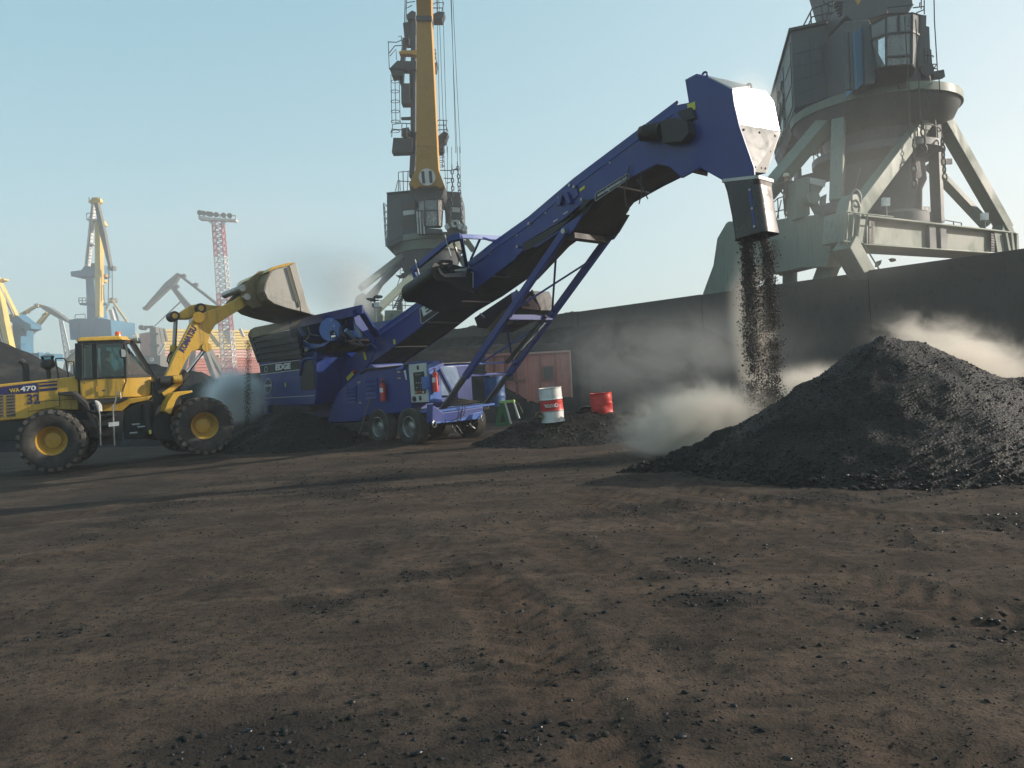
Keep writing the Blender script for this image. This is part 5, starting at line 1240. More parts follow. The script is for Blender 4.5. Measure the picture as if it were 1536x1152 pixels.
MB().beam(Wm(MF.L('B', 232, 757, EB-0.005)), Wm(MF.L('B', 560, 740, EB-0.005)), 0.02, 0.02).build('body_seam', M['cabinet'], body, world=True)
mp('B', [(371, 656), (379, 655), (381, 684), (373, 685)], EB-0.004, -0.01, 'small_label', M['warn'], body)
mp('B', [(236, 804), (262, 803), (262, 856), (240, 858)], EB+0.1, 0.2, 'support_leg', M['blue'])
mp('B', [(478, 798), (535, 792), (540, 840), (490, 850), (486, 825)], EB+0.1, 0.3, 'leg_bracket', M['black'])
for b in (EB+0.15, 2.2):
    p = MF.L('B', 250, 850, EB+0.2); mbeam((p.x, b, 0.0), (p.x, b, p.z+0.05), 0.16, 0.16, 'support_leg', M['black'])

# extinguishers hung on the machine
def extinguisher(p, label, h=0.56, r=0.085):
    e = thing('fire_extinguisher', label, 'fire extinguisher', p)
    b = MB().lathe([(0.001, 0), (r, 0.0), (r, h*0.82), (r*0.75, h*0.9), (r*0.35, h*0.95), (0.001, h*0.96)], (0, 0, 0), (0, 0, 1), 18).build('cylinder', M['red'], e)
    MB().tube((0, 0, h*0.94), (0, 0, h*1.06), 0.025, seg=10).build('valve', M['black'], e)
    nd = V3((-0.7, -0.7, 0))*r
    MB().beam((-0.06, 0.06, h*1.08), (0.07, -0.07, h*1.12), 0.025, 0.02).build('handle', M['red'], e)
    lab = []
    for k in range(7):
        a = R(180+10+15*k); lab.append((math.cos(a)*(r+0.003), math.sin(a)*(r+0.003)))
    lm = MB()
    for (x0, y0), (x1, y1) in zip(lab[:-1], lab[1:]): lm.loft([(x0, y0, h*0.45), (x1, y1, h*0.45), (x1, y1, h*0.68), (x0, y0, h*0.68)], [(x0*0.97, y0*0.97, h*0.45), (x1*0.97, y1*0.97, h*0.45), (x1*0.97, y1*0.97, h*0.68), (x0*0.97, y0*0.97, h*0.68)])
    lm.build('label', M['letter_white'], e)
    MB().path([(0.03, -0.03, h*1.0), (0.10, -0.05, h*0.9), (r+0.02, -0.03, h*0.6), (r+0.01, -0.02, h*0.3)], 0.012, 6).build('hose', M['black'], e)
    return e
p = Wm(MF.L('J', 246, 568, 0.03)); extinguisher(p, 'red fire extinguisher beside the louvres on the blue engine housing', 0.56)
p = Wm(MF.bz('J', 795, 474, TD+0.10)); extinguisher(p, 'red fire extinguisher hung on the open pale blue cabinet door', 0.58)

# ================================================================== CRANES
def wbeam(mb, view, p, q, Y0, Y1, wpx, dep=None, w2=None):
    """beam between two sighted points; width given in photo pixels at its distance"""
    s = VIEWS[view][2]; a, b = at(view, *p, Y0), at(view, *q, Y1)
    w0 = wpx/s*Y0/FPX; w1 = (wpx if w2 is None else w2)/s*Y1/FPX
    d0 = w0 if dep is None else dep; d1 = w1 if dep is None else dep
    return mb.beam(a, b, d0, w0, up=(b-a).cross(V3((0, 1, 0))), w2=d1, h2=w1)
def wpoly(mb, view, pts, Y, depth):
    if isinstance(Y, (int, float)): Y = [Y]*len(pts)
    return mb.prism([at(view, x, y, yy) for (x, y), yy in zip(pts, Y)], (0, depth, 0))
def wtube(mb, view, pts, Y, r, seg=5):
    if isinstance(Y, (int, float)): Y = [Y]*len(pts)
    return mb.path([at(view, x, y, yy) for (x, y), yy in zip(pts, Y)], r, seg)
def chain(view, pts, Y, link, thick, parent, mat, name='hanging_chain'):
    P = [at(view, x, y, Y) for x, y in pts]; mb = MB(); k = 0
    for a, b in zip(P[:-1], P[1:]):
        n = max(1, int((b-a).length/(link*0.72))); d = (b-a).normalized()
        for i in range(n):
            c = a.lerp(b, (i+0.5)/n)
            s = V3((1, 0, 0)) if k % 2 else V3((0, 1, 0)); s = (s-d*s.dot(d)).normalized(); k += 1
            pts_ = [c+d*(math.cos(t)*link*0.5)+s*(math.sin(t)*link*0.27) for t in [j*math.pi/4 for j in range(9)]]
            mb.path(pts_, thick, 5)
    return mb.build(name, mat, parent, world=True, kind='stuff')

# ---- green portal crane at the right
Pc = at('0', 1294, 360, 30.5)
def heading(a, b): return math.degrees(math.atan2(b.y-a.y, b.x-a.x))
GR = Frame(Pc, heading(Pc, at('0', 1516, 365, 37.8)))
GL = Frame(Pc, heading(Pc, at('0', 1079, 380, 36.5)))
gc = thing('portal_crane', 'pale green portal crane towering over the wall, chains hanging from its frame', 'harbour crane', (Pc.x+3, Pc.y+5, 0), 0)
def gp(F, view, pts, b, th, name, mat='crane_green', bevel=0.03, parent=None): return fpr(MB(), F, view, pts, b, th).build(name, M[mat], parent or gc, world=True, bevel=bevel)
GRW = lambda view, x, y, b=0.0: GR.W(GR.L(view, x, y, b)); GLW = lambda view, x, y, b=0.0: GL.W(GL.L(view, x, y, b))
beamR = gp(GR, 'S', [(-2, 800), (950, 905), (950, 1066), (-2, 996)], 0.05, 0.9, 'portal_beam')
gp(GR, 'S', [(-20, 788), (1030, 910), (1032, 922), (-20, 806)], -0.25, 1.5, 'beam_flange')
gp(GR, 'S', [(-20, 990), (1050, 1062), (1050, 1074), (-20, 1002)], -0.25, 1.5, 'beam_flange')
gp(GR, 'S', [(432, 862), (478, 868), (486, 1030), (436, 1026)], -0.12, 0.2, 'beam_stiffener', 'crane_dark'); gp(GR, 'S', [(508, 872), (552, 877), (556, 1036), (514, 1032)], -0.12, 0.2, 'beam_stiffener', 'crane_dark')
gp(GR, 'S', [(880, 905), (940, 905), (990, 1064), (905, 1060)], -0.15, 1.1, 'corner_plate', 'crane_green')
for k in range(3): gp(GR, 'S', [(960+38*k, 918), (975+38*k, 918), (1005+26*k, 1062), (985+26*k, 1062)], -0.3, 0.9, 'corner_rib')
gp(GR, 'S', [(935, 912), (950, 830), (968, 806), (985, 825), (1028, 916)], 0.1, 0.5, 'lifting_lug')
# left beam, corner and legs
gp(GL, 'T', [(1172, 88), (900, 118), (760, 130), (590, 160), (420, 162), (270, 165), (262, 400), (330, 505), (590, 500), (640, 560), (730, 545), (830, 520), (1030, 520), (1060, 345), (1152, 318)], 0, -0.9, 'portal_beam')
gp(GL, 'T', [(272, 163), (250, 178), (182, 295), (152, 500), (62, 745), (40, 800), (240, 800), (330, 640), (600, 470), (600, 300), (330, 170)], 0.25, -1.4, 'portal_leg')
gp(GR, 'T', [(1172, 88), (1336, 108), (1304, 332), (1150, 318)], -0.15, 0.9, 'corner_box')
for k in range(3): gp(GR, 'T', [(1186+46*k, 98+5*k), (1200+46*k, 100+5*k), (1186+40*k, 320+3*k), (1172+40*k, 318+3*k)], -0.42, 0.3, 'corner_rib')
gp(GR, 'E', [(604, 836), (612, 790), (628, 762), (644, 762), (662, 800), (672, 842)], 0.0, 0.5, 'lifting_lug')
def glink(c, r, th, ax): 
    pts = [c+V3((math.cos(t)*r*0.6*ax[0], math.cos(t)*r*0.6*ax[1], math.sin(t)*r)) for t in [j*math.pi/6 for j in range(13)]]
    return MB().path(pts, th, 6).build('shackle', M['crane_green'], gc, world=True)
glink(GRW('R', 922, 945, -0.2), 0.32, 0.05, (1, 0.2)); glink(GRW('R', 920, 1030, -0.3), 0.26, 0.05, (1, 0.3))
for p, q, b in (((1105, 345), (900, 880), 0.9), ((1160, 330), (1470, 880), -0.3)):
    gw = GLW if b > 0 else GRW; m = MB(); m.beam(gw('T', *p, -0.9 if b > 0 else b), gw('T', *q, -0.9 if b > 0 else b), 0.55 if b > 0 else 0.7, 0.7, up=GR.n).build('portal_leg', M['crane_green'], gc, world=True, bevel=0.04)
cage = MB()
for pts in ((( 1172, 92), (1154, 316), (1365, 572)), ((1240, 100), (1262, 400), (1330, 520)), ((1182, 95), (1200, 370)), ((1336, 112), (1304, 330), (1445, 560)), ((1152, 316), (1306, 330)), ((1172, 90), (1336, 110), (1536, 130))):
    MB().path([GRW('T', x, y, -0.55) for x, y in pts], 0.03, 5).build('cage_rail', M['crane_green'], gc, world=True)
for view, F, x, y0, y1, n, w in (('S', GR, 38, 845, 990, 9, 24), ('S', GR, 868, 930, 1056, 8, 22), ('T', GR, 1362, 160, 335, 10, 30), ('S', GR, 448, 62, 100, 3, 20), ('S', GR, 508, 75, 120, 4, 20)):
    m = MB()
    for k in range(n):
        y = y0+(y1-y0)*k/(n-1); m.beam(F.W(F.L(view, x-w/2, y-3, -0.1)), F.W(F.L(view, x+w/2, y+3, -0.1)), 0.05, 0.09)
    m.build('foot_rungs', M['crane_frame'], gc, world=True, kind='stuff')
# A-frame over the right beam
apex = GRW('E', 950, 425, 0.4)
m = MB().beam(GRW('E', 640, 830, 0.3), GRW('E', 935, 440, 0.3), 0.60, 0.48, up=GR.n).build('frame_leg', M['crane_green'], gc, world=True, bevel=0.03)
m = MB().beam(GRW('E', 962, 440, 0.3), GRW('E', 1228, 905, 0.3), 0.60, 0.55, up=GR.n).build('frame_leg', M['crane_green'], gc, world=True, bevel=0.03)
gp(GR, 'S', [(428, 62), (460, 34), (510, 62), (530, 100), (505, 130), (480, 105), (455, 120), (415, 160)], 0.0, 0.7, 'apex_plate')
m = MB().beam(GRW('S', 462, 120, 0.35), GRW('S', 492, 850, 0.35), 0.30, 0.45, up=GR.n).build('frame_post', M['crane_dark'], gc, world=True, bevel=0.02)
MB().beam(GRW('S', 425, 440, 2.2), GRW('S', 830, 870, 0.6), 0.35, 0.42, up=GR.n).build('frame_brace', M['crane_green'], gc, world=True, bevel=0.02)
MB().beam(GRW('S', 500, 425, 1.2), GRW('S', 585, 425, 1.0), 0.1, 0.25).build('frame_gusset', M['crane_dark'], gc, world=True)
chain('S', [(382, 140), (392, 250), (402, 365)], 33.2, 0.34, 0.038, gc, M['crane_frame'])
chain('S', [(322, 270), (330, 400)], 32.6, 0.18, 0.02, gc, M['crane_frame']); chain('S', [(324, 400), (330, 600)], 32.6, 0.38, 0.042, gc, M['crane_frame'])
chain('S', [(522, 265), (530, 400), (542, 560)], 33.6, 0.34, 0.038, gc, M['crane_frame'])
# slewing ring, cone and column
rl, rr_ = at('Q', 278, 985, 35.8), at('Q', 1466, 762, 35.8)
RC = (rl+rr_)/2; RR = (rr_-rl).length/2
zc = RC.z-0.25
ring_ = MB().lathe([(0.5, 0.42), (RR-0.05, 0.42), (RR, 0.40), (RR, 0.06), (RR-0.06, 0.03), (RR-0.5, 0.02)], (RC.x, RC.y, zc), (0, 0, 1), 64).build('slewing_ring', M['crane_green'], gc, world=True)
MB().lathe([(RR-0.1, 0.03), (RR-0.35, -0.45), (RR-0.9, -0.75), (RR-1.3, -0.9)], (RC.x, RC.y, zc), (0, 0, 1), 56).build('ring_underside', M['crane_dark'], ring_, world=True)
zd = GLW('T', 800, 130).z
MB().lathe([(RR-1.3, zc-0.85), (RR-1.6, zc-2.0), (1.95, zc-3.0), (1.75, zc-3.4), (1.7, zd+0.3), (2.1, zd+0.1), (2.1, zd-0.5)], (RC.x, RC.y, 0), (0, 0, 1), 40).build('centre_column', M['crane_dark'], gc, world=True)
MB().lathe([(1.75, zd+3.1), (2.7, zd+3.05), (2.7, zd+2.75), (1.75, zd+2.4)], (RC.x, RC.y, 0), (0, 0, 1), 32).build('column_gallery', M['crane_dark'], gc, world=True)
for k in range(14):
    a = k*2*math.pi/14; c = V3((RC.x+2.6*math.cos(a), RC.y+2.6*math.sin(a), zd+3.05))
    MB().tube(c, c+V3((0, 0, 1.0)), 0.025, seg=5).build('gallery_post', M['crane_frame'], gc, world=True)
for z in (0.55, 1.0):
    MB().path([V3((RC.x+2.6*math.cos(k*math.pi/12), RC.y+2.6*math.sin(k*math.pi/12), zd+3.05+z)) for k in range(25)], 0.025, 5).build('gallery_rail', M['crane_frame'], gc, world=True)
# left struts, deck gear
MB().beam(GLW('R', 60, 900, 0.2), at('R', 640, 215, 34.6), 0.6, 0.62, up=GL.n).build('frame_leg', M['crane_green'], gc, world=True, bevel=0.03)
MB().beam(at('R', 755, 200, 33.4), at('R', 735, 980, 32.0), 0.5, 0.42).build('frame_post', M['crane_green'], gc, world=True, bevel=0.03)
MB().beam(at('R', 600, 440, 38.5), at('R', 700, 620, 37.0), 0.4, 0.3).build('frame_brace', M['crane_dark'], gc, world=True)
MB().beam(at('R', 890, 360, 35), at('R', 890, 600, 35), 0.4, 0.45).build('frame_post', M['crane_green'], gc, world=True)
wpoly(MB(), 'R', [(330, 770), (362, 745), (362, 660), (398, 655), (400, 725), (530, 690), (560, 690), (700, 620), (700, 760), (600, 775), (470, 735), (340, 765)], 36.0, 0.5).build('upper_walkway', M['crane_dark'], gc, world=True)
wpoly(MB(), 'R', [(338, 768), (472, 732), (482, 1100), (352, 1140)], 32.6, 1.2).build('switch_box', M['crane_green'], gc, world=True, bevel=0.03)
wpoly(MB(), 'R', [(474, 738), (640, 768), (632, 800), (568, 900), (480, 905)], 33.2, 0.9).build('cable_bin', M['crane_green'], gc, world=True, bevel=0.02)
wpoly(MB(), 'R', [(478, 745), (634, 772), (622, 835), (480, 800)], 33.17, 0.02).build('bin_mesh', M['mast_white'], gc, world=True)
wpoly(MB(), 'R', [(484, 900), (545, 890), (580, 1080), (560, 1110), (500, 1000)], 32.4, 0.3).build('bin_stand', M['crane_green'], gc, world=True); wpoly(MB(), 'R', [(600, 920), (640, 900), (630, 1020), (590, 1090)], 32.2, 0.3).build('bin_stand', M['crane_green'], gc, world=True)
c = at('R', 515, 935, 32.2); MB().tube(c, c+V3((0.0, 0.5, 0)), 0.26, seg=18).build('cable_reel', M['crane_green'], gc, world=True)
wpoly(MB(), 'R', [(640, 990), (780, 960), (860, 960), (820, 1060), (620, 1090)], 31.4, 0.6).build('deck_locker', M['crane_dark'], gc, world=True)
wtube(MB(), 'R', [(965, 640), (940, 740), (900, 880)], [31.2, 31, 30.6], 0.02).build('sling_rope', M['crane_frame'], gc, world=True)
for pts in (((80, 1030), (170, 945), (300, 900), (350, 905)), ((140, 1075), (240, 1050), (350, 1030)), ((170, 945), (178, 1140)), ((205, 960), (160, 1150)), ((300, 900), (305, 1120)), ((225, 900), (245, 1130))):
    wtube(MB(), 'R', pts, 34.2, 0.025).build('deck_rail', M['crane_frame'], gc, world=True)
kr = gp(GR, 'S', [(338, 732), (440, 735), (440, 838), (340, 832)], 1.2, 0.25, 'name_board', 'crane_dark')
ftext('lettering', 'КРАН', GR, 'S', 342, 752, 418, 752, 26, 1.17, M['letter_white'], gc)
gp(GR, 'S', [(130, 735), (335, 730), (335, 830), (130, 812)], 1.6, 1.0, 'winch_box', 'crane_dark'); gp(GR, 'S', [(315, 700), (338, 700), (338, 830), (315, 830)], 1.1, 0.2, 'deck_post', 'crane_dark')
c = GRW('S', 330, 680, 1.2); MB().ball(c, 0.16, 6).build('deck_lamp', M['crane_frame'], gc, world=True)
for x, y, y2 in ((130, 705, 800), (812, 805, 890)):
    MB().tube(GRW('S', x+2, y, 0.1), GRW('S', x+5, y2, 0.1), 0.04, seg=6).build('lamp_post', M['crane_dark'], gc, world=True)
    for dx in (-12, 12):
        c = GRW('S', x+dx, y, 0.0); MB().beam(c-V3((0, 0, 0.16)), c+V3((0.02, 0, 0.16)), 0.16, 0.14).build('deck_lamp', M['lamp'], gc, world=True)
for pts in (((515, 825), (655, 850)), ((515, 825), (515, 850)), ((655, 850), (655, 870)), ((600, 840), (602, 865)), ((640, 905), (670, 925), (710, 930), (745, 918))):
    MB().path([GRW('S', x, y, 0.3) for x, y in pts], 0.025, 5).build('deck_rail', M['crane_frame'], gc, world=True)
m = MB(); m.tube(GRW('S', 262, 495, 3), GRW('S', 268, 650, 3), 0.05)
for k in range(8): m.beam(GRW('S', 255, 500+20*k, 3), GRW('S', 272, 500+20*k, 3), 0.3, 0.08)
m.build('column_ladder', M['crane_frame'], gc, world=True, kind='stuff')
wpoly(MB(), 'T', [(640, 515), (832, 520), (830, 545), (768, 548), (765, 562), (718, 562), (716, 552), (645, 550)], 36, 1.0).build('under_plate', M['crane_green'], gc, world=True)
MB().tube(at('T', 742, 560, 36.3), at('T', 740, 700, 36.3), 0.32, seg=12).build('cable_post', M['crane_green'], gc, world=True)
wpoly(MB(), 'S', [(78, 1145), (86, 1110), (104, 1104), (100, 1130), (84, 1148)], 33, 0.3).build('leg_lug', M['crane_green'], gc, world=True); wpoly(MB(), 'S', [(172, 1092), (200, 1095), (204, 1112), (188, 1112)], 33, 0.3).build('leg_lug', M['crane_green'], gc, world=True)
# machinery house
hf = [at('Q', 235, 240, 37.0), at('Q', 262, 842, 37.0), at('Q', 690, 700, 36.4), at('Q', 652, 150, 36.4)]
hb = [at('Q', 78, 528, 46.0), at('Q', 150, 1000, 46.0)]
off = V3((hb[0].x-hf[0].x, hb[0].y-hf[0].y, 0))
house = MB().prism(hf, off).build('machinery_house', M['crane_dark'], gc, world=True, bevel=0.05)
MB().prism([hf[0]+V3((-0.12, -0.12, 0.10)), hf[0]+V3((-0.12, -0.12, -0.02)), hf[3]+V3((0, -0.12, -0.02)), hf[3]+V3((0, -0.12, 0.10))], off*1.02).build('house_eave', M['crane_frame'], house, world=True)
MB().prism([hf[1]+V3((0.05, 0.1, 0)), hf[1]+V3((0.2, 0.1, -0.45)), hf[2]+V3((0, 0.1, -0.45)), hf[2]+V3((0, 0.1, 0))], off*0.98).build('house_floor', M['crane_frame'], house, world=True)
lerp2 = lambda u, v: (hf[0].lerp(hf[3], u)).lerp(hf[1].lerp(hf[2], u), v)
for i in range(3):
    for j in range(5):
        u0, u1, v0, v1 = i/3+0.012, (i+1)/3-0.012, 0.14+j*0.17+0.008, 0.14+(j+1)*0.17-0.008
        MB().prism([lerp2(u0, v0), lerp2(u1, v0), lerp2(u1, v1), lerp2(u0, v1)], (0, -0.03, 0)).build('house_panel', M['crane_rust'] if i == 2 and j in (1, 2) else M['crane_dark'], house, world=True)
sl = lambda u, v: hf[0].lerp(hf[1], v)+off*u
for i in range(3):
    for j in range(3):
        MB().prism([sl(i/3+0.03, 0.12+j*0.28), sl((i+1)/3-0.03, 0.12+j*0.28), sl((i+1)/3-0.03, 0.12+(j+1)*0.28-0.03), sl(i/3+0.03, 0.12+(j+1)*0.28-0.03)], (-0.04, 0, 0)).build('house_panel', M['crane_green'] if (i+j) % 2 == 0 else M['crane_dark'], house, world=True)
for i in range(2):
    pts = [sl(0.38+i*0.16+0.05*math.sin(k*1.3), 0.30+k*0.07)+V3((-0.09, 0, 0)) for k in range(9)]
    MB().path(pts, 0.045, 5).build('wall_pipe', M['crane_frame'], house, world=True)
for i in range(3):
    MB().prism([sl(0.40+i*0.13, 0.80), sl(0.49+i*0.13, 0.80), sl(0.49+i*0.13, 0.96), sl(0.40+i*0.13, 0.96)], (-0.10, 0, 0)).build('vent', M['cabinet'], house, world=True)
c = sl(0.72, 0.93)+V3((-0.3, 0, 0)); MB().tube(c-V3((0.2, 0.3, 0.1)), c+V3((0.2, 0.3, 0.1)), 0.22, 0.16, 14).build('floodlight', M['crane_frame'], house, world=True)
# tower, cab and gear over the ring
wpoly(MB(), 'Q', [(560, -300), (1130, -300), (1175, 0), (1180, 40), (1140, 100), (975, 105), (845, 145), (790, 190), (720, 170), (660, 120), (650, 0)], 34.6, 3.0).build('tower_base', M['crane_dark'], gc, world=True, bevel=0.04)
wpoly(MB(), 'Q', [(650, 160), (840, 150), (900, 300), (1290, 300), (1335, 690), (1100, 690), (700, 720), (680, 500)], 34.2, 3.0).build('tower_base', M['crane_dark'], gc, world=True, bevel=0.04)
for x in (655, 690, 718): MB().tube(at('Q', x, 250, 31.8), at('Q', x+20, 690, 31.8), 0.10, seg=8).build('riser_pipe', M['far_blue' if x > 700 else 'crane_dark'], gc, world=True)
wpoly(MB(), 'Q', [(738, 240), (790, 200), (800, 640), (740, 680)], 31.8, 1.0).build('riser_duct', M['far_blue'], gc, world=True)
wpoly(MB(), 'Q', [(800, 180), (840, 160), (870, 320), (900, 540), (880, 640), (810, 650)], 31.6, 1.2).build('cab_side', M['crane_dark'], gc, world=True)
cabq = [(842, 195), (965, 130), (1168, 98), (1232, 118), (1222, 268), (1195, 528), (1162, 492), (972, 508), (895, 528), (855, 310)]
cabY = [31.6, 31.0, 31.0, 31.8, 31.8, 31.8, 31.1, 31.1, 31.6, 31.6]
def gpane(pts, Ys, mat='glass_crane'):
    P = [at('Q', x, y, yy) for (x, y), yy in zip(pts, Ys)]; return MB().prism(P, (0, 0.03, 0)).build('window_pane', M[mat], cab_, world=True, smooth=0)
cab_ = wpoly(MB(), 'Q', [(890, 528), (975, 512), (1165, 496), (1200, 530), (1180, 580), (930, 600), (900, 570)], [31.4, 31.0, 31.0, 31.6, 31.6, 31.4, 31.6], 1.9).build('operator_cab', M['crane_dark'], gc, world=True, bevel=0.02)
wpoly(MB(), 'Q', [(838, 190), (968, 124), (1170, 92), (1236, 112), (1236, 122), (1170, 104), (970, 136), (842, 202)], [31.6, 31.0, 31.0, 31.8, 31.8, 31.0, 31.0, 31.6], 1.9).build('cab_roof', M['crane_dark'], cab_, world=True)
wpoly(MB(), 'Q', [(850, 200), (1225, 130), (1215, 500), (900, 520)], 33.2, 0.1).build('cab_back', M['crane_rust'], cab_, world=True)
for pts, Ys in ((((846, 204), (958, 142), (964, 258), (852, 302)), (31.6, 31.0, 31.0, 31.6)), (((976, 130), (1062, 118), (1066, 240), (980, 256)), (31, 31, 31, 31)), (((1070, 118), (1162, 104), (1166, 236), (1072, 240)), (31, 31, 31, 31)), (((1170, 106), (1228, 124), (1222, 262), (1172, 242)), (31.0, 31.8, 31.8, 31.0)),
                ((( 858, 314), (962, 268), (966, 504), (896, 522)), (31.6, 31, 31, 31.6)), (((980, 266), (1164, 244), (1160, 420), (978, 432)), (31, 31, 31, 31)), (((980, 440), (1160, 426), (1158, 490), (976, 500)), (31, 31, 31, 31)), (((1176, 254), (1220, 272), (1194, 522), (1168, 494)), (31.05, 31.8, 31.8, 31.05))):
    gpane(pts, Ys)
for p, q in (((968, 128), (970, 508)), ((1168, 100), (1164, 494)), ((852, 306), (970, 262)), ((970, 262), (1168, 240)), ((1168, 240), (1222, 268)), ((976, 436), (1160, 424)), ((844, 196), (856, 310)), ((856, 310), (896, 526)), ((1066, 116), (1070, 242)), ((1232, 116), (1222, 268)), ((1222, 268), (1196, 526))):
    yy = lambda x: 31.6 if x < 900 else (31.75 if x > 1190 else 30.97)
    MB().beam(at('Q', *p, yy(p[0])), at('Q', *q, yy(q[0])), 0.06, 0.07).build('window_frame', M['crane_frame'], cab_, world=True)
wpoly(MB(), 'Q', [(1232, 112), (1278, 118), (1276, 200), (1300, 206), (1312, 520), (1335, 690), (1245, 690), (1215, 560), (1225, 300)], 33.6, 1.2).build('gear_housing', M['crane_dark'], gc, world=True)
wpoly(MB(), 'Q', [(900, 560), (1180, 520), (1290, 500), (1320, 620), (1300, 690), (1090, 690), (880, 680)], 32.6, 1.6).build('slew_gear', M['crane_frame'], gc, world=True, bevel=0.05)
for x, y, r in ((1285, 530, 0.28), (1180, 590, 0.3), (1100, 640, 0.25)):
    c = at('Q', x, y, 32.3); MB().tube(c, c+V3((0, 0.6, 0)), r, seg=16).build('sheave', M['crane_frame'], gc, world=True)
wpoly(MB(), 'Q', [(1200, 680), (1320, 632), (1330, 640), (1270, 680)], 32.2, 0.1).build('slew_plate', M['crane_green'], gc, world=True)
MB().beam(at('Q', 1320, 585, 33), at('Q', 1405, 570, 33), 0.25, 0.30).build('fairlead_arm', M['crane_frame'], gc, world=True)
for pts in (((1262, 370), (1264, 500)), ((1288, 370), (1288, 500)), ((1262, 420), (1330, 430), (1330, 440)), ((1310, 380), (1320, 520)), ((1322, 495), (1356, 492), (1340, 520)), ((1330, 540), (1332, 560), (1370, 570), (1362, 528), (1330, 528))):
    wtube(MB(), 'Q', pts, 33.2, 0.03).build('guard_rail', M['crane_frame'], gc, world=True)
for pts in (((1336, -60), (1340, 160), (1362, 520)), ((1262, -60), (1262, 110)), ((1240, -60), (1238, 70)), ((1375, 590), (1382, 720)), ((1110, 130), (1128, 420), (1160, 1060)), ((1196, 150), (1218, 600), (1240, 930)), ((1290, 690), (1300, 860))):
    wtube(MB(), 'Q', pts, 30.4, 0.022).build('hoist_rope', M['crane_frame'], gc, world=True)
for pts in (((325, 215), (400, 68), (480, 40), (570, 5)), ((365, 205), (400, 130), (500, 104), (570, 95)), ((388, 95), (396, 200)), ((472, 45), (486, 185)), ((485, -40), (490, 20), (545, 50), (575, 40)), ((520, -20), (530, 110)), ((510, 180), (515, 120), (560, 100)), ((570, -60), (545, 150))):
    wtube(MB(), 'Q', pts, 33.0, 0.03).build('roof_rail', M['crane_frame'], gc, world=True)
for pts in (((978, 100), (975, 60), (1130, 40), (1178, 36)), ((1136, 40), (1136, 95)), ((1175, 60), (1258, 50), (1258, 75), (1200, 100)), ((1225, 55), (1228, 20))):
    wtube(MB(), 'Q', pts, 31.0, 0.025).build('roof_rail', M['crane_frame'], gc, world=True)
for k in range(5):
    wpoly(MB(), 'Q', [(580+k*10, 10+k*22), (640, 8+k*22), (640, 16+k*22), (580+k*10, 20+k*22)], 33.4, 0.3).build('roof_step', M['crane_frame'], gc, world=True)
wpoly(MB(), 'Q', [(728, -20), (790, -20), (752, 38)], 32.9, 0.05).build('tower_plate', M['crane_yellow'], gc, world=True)
# worker on the deck
f0 = at('R', 268, 1118, 33.6); W_ = lambda x, y, z: f0+V3((x, y, z))
person('person', 'worker in a pale hard hat standing on the green crane deck, hand raised', dict(pelvis=W_(0, 0, 0.93), chest=W_(0.02, 0, 1.32), neck=W_(0.02, -0.02, 1.50), head=W_(0.0, -0.05, 1.64), face=V3((0.9, -0.45, -0.1)),
    shL=W_(-0.19, 0.02, 1.42), elL=W_(-0.24, 0.02, 1.12), wrL=W_(-0.16, -0.12, 0.90), shR=W_(0.21, 0, 1.42), elR=W_(0.32, -0.10, 1.22), wrR=W_(0.20, -0.14, 1.46),
    hipL=W_(-0.09, 0, 0.88), knL=W_(-0.10, -0.02, 0.48), anL=W_(-0.11, 0.02, 0.08), toeL=W_(-0.08, -0.14, 0.04), hipR=W_(0.09, 0, 0.88), knR=W_(0.10, -0.03, 0.48), anR=W_(0.10, 0.02, 0.08), toeR=W_(0.16, -0.13, 0.04)),
    [M['cloth_brown'], M['skin'], M['cloth'], M['black']], helmet=M['helmet'], hair=False)

# ---- crane 11 in the middle
c0 = at('0', 645, 470, 62)
c11 = thing('portal_crane', 'dark portal crane with ochre jib marked 11, standing behind the blue conveyor', 'harbour crane', (c0.x, c0.y, 0), 0)
def cp(view, pts, Y, dep, name, mat, bevel=0.0, parent=None): return wpoly(MB(), view, pts, Y, dep).build(name, M[mat], parent or c11, world=True, bevel=bevel)
def ct(view, pts, Y, r, name='guard_rail', mat='crane_frame', parent=None): return wtube(MB(), view, pts, Y, r).build(name, M[mat], parent or c11, world=True)
h11 = cp('U', [(148, 500), (400, 476), (450, 560), (470, 960), (330, 1010), (145, 1090)], 59.5, 6.5, 'machinery_house', 'crane_dark', 0.05)
for i in range(4): cp('U', [(320, 622+i*72), (442, 610+i*72), (444, 655+i*72), (322, 672+i*72)], 59.44, 0.05, 'house_panel', 'crane_rust' if i != 1 else 'cabinet', parent=h11)
cp('U', [(146, 520), (315, 560), (318, 960), (150, 1040)], 59.44, 0.05, 'house_panel', 'crane_dark', parent=h11)
cp('U', [(142, 494), (400, 470), (404, 482), (142, 508)], 59.3, 7.0, 'house_eave', 'crane_frame', parent=h11)
for i in range(6):
    ct('U', [(112+4*i, 612+70*i), (146, 640+70*i)], [62.5, 59.6], 0.06, 'wall_rib', 'cabinet', h11)
ct('U', [(112, 612), (118, 720), (130, 940), (140, 1080)], 62.5, 0.09, 'wall_pipe', 'cabinet', h11)
h2 = cp('U', [(760, 478), (945, 490), (960, 800), (780, 840)], 61.5, 5, 'machinery_house', 'crane_dark', 0.04)
for i in range(4): cp('U', [(850, 585+68*i), (932, 590+68*i), (936, 640+68*i), (852, 636+68*i)], 61.44, 0.05, 'house_panel', 'cabinet' if i % 2 else 'crane_dark', parent=h2)
cp('U', [(385, 400), (760, 400), (768, 470), (740, 545), (700, 580), (450, 590), (400, 500)], 58.6, 4.0, 'jib_foot', 'crane_frame', 0.05)
jp = [(380, 405), (455, 250), (462, 0), (690, 0), (705, 250), (772, 425), (705, 450), (690, 425), (490, 430), (455, 460)]
jY = [58, 57.7, 57, 57, 57.7, 58, 58.1, 58.05, 58.05, 58.1]
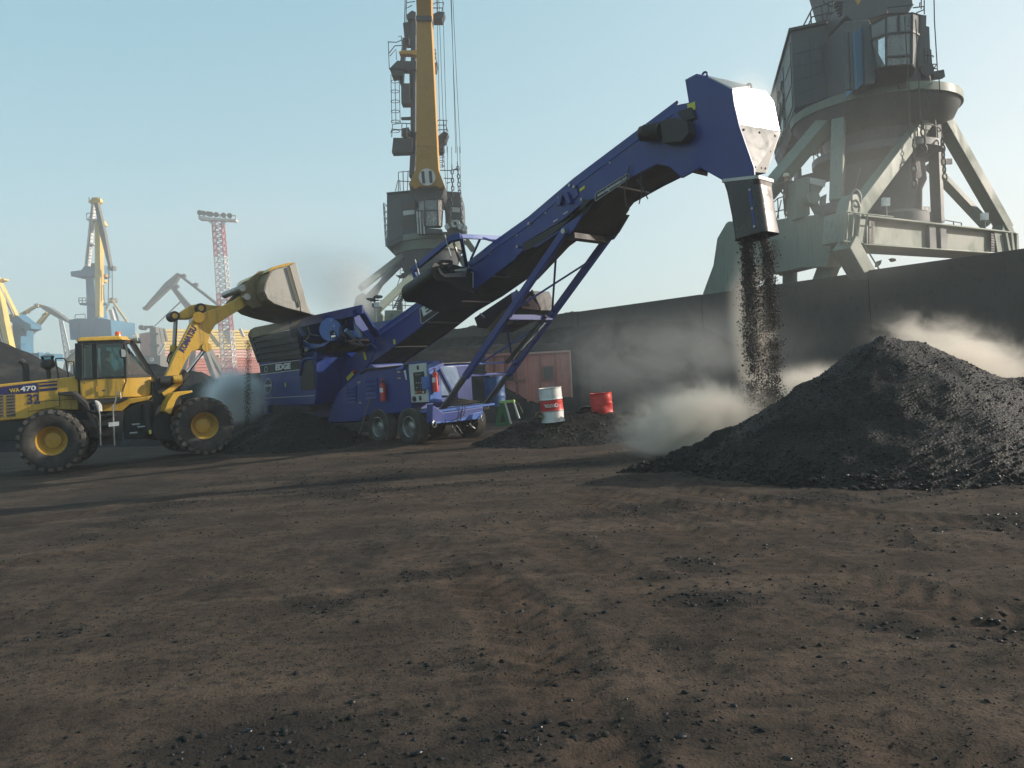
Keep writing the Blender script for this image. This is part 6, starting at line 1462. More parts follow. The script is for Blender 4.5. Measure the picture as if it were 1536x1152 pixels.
jib = cp('U', jp, jY, 1.4, 'jib', 'crane_yellow', 0.04)
jt = [at('U', 462, 0, 57), at('U', 690, 0, 57), at('V', 385, 120, 54), at('V', 275, 120, 54)]
MB().prism(jt, V3((0, 1.4, 0))).build('jib', M['crane_yellow'], c11, world=True, bevel=0.04)
jt = [at('V', 275, 118, 53.98), at('V', 386, 118, 53.98), at('V', 380, -300, 51.5), at('V', 262, -300, 51.5)]
MB().prism(jt, V3((0, 1.3, 0))).build('jib', M['crane_yellow'], c11, world=True, bevel=0.04)
cp('V', [(270, 118), (388, 118), (386, 150), (272, 150)], 53.9, 1.5, 'jib_band', 'crane_frame')
cc = at('U', 580, 328, 57.74); nd = V3((0, -0.96, -0.27)).normalized()
MB().tube(cc, cc+nd*0.05, 90/7.2*57.5/FPX, seg=36).build('number_disc', M['letter_white'], c11, world=True)
text('lettering', '11', cc+nd*0.07, (1, 0, 0.0), (0, -0.27, 0.96), 128/7.2*57.5/FPX, M['crane_frame'], c11, world=True, width=112/7.2*57.5/FPX, bold=0.05)
# cab of crane 11
cb = cp('U', [(462, 690), (545, 880), (740, 890), (735, 930), (480, 940)], 58.4, 2.0, 'operator_cab', 'crane_dark')
cp('U', [(455, 575), (560, 560), (700, 558), (758, 562), (758, 574), (700, 572), (560, 576), (458, 590)], [58.6, 58, 58, 58.6, 58.6, 58, 58, 58.6], 2.0, 'cab_roof', 'crane_frame', parent=cb)
cp('U', [(470, 590), (740, 580), (730, 880), (500, 880)], 60.4, 0.1, 'cab_back', 'crane_rust', parent=cb)
for pts, Ys in ((((480, 592), (546, 584), (548, 684), (482, 692)), (58.6, 58.05, 58.05, 58.6)), (((560, 582), (690, 576), (690, 682), (560, 690)), 58), (((698, 576), (754, 572), (752, 684), (698, 680)), (58.05, 58.6, 58.6, 58.05)), (((486, 700), (548, 698), (562, 856), (520, 862)), (58.6, 58.05, 58.05, 58.5)), (((570, 700), (690, 696), (690, 850), (572, 856)), 58), (((704, 692), (750, 692), (740, 862), (708, 850)), (58.05, 58.6, 58.6, 58.05))):
    wpoly(MB(), 'U', pts, list(Ys) if isinstance(Ys, tuple) else Ys, 0.04).build('window_pane', M['glass_crane'], cb, world=True, smooth=0)
for p, q in (((553, 580), (556, 860)), ((695, 574), (696, 856)), ((478, 694), (556, 690)), ((556, 690), (695, 686)), ((695, 686), (754, 688)), ((476, 590), (520, 864)), ((756, 570), (740, 866)), ((520, 862), (740, 862))):
    yy = lambda x: 58.55 if (x < 530 or x > 730) else 57.97
    MB().beam(at('U', *p, yy(p[0])), at('U', *q, yy(q[0])), 0.07, 0.09).build('window_frame', M['crane_frame'], cb, world=True)
ct('U', [(562, 570), (566, 540), (672, 536), (680, 566)], 58, 0.04, 'cab_rail', parent=cb)
for x in (470, 500, 535): ct('U', [(x, 700), (x+15, 940)], 58.3, 0.06, 'cab_strut', 'cabinet', cb)
o0 = at('U', 632, 800, 59.3); W_ = lambda x, y, z: o0+V3((x, y, z))
person('person', 'crane operator in pale clothes seated behind the glass of crane 11', dict(pelvis=W_(0, 0.1, -0.1), chest=W_(0, 0.05, 0.30), neck=W_(0, 0, 0.48), head=W_(0, -0.03, 0.62), face=V3((0.1, -1, 0)),
    shL=W_(-0.19, 0.03, 0.38), elL=W_(-0.30, -0.10, 0.12), wrL=W_(-0.22, -0.35, 0.08), shR=W_(0.19, 0.03, 0.38), elR=W_(0.30, -0.10, 0.12), wrR=W_(0.24, -0.35, 0.10),
    hipL=W_(-0.1, 0, -0.1), knL=W_(-0.14, -0.42, -0.06), anL=W_(-0.14, -0.48, -0.46), toeL=W_(-0.14, -0.62, -0.5), hipR=W_(0.1, 0, -0.1), knR=W_(0.14, -0.42, -0.06), anR=W_(0.14, -0.48, -0.46), toeR=W_(0.14, -0.62, -0.5)),
    [M['bucket'], M['skin'], M['cloth'], M['black']])
# ring, column, legs
rc = at('U', 600, 1060, 62); r_ = (at('U', 600, 1060, 62)-at('U', 182, 1095, 62)).length
MB().lathe([(0.4, 0.5), (r_-0.05, 0.45), (r_, 0.40), (r_, 0.0), (r_-0.2, -0.05), (r_-0.35, -0.7), (0.4, -0.7)], (rc.x, rc.y, rc.z), (0, 0, 1), 48).build('slewing_ring', M['crane_green'], c11, world=True)
zb = at('O', 500, 820, 62).z
MB().lathe([(r_-0.5, rc.z-0.7), (r_-1.0, rc.z-2.2), (1.3, rc.z-3.6), (1.3, zb-1.0)], (rc.x, rc.y, 0), (0, 0, 1), 32).build('centre_column', M['crane_dark'], c11, world=True)
for view, p, q, Y0, Y1, w, m in (('O', (660, 0), (10, 500), 61, 58, 82, 'crane_green'), ('O', (650, 90), (80, 660), 62, 59, 60, 'crane_dark'), ('O', (410, 240), (200, 620), 62.5, 60, 48, 'crane_green'), ('O', (800, 290), (270, 800), 60.5, 56.5, 90, 'crane_green'), ('O', (1450, 60), (1800, 700), 62, 64, 90, 'crane_green'), ('U', (880, 840), (1080, 1120), 61, 62, 60, 'crane_green')):
    wbeam(MB(), view, p, q, Y0, Y1, w, 0.6).build('frame_leg', M[m], c11, world=True, bevel=0.03)
for p, q in (((-100, 560), (60, 440)), ((60, 440), (40, 520))): pass
cp('O', [(355, 820), (600, 815), (620, 830), (620, 1300), (340, 1300)], 56.5, 2.0, 'corner_box', 'crane_green', 0.03)
for k in range(6): cp('O', [(430, 870+26*k), (480, 868+26*k), (480, 878+26*k), (430, 880+26*k)], 56.44, 0.06, 'foot_rung', 'crane_dark')
cp('O', [(-60, 620), (40, 560), (110, 640), (330, 900), (330, 1100), (-160, 1100)], 59, 1.0, 'portal_beam', 'crane_green')
cp('O', [(330, 960), (1500, 700), (1500, 900), (330, 1150)], 63, 1.0, 'portal_beam', 'crane_green')
cp('O', [(505, 300), (530, 330), (740, 320), (740, 270), (600, 285), (585, 310), (540, 315)], 61.5, 1.5, 'column_gallery', 'crane_dark')
for pts in (((580, 300), (580, 220), (640, 170), (720, 180)), ((600, 250), (720, 245)), ((640, 170), (650, 280)), ((700, 180), (690, 270))): ct('O', pts, 61, 0.03)
m = MB()
for k in range(11):
    p, q = (620-13*k, 520+26*k), (660-13*k, 510+26*k); m.beam(at('O', *p, 60.5), at('O', *q, 60.5), 0.3, 0.05)
m.path([at('O', 615, 515, 60.5), at('O', 470, 810, 60.5)], 0.05).path([at('O', 690, 450, 60.5), at('O', 540, 800, 60.5)], 0.12)
m.build('stairway', M['crane_frame'], c11, world=True, kind='stuff')
for pts in (((260, 680), (480, 678), (760, 690)), ((270, 745), (500, 745), (760, 755)), ((300, 680), (298, 790)), ((470, 680), (470, 790)), ((650, 690), (650, 800)), ((560, 680), (555, 790)), ((575, 350), (525, 500)), ((630, 350), (560, 500))): ct('O', pts, 59, 0.03, 'deck_rail')
cp('O', [(560, 700), (600, 700), (605, 815), (525, 815)], 58.5, 0.6, 'deck_locker', 'crane_dark')
# tower and platforms beside the jib
MB().prism([at('V', 172, 172, 60), at('V', 268, 150, 60), at('V', 268, 300, 60), at('V', 185, 300, 60)], V3((0, 1.5, 0))).build('tower_head', M['crane_frame'], c11, world=True)
for p, q, w in (((255, 150), (250, 1160), 34), ((188, 300), (170, 480), 26), ((172, 480), (165, 640), 22), ((235, 480), (240, 760), 22), ((165, 640), (160, 560), 16)): wbeam(MB(), 'V', p, q, 60, 60, w, 0.8).build('tower_post', M['crane_frame'], c11, world=True)
wbeam(MB(), 'F', (196, 480), (188, 640), 60, 60, 18, 0.8).build('tower_post', M['crane_frame'], c11, world=True)
for pts, nm in ((((70, 515), (130, 455), (270, 460), (270, 520), (165, 515)), 'platform'), (((76, 525), (160, 530), (165, 560), (90, 572)), 'platform'), (((158, 625), (222, 625), (225, 775), (160, 775)), 'counterweight'), (((100, 1035), (245, 1035), (245, 1140), (88, 1145)), 'platform'), (((160, 965), (215, 955), (235, 1000), (160, 1010)), 'winch'), (((390, 470), (430, 468), (418, 522), (394, 522)), 'platform'), (((420, 1035), (480, 985), (512, 1000), (490, 1060), (430, 1098)), 'platform'), (((424, 1110), (480, 1104), (470, 1138), (426, 1138)), 'platform'), (((200, 110), (240, 78), (268, 90), (264, 140), (202, 140)), 'platform'), (((388, 110), (440, 85), (485, 90), (465, 145), (390, 145)), 'platform')):
    cp('V', pts, 59.4, 1.0, nm, 'crane_frame')
cp('V', [(140, 388), (165, 378), (276, 376), (276, 415), (230, 405), (145, 402)], 58, 0.6, 'jib_bracket', 'crane_yellow')
cp('V', [(158, 880), (240, 876), (240, 890), (158, 892)], 59.8, 0.4, 'tower_beam', 'crane_frame'); cp('V', [(160, 685), (240, 682), (240, 690), (160, 693)], 59.8, 0.4, 'tower_beam', 'crane_frame')
for pts in (((62, 310), (70, 520)), ((65, 315), (125, 318), (165, 300)), ((68, 400), (110, 345), (170, 340)), ((75, 420), (120, 370), (125, 450)), ((140, 275), (160, 270), (170, 380)), ((215, 270), (270, 255)), ((215, 270), (218, 340), (268, 350)), ((88, 1030), (95, 935), (160, 925), (245, 930)), ((80, 1000), (90, 970), (160, 975)), ((165, 930), (162, 1030)), ((200, 930), (200, 1030)), ((395, 370), (415, 370), (418, 440), (428, 470)), ((396, 405), (425, 405)), ((396, 435), (425, 435)), ((420, 925), (440, 902), (505, 905), (495, 940), (510, 990)), ((425, 960), (440, 940), (500, 940)), ((430, 1000), (440, 975), (505, 975)), ((478, 905), (482, 990)), ((385, 40), (420, 20), (480, 18), (465, 85)), ((388, 60), (470, 60)), ((430, -20), (432, 90)), ((195, 70), (200, 20), (265, 10)), ((185, 170), (190, -40)), ((196, 170), (200, -40)), ((205, 60), (240, 40)), ((280, 300), (276, 1100))):
    ct('V', pts, 59.2, 0.035)
for pts in (((270, 480), (272, 275), (420, 262)), ((240, 480), (262, 370), (420, 380)), ((320, 265), (325, 475)), ((375, 262), (368, 470)), ((285, 360), (290, 475)), ((710, 255), (840, 258)), ((760, 340), (840, 345)), ((830, 385), (790, 395))): ct('U', pts, 60, 0.035)
m = MB()
for k in range(6):
    c = at('V', 112-2*k+6*k/2, 612+75*k, 60); m.path([c+V3((math.cos(t)*0.32, math.sin(t)*0.32, 0)) for t in [j*math.pi/6 for j in range(13)]], 0.025, 4)
for dx in (-30, 0, 32): m.path([at('V', 112+dx*1.0, 560, 60), at('V', 120+dx*1.0, 930, 60)], 0.03, 4)
m.build('caged_ladder', M['crane_frame'], c11, world=True, kind='stuff')
m = MB()
for k in range(4):
    c = at('U', 722, 60+50*k, 59.5); m.path([c+V3((math.cos(t)*0.3, math.sin(t)*0.3, 0)) for t in [j*math.pi/6 for j in range(13)]], 0.025, 4)
m.path([at('U', 700, 40, 59.5), at('U', 702, 230, 59.5)], 0.03, 4).path([at('U', 745, 40, 59.5), at('U', 748, 230, 59.5)], 0.03, 4)
m.build('caged_ladder', M['crane_frame'], c11, world=True, kind='stuff')
for x0, x1, x2 in ((425, 440, 760), (470, 490, 800), (440, 470, 775), (530, 565, 850), (545, 590, 905), (535, 555, 930)):
    wtube(MB(), 'V', [(x0, -60), ((x0+x1)/2+8, 600), (x1+14, 1150)], [52, 54, 56], 0.022, 4).build('hoist_rope', M['crane_frame'], c11, world=True)
for xa, xb in ((752, 790), (800, 800), (845, 850), (905, 915), (932, 945)):
    wtube(MB(), 'U', [(xa, 0), ((xa+xb)/2, 240), (xb, 480)], [56, 57, 58], 0.022, 4).build('hoist_rope', M['crane_frame'], c11, world=True)
for pts in (((848, 190), (852, 300), (858, 470)), ((908, 170), (918, 300), (925, 430), (948, 640), (960, 830)), ((812, 520), (822, 650), (828, 850)), ((850, 470), (838, 640), (825, 850)), ((870, 250), (910, 240))): chain('U', pts, 57.5, 0.36, 0.035, c11, M['crane_frame'])
cp('U', [(790, 900), (915, 850), (960, 800), (1000, 870), (990, 910), (920, 960), (830, 960)], 58.5, 2, 'grab_bucket', 'crane_frame')
for x, y in ((800, 860), (870, 840), (900, 820), (940, 860), (985, 880)):
    c = at('U', x, y, 58); MB().tube(c, c+V3((0, 0.4, 0)), 0.22, seg=10).build('sheave', M['cabinet'], c11, world=True)

# ---- distant cranes at the left
def fcrane(label, base, Y):
    b = at(base[0], base[1], base[2], Y); return thing('harbour_crane', label, 'harbour crane', (b.x, b.y, 0), 0, None)
def fb_(par, name, mat, view, p, q, w, Y, w2=None, dep=None, Y1=None): return wbeam(MB(), view, p, q, Y, Y if Y1 is None else Y1, w, dep, w2).build(name, M[mat], par, world=True)
def fpp(par, name, mat, view, pts, Y, dep=4): return wpoly(MB(), view, pts, Y, 1.1 if name == 'platform' else dep).build(name, M[mat], par, world=True)
def base_legs(par, x, y, Y, mat, spread=5):
    p = at('G', x, y, Y)
    for sx in (-1, 1):
        for sy in (0, 1):
            MB().beam((p.x+sx*1.5, p.y+1+sy*2, p.z), (p.x+sx*spread, p.y+sy*8, 0), 0.9, 0.9).build('portal_leg', M[mat], par, world=True)
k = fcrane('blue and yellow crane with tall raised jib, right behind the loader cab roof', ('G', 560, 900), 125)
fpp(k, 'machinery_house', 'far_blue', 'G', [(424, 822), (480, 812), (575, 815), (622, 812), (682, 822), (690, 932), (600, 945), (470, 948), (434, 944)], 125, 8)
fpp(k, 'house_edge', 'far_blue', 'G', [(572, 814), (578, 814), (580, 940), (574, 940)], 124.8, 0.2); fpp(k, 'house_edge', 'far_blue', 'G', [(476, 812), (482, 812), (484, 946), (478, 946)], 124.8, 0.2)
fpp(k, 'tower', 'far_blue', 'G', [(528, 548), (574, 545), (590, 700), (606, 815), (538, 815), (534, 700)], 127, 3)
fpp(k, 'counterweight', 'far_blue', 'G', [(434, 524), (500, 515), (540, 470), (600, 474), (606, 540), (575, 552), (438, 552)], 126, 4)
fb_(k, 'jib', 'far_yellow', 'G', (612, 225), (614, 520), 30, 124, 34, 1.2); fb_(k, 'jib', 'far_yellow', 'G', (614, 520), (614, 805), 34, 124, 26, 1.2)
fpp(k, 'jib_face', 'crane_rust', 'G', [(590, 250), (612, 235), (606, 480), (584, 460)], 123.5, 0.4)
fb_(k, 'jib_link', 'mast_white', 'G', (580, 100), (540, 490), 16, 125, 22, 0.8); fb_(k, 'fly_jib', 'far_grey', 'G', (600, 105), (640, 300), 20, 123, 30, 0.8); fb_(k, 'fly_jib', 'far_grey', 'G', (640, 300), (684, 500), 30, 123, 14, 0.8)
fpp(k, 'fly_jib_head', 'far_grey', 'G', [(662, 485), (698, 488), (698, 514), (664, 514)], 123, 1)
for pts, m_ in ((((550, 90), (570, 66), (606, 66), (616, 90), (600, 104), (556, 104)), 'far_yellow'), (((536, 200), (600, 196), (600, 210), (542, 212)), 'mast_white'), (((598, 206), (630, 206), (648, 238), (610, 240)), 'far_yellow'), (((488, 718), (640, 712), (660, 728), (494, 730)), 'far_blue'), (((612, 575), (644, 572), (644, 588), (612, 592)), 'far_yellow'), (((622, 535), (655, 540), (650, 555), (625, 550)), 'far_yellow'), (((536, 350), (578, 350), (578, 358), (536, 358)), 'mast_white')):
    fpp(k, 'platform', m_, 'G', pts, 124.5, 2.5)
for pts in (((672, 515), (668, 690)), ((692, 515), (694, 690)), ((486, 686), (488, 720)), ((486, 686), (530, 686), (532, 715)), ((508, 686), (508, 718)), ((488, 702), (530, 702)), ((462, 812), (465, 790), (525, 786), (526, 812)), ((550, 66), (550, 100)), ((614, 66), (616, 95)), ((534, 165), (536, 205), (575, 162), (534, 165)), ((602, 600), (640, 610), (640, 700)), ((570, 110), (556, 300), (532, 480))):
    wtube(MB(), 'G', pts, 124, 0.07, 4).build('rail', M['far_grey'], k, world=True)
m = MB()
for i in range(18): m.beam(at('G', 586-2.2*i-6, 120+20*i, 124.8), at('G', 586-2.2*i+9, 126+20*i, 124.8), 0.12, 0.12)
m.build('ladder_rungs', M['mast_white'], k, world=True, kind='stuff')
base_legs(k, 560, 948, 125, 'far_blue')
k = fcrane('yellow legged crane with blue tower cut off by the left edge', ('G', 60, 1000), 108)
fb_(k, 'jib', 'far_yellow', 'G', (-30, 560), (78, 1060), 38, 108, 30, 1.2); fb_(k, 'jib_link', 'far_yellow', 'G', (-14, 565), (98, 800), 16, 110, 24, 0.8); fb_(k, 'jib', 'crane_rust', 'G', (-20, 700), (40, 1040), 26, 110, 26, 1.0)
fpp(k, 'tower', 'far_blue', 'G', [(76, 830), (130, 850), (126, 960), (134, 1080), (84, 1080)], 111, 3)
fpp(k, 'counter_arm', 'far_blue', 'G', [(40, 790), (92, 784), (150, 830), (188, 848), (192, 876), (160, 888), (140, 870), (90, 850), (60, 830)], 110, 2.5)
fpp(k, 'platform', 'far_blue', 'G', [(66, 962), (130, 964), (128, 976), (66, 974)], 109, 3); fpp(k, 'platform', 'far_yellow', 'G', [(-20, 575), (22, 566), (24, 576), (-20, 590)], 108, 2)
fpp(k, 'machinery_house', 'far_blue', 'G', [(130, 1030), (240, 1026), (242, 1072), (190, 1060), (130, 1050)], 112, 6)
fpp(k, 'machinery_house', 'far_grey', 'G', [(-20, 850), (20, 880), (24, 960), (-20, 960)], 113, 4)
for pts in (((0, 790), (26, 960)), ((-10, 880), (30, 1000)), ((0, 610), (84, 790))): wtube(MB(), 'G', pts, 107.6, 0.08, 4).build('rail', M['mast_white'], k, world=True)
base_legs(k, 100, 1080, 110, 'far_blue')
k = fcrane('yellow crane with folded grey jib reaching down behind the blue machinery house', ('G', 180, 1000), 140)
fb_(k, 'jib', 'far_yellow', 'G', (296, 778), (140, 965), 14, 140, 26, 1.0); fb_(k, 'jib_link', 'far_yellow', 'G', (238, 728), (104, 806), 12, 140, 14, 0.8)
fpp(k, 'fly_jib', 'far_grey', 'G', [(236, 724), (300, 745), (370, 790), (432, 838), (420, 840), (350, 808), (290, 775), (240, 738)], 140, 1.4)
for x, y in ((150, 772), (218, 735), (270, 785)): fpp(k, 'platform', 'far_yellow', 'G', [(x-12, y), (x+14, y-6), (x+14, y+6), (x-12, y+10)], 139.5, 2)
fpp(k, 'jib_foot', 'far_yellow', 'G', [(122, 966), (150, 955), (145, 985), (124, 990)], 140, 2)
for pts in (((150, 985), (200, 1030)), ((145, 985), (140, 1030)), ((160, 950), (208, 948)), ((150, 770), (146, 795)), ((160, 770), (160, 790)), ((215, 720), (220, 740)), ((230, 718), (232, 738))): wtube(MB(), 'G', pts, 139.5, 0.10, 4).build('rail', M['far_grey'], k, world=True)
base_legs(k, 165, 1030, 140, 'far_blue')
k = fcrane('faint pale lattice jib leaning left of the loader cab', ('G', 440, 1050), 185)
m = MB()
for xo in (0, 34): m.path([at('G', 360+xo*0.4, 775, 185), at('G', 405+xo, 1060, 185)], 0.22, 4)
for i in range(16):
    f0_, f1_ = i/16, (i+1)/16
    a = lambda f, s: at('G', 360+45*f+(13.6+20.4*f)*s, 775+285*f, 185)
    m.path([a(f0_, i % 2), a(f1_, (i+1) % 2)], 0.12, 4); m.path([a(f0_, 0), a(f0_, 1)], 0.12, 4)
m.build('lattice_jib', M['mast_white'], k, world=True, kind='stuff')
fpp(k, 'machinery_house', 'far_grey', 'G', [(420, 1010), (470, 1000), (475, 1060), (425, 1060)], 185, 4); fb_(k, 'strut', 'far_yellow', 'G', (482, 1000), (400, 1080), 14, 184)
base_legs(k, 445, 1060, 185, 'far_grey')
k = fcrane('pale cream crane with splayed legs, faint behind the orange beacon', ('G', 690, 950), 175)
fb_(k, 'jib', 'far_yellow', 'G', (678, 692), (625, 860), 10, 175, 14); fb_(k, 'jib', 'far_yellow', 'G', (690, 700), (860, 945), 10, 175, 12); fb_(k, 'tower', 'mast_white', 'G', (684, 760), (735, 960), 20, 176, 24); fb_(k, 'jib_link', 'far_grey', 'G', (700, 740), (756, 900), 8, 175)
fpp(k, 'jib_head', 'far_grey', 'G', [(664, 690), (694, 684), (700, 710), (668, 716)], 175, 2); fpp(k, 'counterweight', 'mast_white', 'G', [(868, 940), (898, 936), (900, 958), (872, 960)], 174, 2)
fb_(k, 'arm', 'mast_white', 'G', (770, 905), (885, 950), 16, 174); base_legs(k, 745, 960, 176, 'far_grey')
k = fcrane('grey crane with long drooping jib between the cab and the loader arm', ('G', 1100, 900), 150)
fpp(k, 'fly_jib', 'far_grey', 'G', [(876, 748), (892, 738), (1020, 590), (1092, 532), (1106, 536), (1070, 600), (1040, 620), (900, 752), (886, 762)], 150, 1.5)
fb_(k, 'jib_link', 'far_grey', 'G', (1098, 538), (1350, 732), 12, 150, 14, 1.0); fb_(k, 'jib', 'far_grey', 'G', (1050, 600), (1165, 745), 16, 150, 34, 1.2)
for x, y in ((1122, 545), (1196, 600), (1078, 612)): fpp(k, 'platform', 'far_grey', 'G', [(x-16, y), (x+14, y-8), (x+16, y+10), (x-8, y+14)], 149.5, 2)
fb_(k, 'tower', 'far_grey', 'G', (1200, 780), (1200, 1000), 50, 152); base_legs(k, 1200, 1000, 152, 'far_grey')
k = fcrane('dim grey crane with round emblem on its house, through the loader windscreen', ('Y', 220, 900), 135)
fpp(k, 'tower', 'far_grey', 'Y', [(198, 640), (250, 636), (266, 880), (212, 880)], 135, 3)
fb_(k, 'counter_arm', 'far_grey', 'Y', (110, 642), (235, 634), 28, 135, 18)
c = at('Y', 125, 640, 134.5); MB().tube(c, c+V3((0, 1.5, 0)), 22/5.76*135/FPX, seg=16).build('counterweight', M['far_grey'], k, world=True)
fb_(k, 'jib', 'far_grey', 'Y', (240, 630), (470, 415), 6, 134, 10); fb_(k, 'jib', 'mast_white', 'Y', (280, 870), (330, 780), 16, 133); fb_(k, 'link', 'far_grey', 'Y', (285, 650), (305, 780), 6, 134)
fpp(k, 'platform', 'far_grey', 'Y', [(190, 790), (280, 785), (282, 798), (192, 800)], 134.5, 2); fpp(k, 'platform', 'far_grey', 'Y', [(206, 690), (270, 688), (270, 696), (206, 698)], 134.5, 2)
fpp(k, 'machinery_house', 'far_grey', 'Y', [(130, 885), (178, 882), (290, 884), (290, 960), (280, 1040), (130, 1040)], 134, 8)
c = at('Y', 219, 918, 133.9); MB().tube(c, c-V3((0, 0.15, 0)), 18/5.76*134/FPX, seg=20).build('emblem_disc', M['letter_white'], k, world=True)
text('lettering', 'П', c-V3((0, 0.2, 0)), (1, 0, 0), (0, 0, 1), 18/5.76*134/FPX, M['far_grey'], k, world=True, bold=0.05)
fpp(k, 'house_mark', 'letter_white', 'Y', [(190, 1000), (222, 988), (218, 998), (196, 1008)], 133.9, 0.1)
base_legs(k, 300, 1160, 134, 'far_grey')
k = fcrane('pale yellow slanted crane strut behind the loader handrail', ('m', 80, 260), 120)
fb_(k, 'strut', 'far_grey', 'm', (60, 250), (190, 130), 26, 120, 26); fb_(k, 'strut', 'far_yellow', 'm', (95, 280), (190, 200), 20, 119, 30); base_legs(k, 300, 1150, 122, 'far_grey')

# ---- red and white floodlight mast
b0, b1 = at('P', 547, 770, 150), at('G', 1345, 205, 150)
mast = thing('floodlight_mast', 'tall red and white lattice floodlight mast standing behind the loader bucket', 'light mast', (b0.x, b0.y, 0), 0)
a0 = V3((b0.x+0.2, b0.y, 0)); top_ = b1; nS = 5
def corner(f, i):
    c = a0.lerp(top_, f); w = 2.2-0.5*f; return c+V3((w*(0.5 if i in (0, 1) else -0.5), w*(0.5 if i in (0, 3) else -0.5), 0))
for s in range(nS):
    m = MB(); f0_, f1_ = s/nS, (s+1)/nS; sub = 6
    for i in range(4): m.path([corner(f0_, i), corner(f1_, i)], 0.11, 4)
    for j in range(sub):
        g0, g1 = f0_+(f1_-f0_)*j/sub, f0_+(f1_-f0_)*(j+1)/sub
        for i in range(4):
            m.path([corner(g0, i), corner(g1, (i+1) % 4)], 0.065, 4); m.path([corner(g0, (i+1) % 4), corner(g1, i)], 0.065, 4); m.path([corner(g1, i), corner(g1, (i+1) % 4)], 0.09, 4)
    m.build('mast_section', M['mast_red' if s in (0, 2) else 'mast_red' if s == 4 else 'mast_white'], mast, world=True, kind='stuff')
fpp(mast, 'lamp_platform', 'mast_white', 'G', [(1222, 178), (1226, 202), (1452, 212), (1455, 200), (1300, 190)], 148.5, 1.6)
for i in range(8): fpp(mast, 'rail_post', 'mast_white', 'G', [(1226+32*i, 166+1.5*i), (1232+32*i, 166+1.5*i), (1232+32*i, 196+2*i), (1226+32*i, 194+2*i)], 148.4, 0.2)
fpp(mast, 'platform_rail', 'mast_white', 'G', [(1222, 164), (1455, 176), (1455, 182), (1222, 170)], 148.4, 0.3)
for i, x in enumerate((1238, 1262, 1290, 1308, 1340, 1384, 1422)):
    c = at('G', x, 158+i*3, 148.6); MB().tube(c, c+V3((0, -0.5, -0.2)), 0.38, 0.5, 10).build('floodlight', M['far_grey'], mast, world=True)
for xa, xb in ((1278, 1322), (1400, 1372)): wtube(MB(), 'G', [(xa, 204), (xb, 238)], 149, 0.2, 4).build('platform_strut', M['mast_white'], mast, world=True)

# ---- hazy striped building behind the loader arm
bd0 = at('Y', 560, 980, 165)
bld = thing('warehouse', 'hazy building of yellow over red horizontal boards behind the loader arm', 'building', (bd0.x, bd0.y, 0), 0)
BA, BB = at('Y', 318, 800, 160), at('Y', 1150, 800, 178)
BD = V3((BB.x-BA.x, BB.y-BA.y, 0)); BN_ = V3((BD.y, -BD.x, 0)).normalized(); BA.z = 0
yt, ym = at('Y', 320, 652, 160).z, at('Y', 320, 880, 160).z
nb = 26
for k in range(nb):
    z0, z1 = yt*k/nb, yt*(k+1)/nb
    mt = 'brick_red' if (z0+z1)/2 < ym-0.05*yt else ('salmon_lite' if (z0+z1)/2 < ym+0.06*yt else 'brick_yellow')
    a, b = BA+BN_*(0.12*((k*5) % 3))-BD.normalized()*(0.4*((k*7) % 3)), BA+BD+BN_*(0.12*((k*5) % 3))
    MB().loft([a+V3((0, 0, z0+0.06)), b+V3((0, 0, z0+0.06)), b-BN_*1.2+V3((0, 0, z0+0.06)), a-BN_*1.2+V3((0, 0, z0+0.06))],
              [a+V3((0, 0, z1-0.06)), b+V3((0, 0, z1-0.06)), b-BN_*1.2+V3((0, 0, z1-0.06)), a-BN_*1.2+V3((0, 0, z1-0.06))]).build('board', M[mt], bld, world=True)
MB().loft([BA-BN_*0.8, BA+BD-BN_*0.8, BA+BD-BN_*9, BA-BN_*9], [p+V3((0, 0, yt-0.2)) for p in (BA-BN_*0.8, BA+BD-BN_*0.8, BA+BD-BN_*9, BA-BN_*9)]).build('inner_wall', M['brick_red'], bld, world=True)
for p, q, w, m_ in (((720, 690), (800, 800), 34, 'far_yellow'), ((980, 650), (1010, 720), 20, 'mast_white'), ((320, 650), (345, 760), 14, 'crane_dark'), ((860, 660), (900, 760), 60, 'far_yellow'), ((640, 860), (780, 905), 22, 'mast_white'), ((720, 940), (800, 880), 16, 'brick_yellow')):
    wbeam(MB(), 'Y', p, q, 157, 157, w, 0.6).build('brace_beam', M[m_], bld, world=True)

# ---- pink cabin half buried in the coal
cY = 33.0
CA = at('N', 448, 330, cY)
PF = Frame(CA, heading(CA, at('N', 872, 330, cY-0.3)))
PL = Frame(CA, heading(CA, at('N', 70, 330, cY+1.6)))
cabin = thing('site_cabin', 'old salmon pink metal cabin with small dark windows tilted on the coal', 'cabin', (CA.x, CA.y, 0), 0)
def pp(F, pts, b, th, name, mat, parent=None, bevel=0.0): return fpr(MB(), F, 'N', pts, b, th).build(name, M[mat], parent or cabin, world=True, bevel=bevel)
w1 = pp(PF, [(430, 126), (870, 104), (888, 545), (640, 560), (474, 646)], 0.02, 0.06, 'front_wall', 'salmon')
w2 = pp(PL, [(434, 126), (330, 132), (60, 150), (50, 300), (150, 490), (250, 560), (370, 650), (474, 648)], -0.02, -0.06, 'side_wall', 'salmon')
for x0, x1, yt0, yb0, yb1 in ((570, 588, 122, 128, 600), (716, 736, 115, 120, 552)):
    pp(PF, [(x0-4, yt0), (x0+8, yt0), (x1+6, yb1), (x1-8, yb1+4)], 0.02, -0.09, 'wall_rib', 'salmon_dark')
pp(PF, [(426, 122), (872, 98), (873, 114), (428, 138)], 0.06, -0.14, 'roof_rail', 'salmon_lite')
pp(PF, [(858, 104), (872, 104), (892, 550), (880, 550)], 0.06, -0.14, 'corner_post', 'salmon_lite'); pp(PF, [(424, 126), (438, 126), (478, 646), (462, 650)], 0.06, -0.14, 'corner_post', 'salmon')
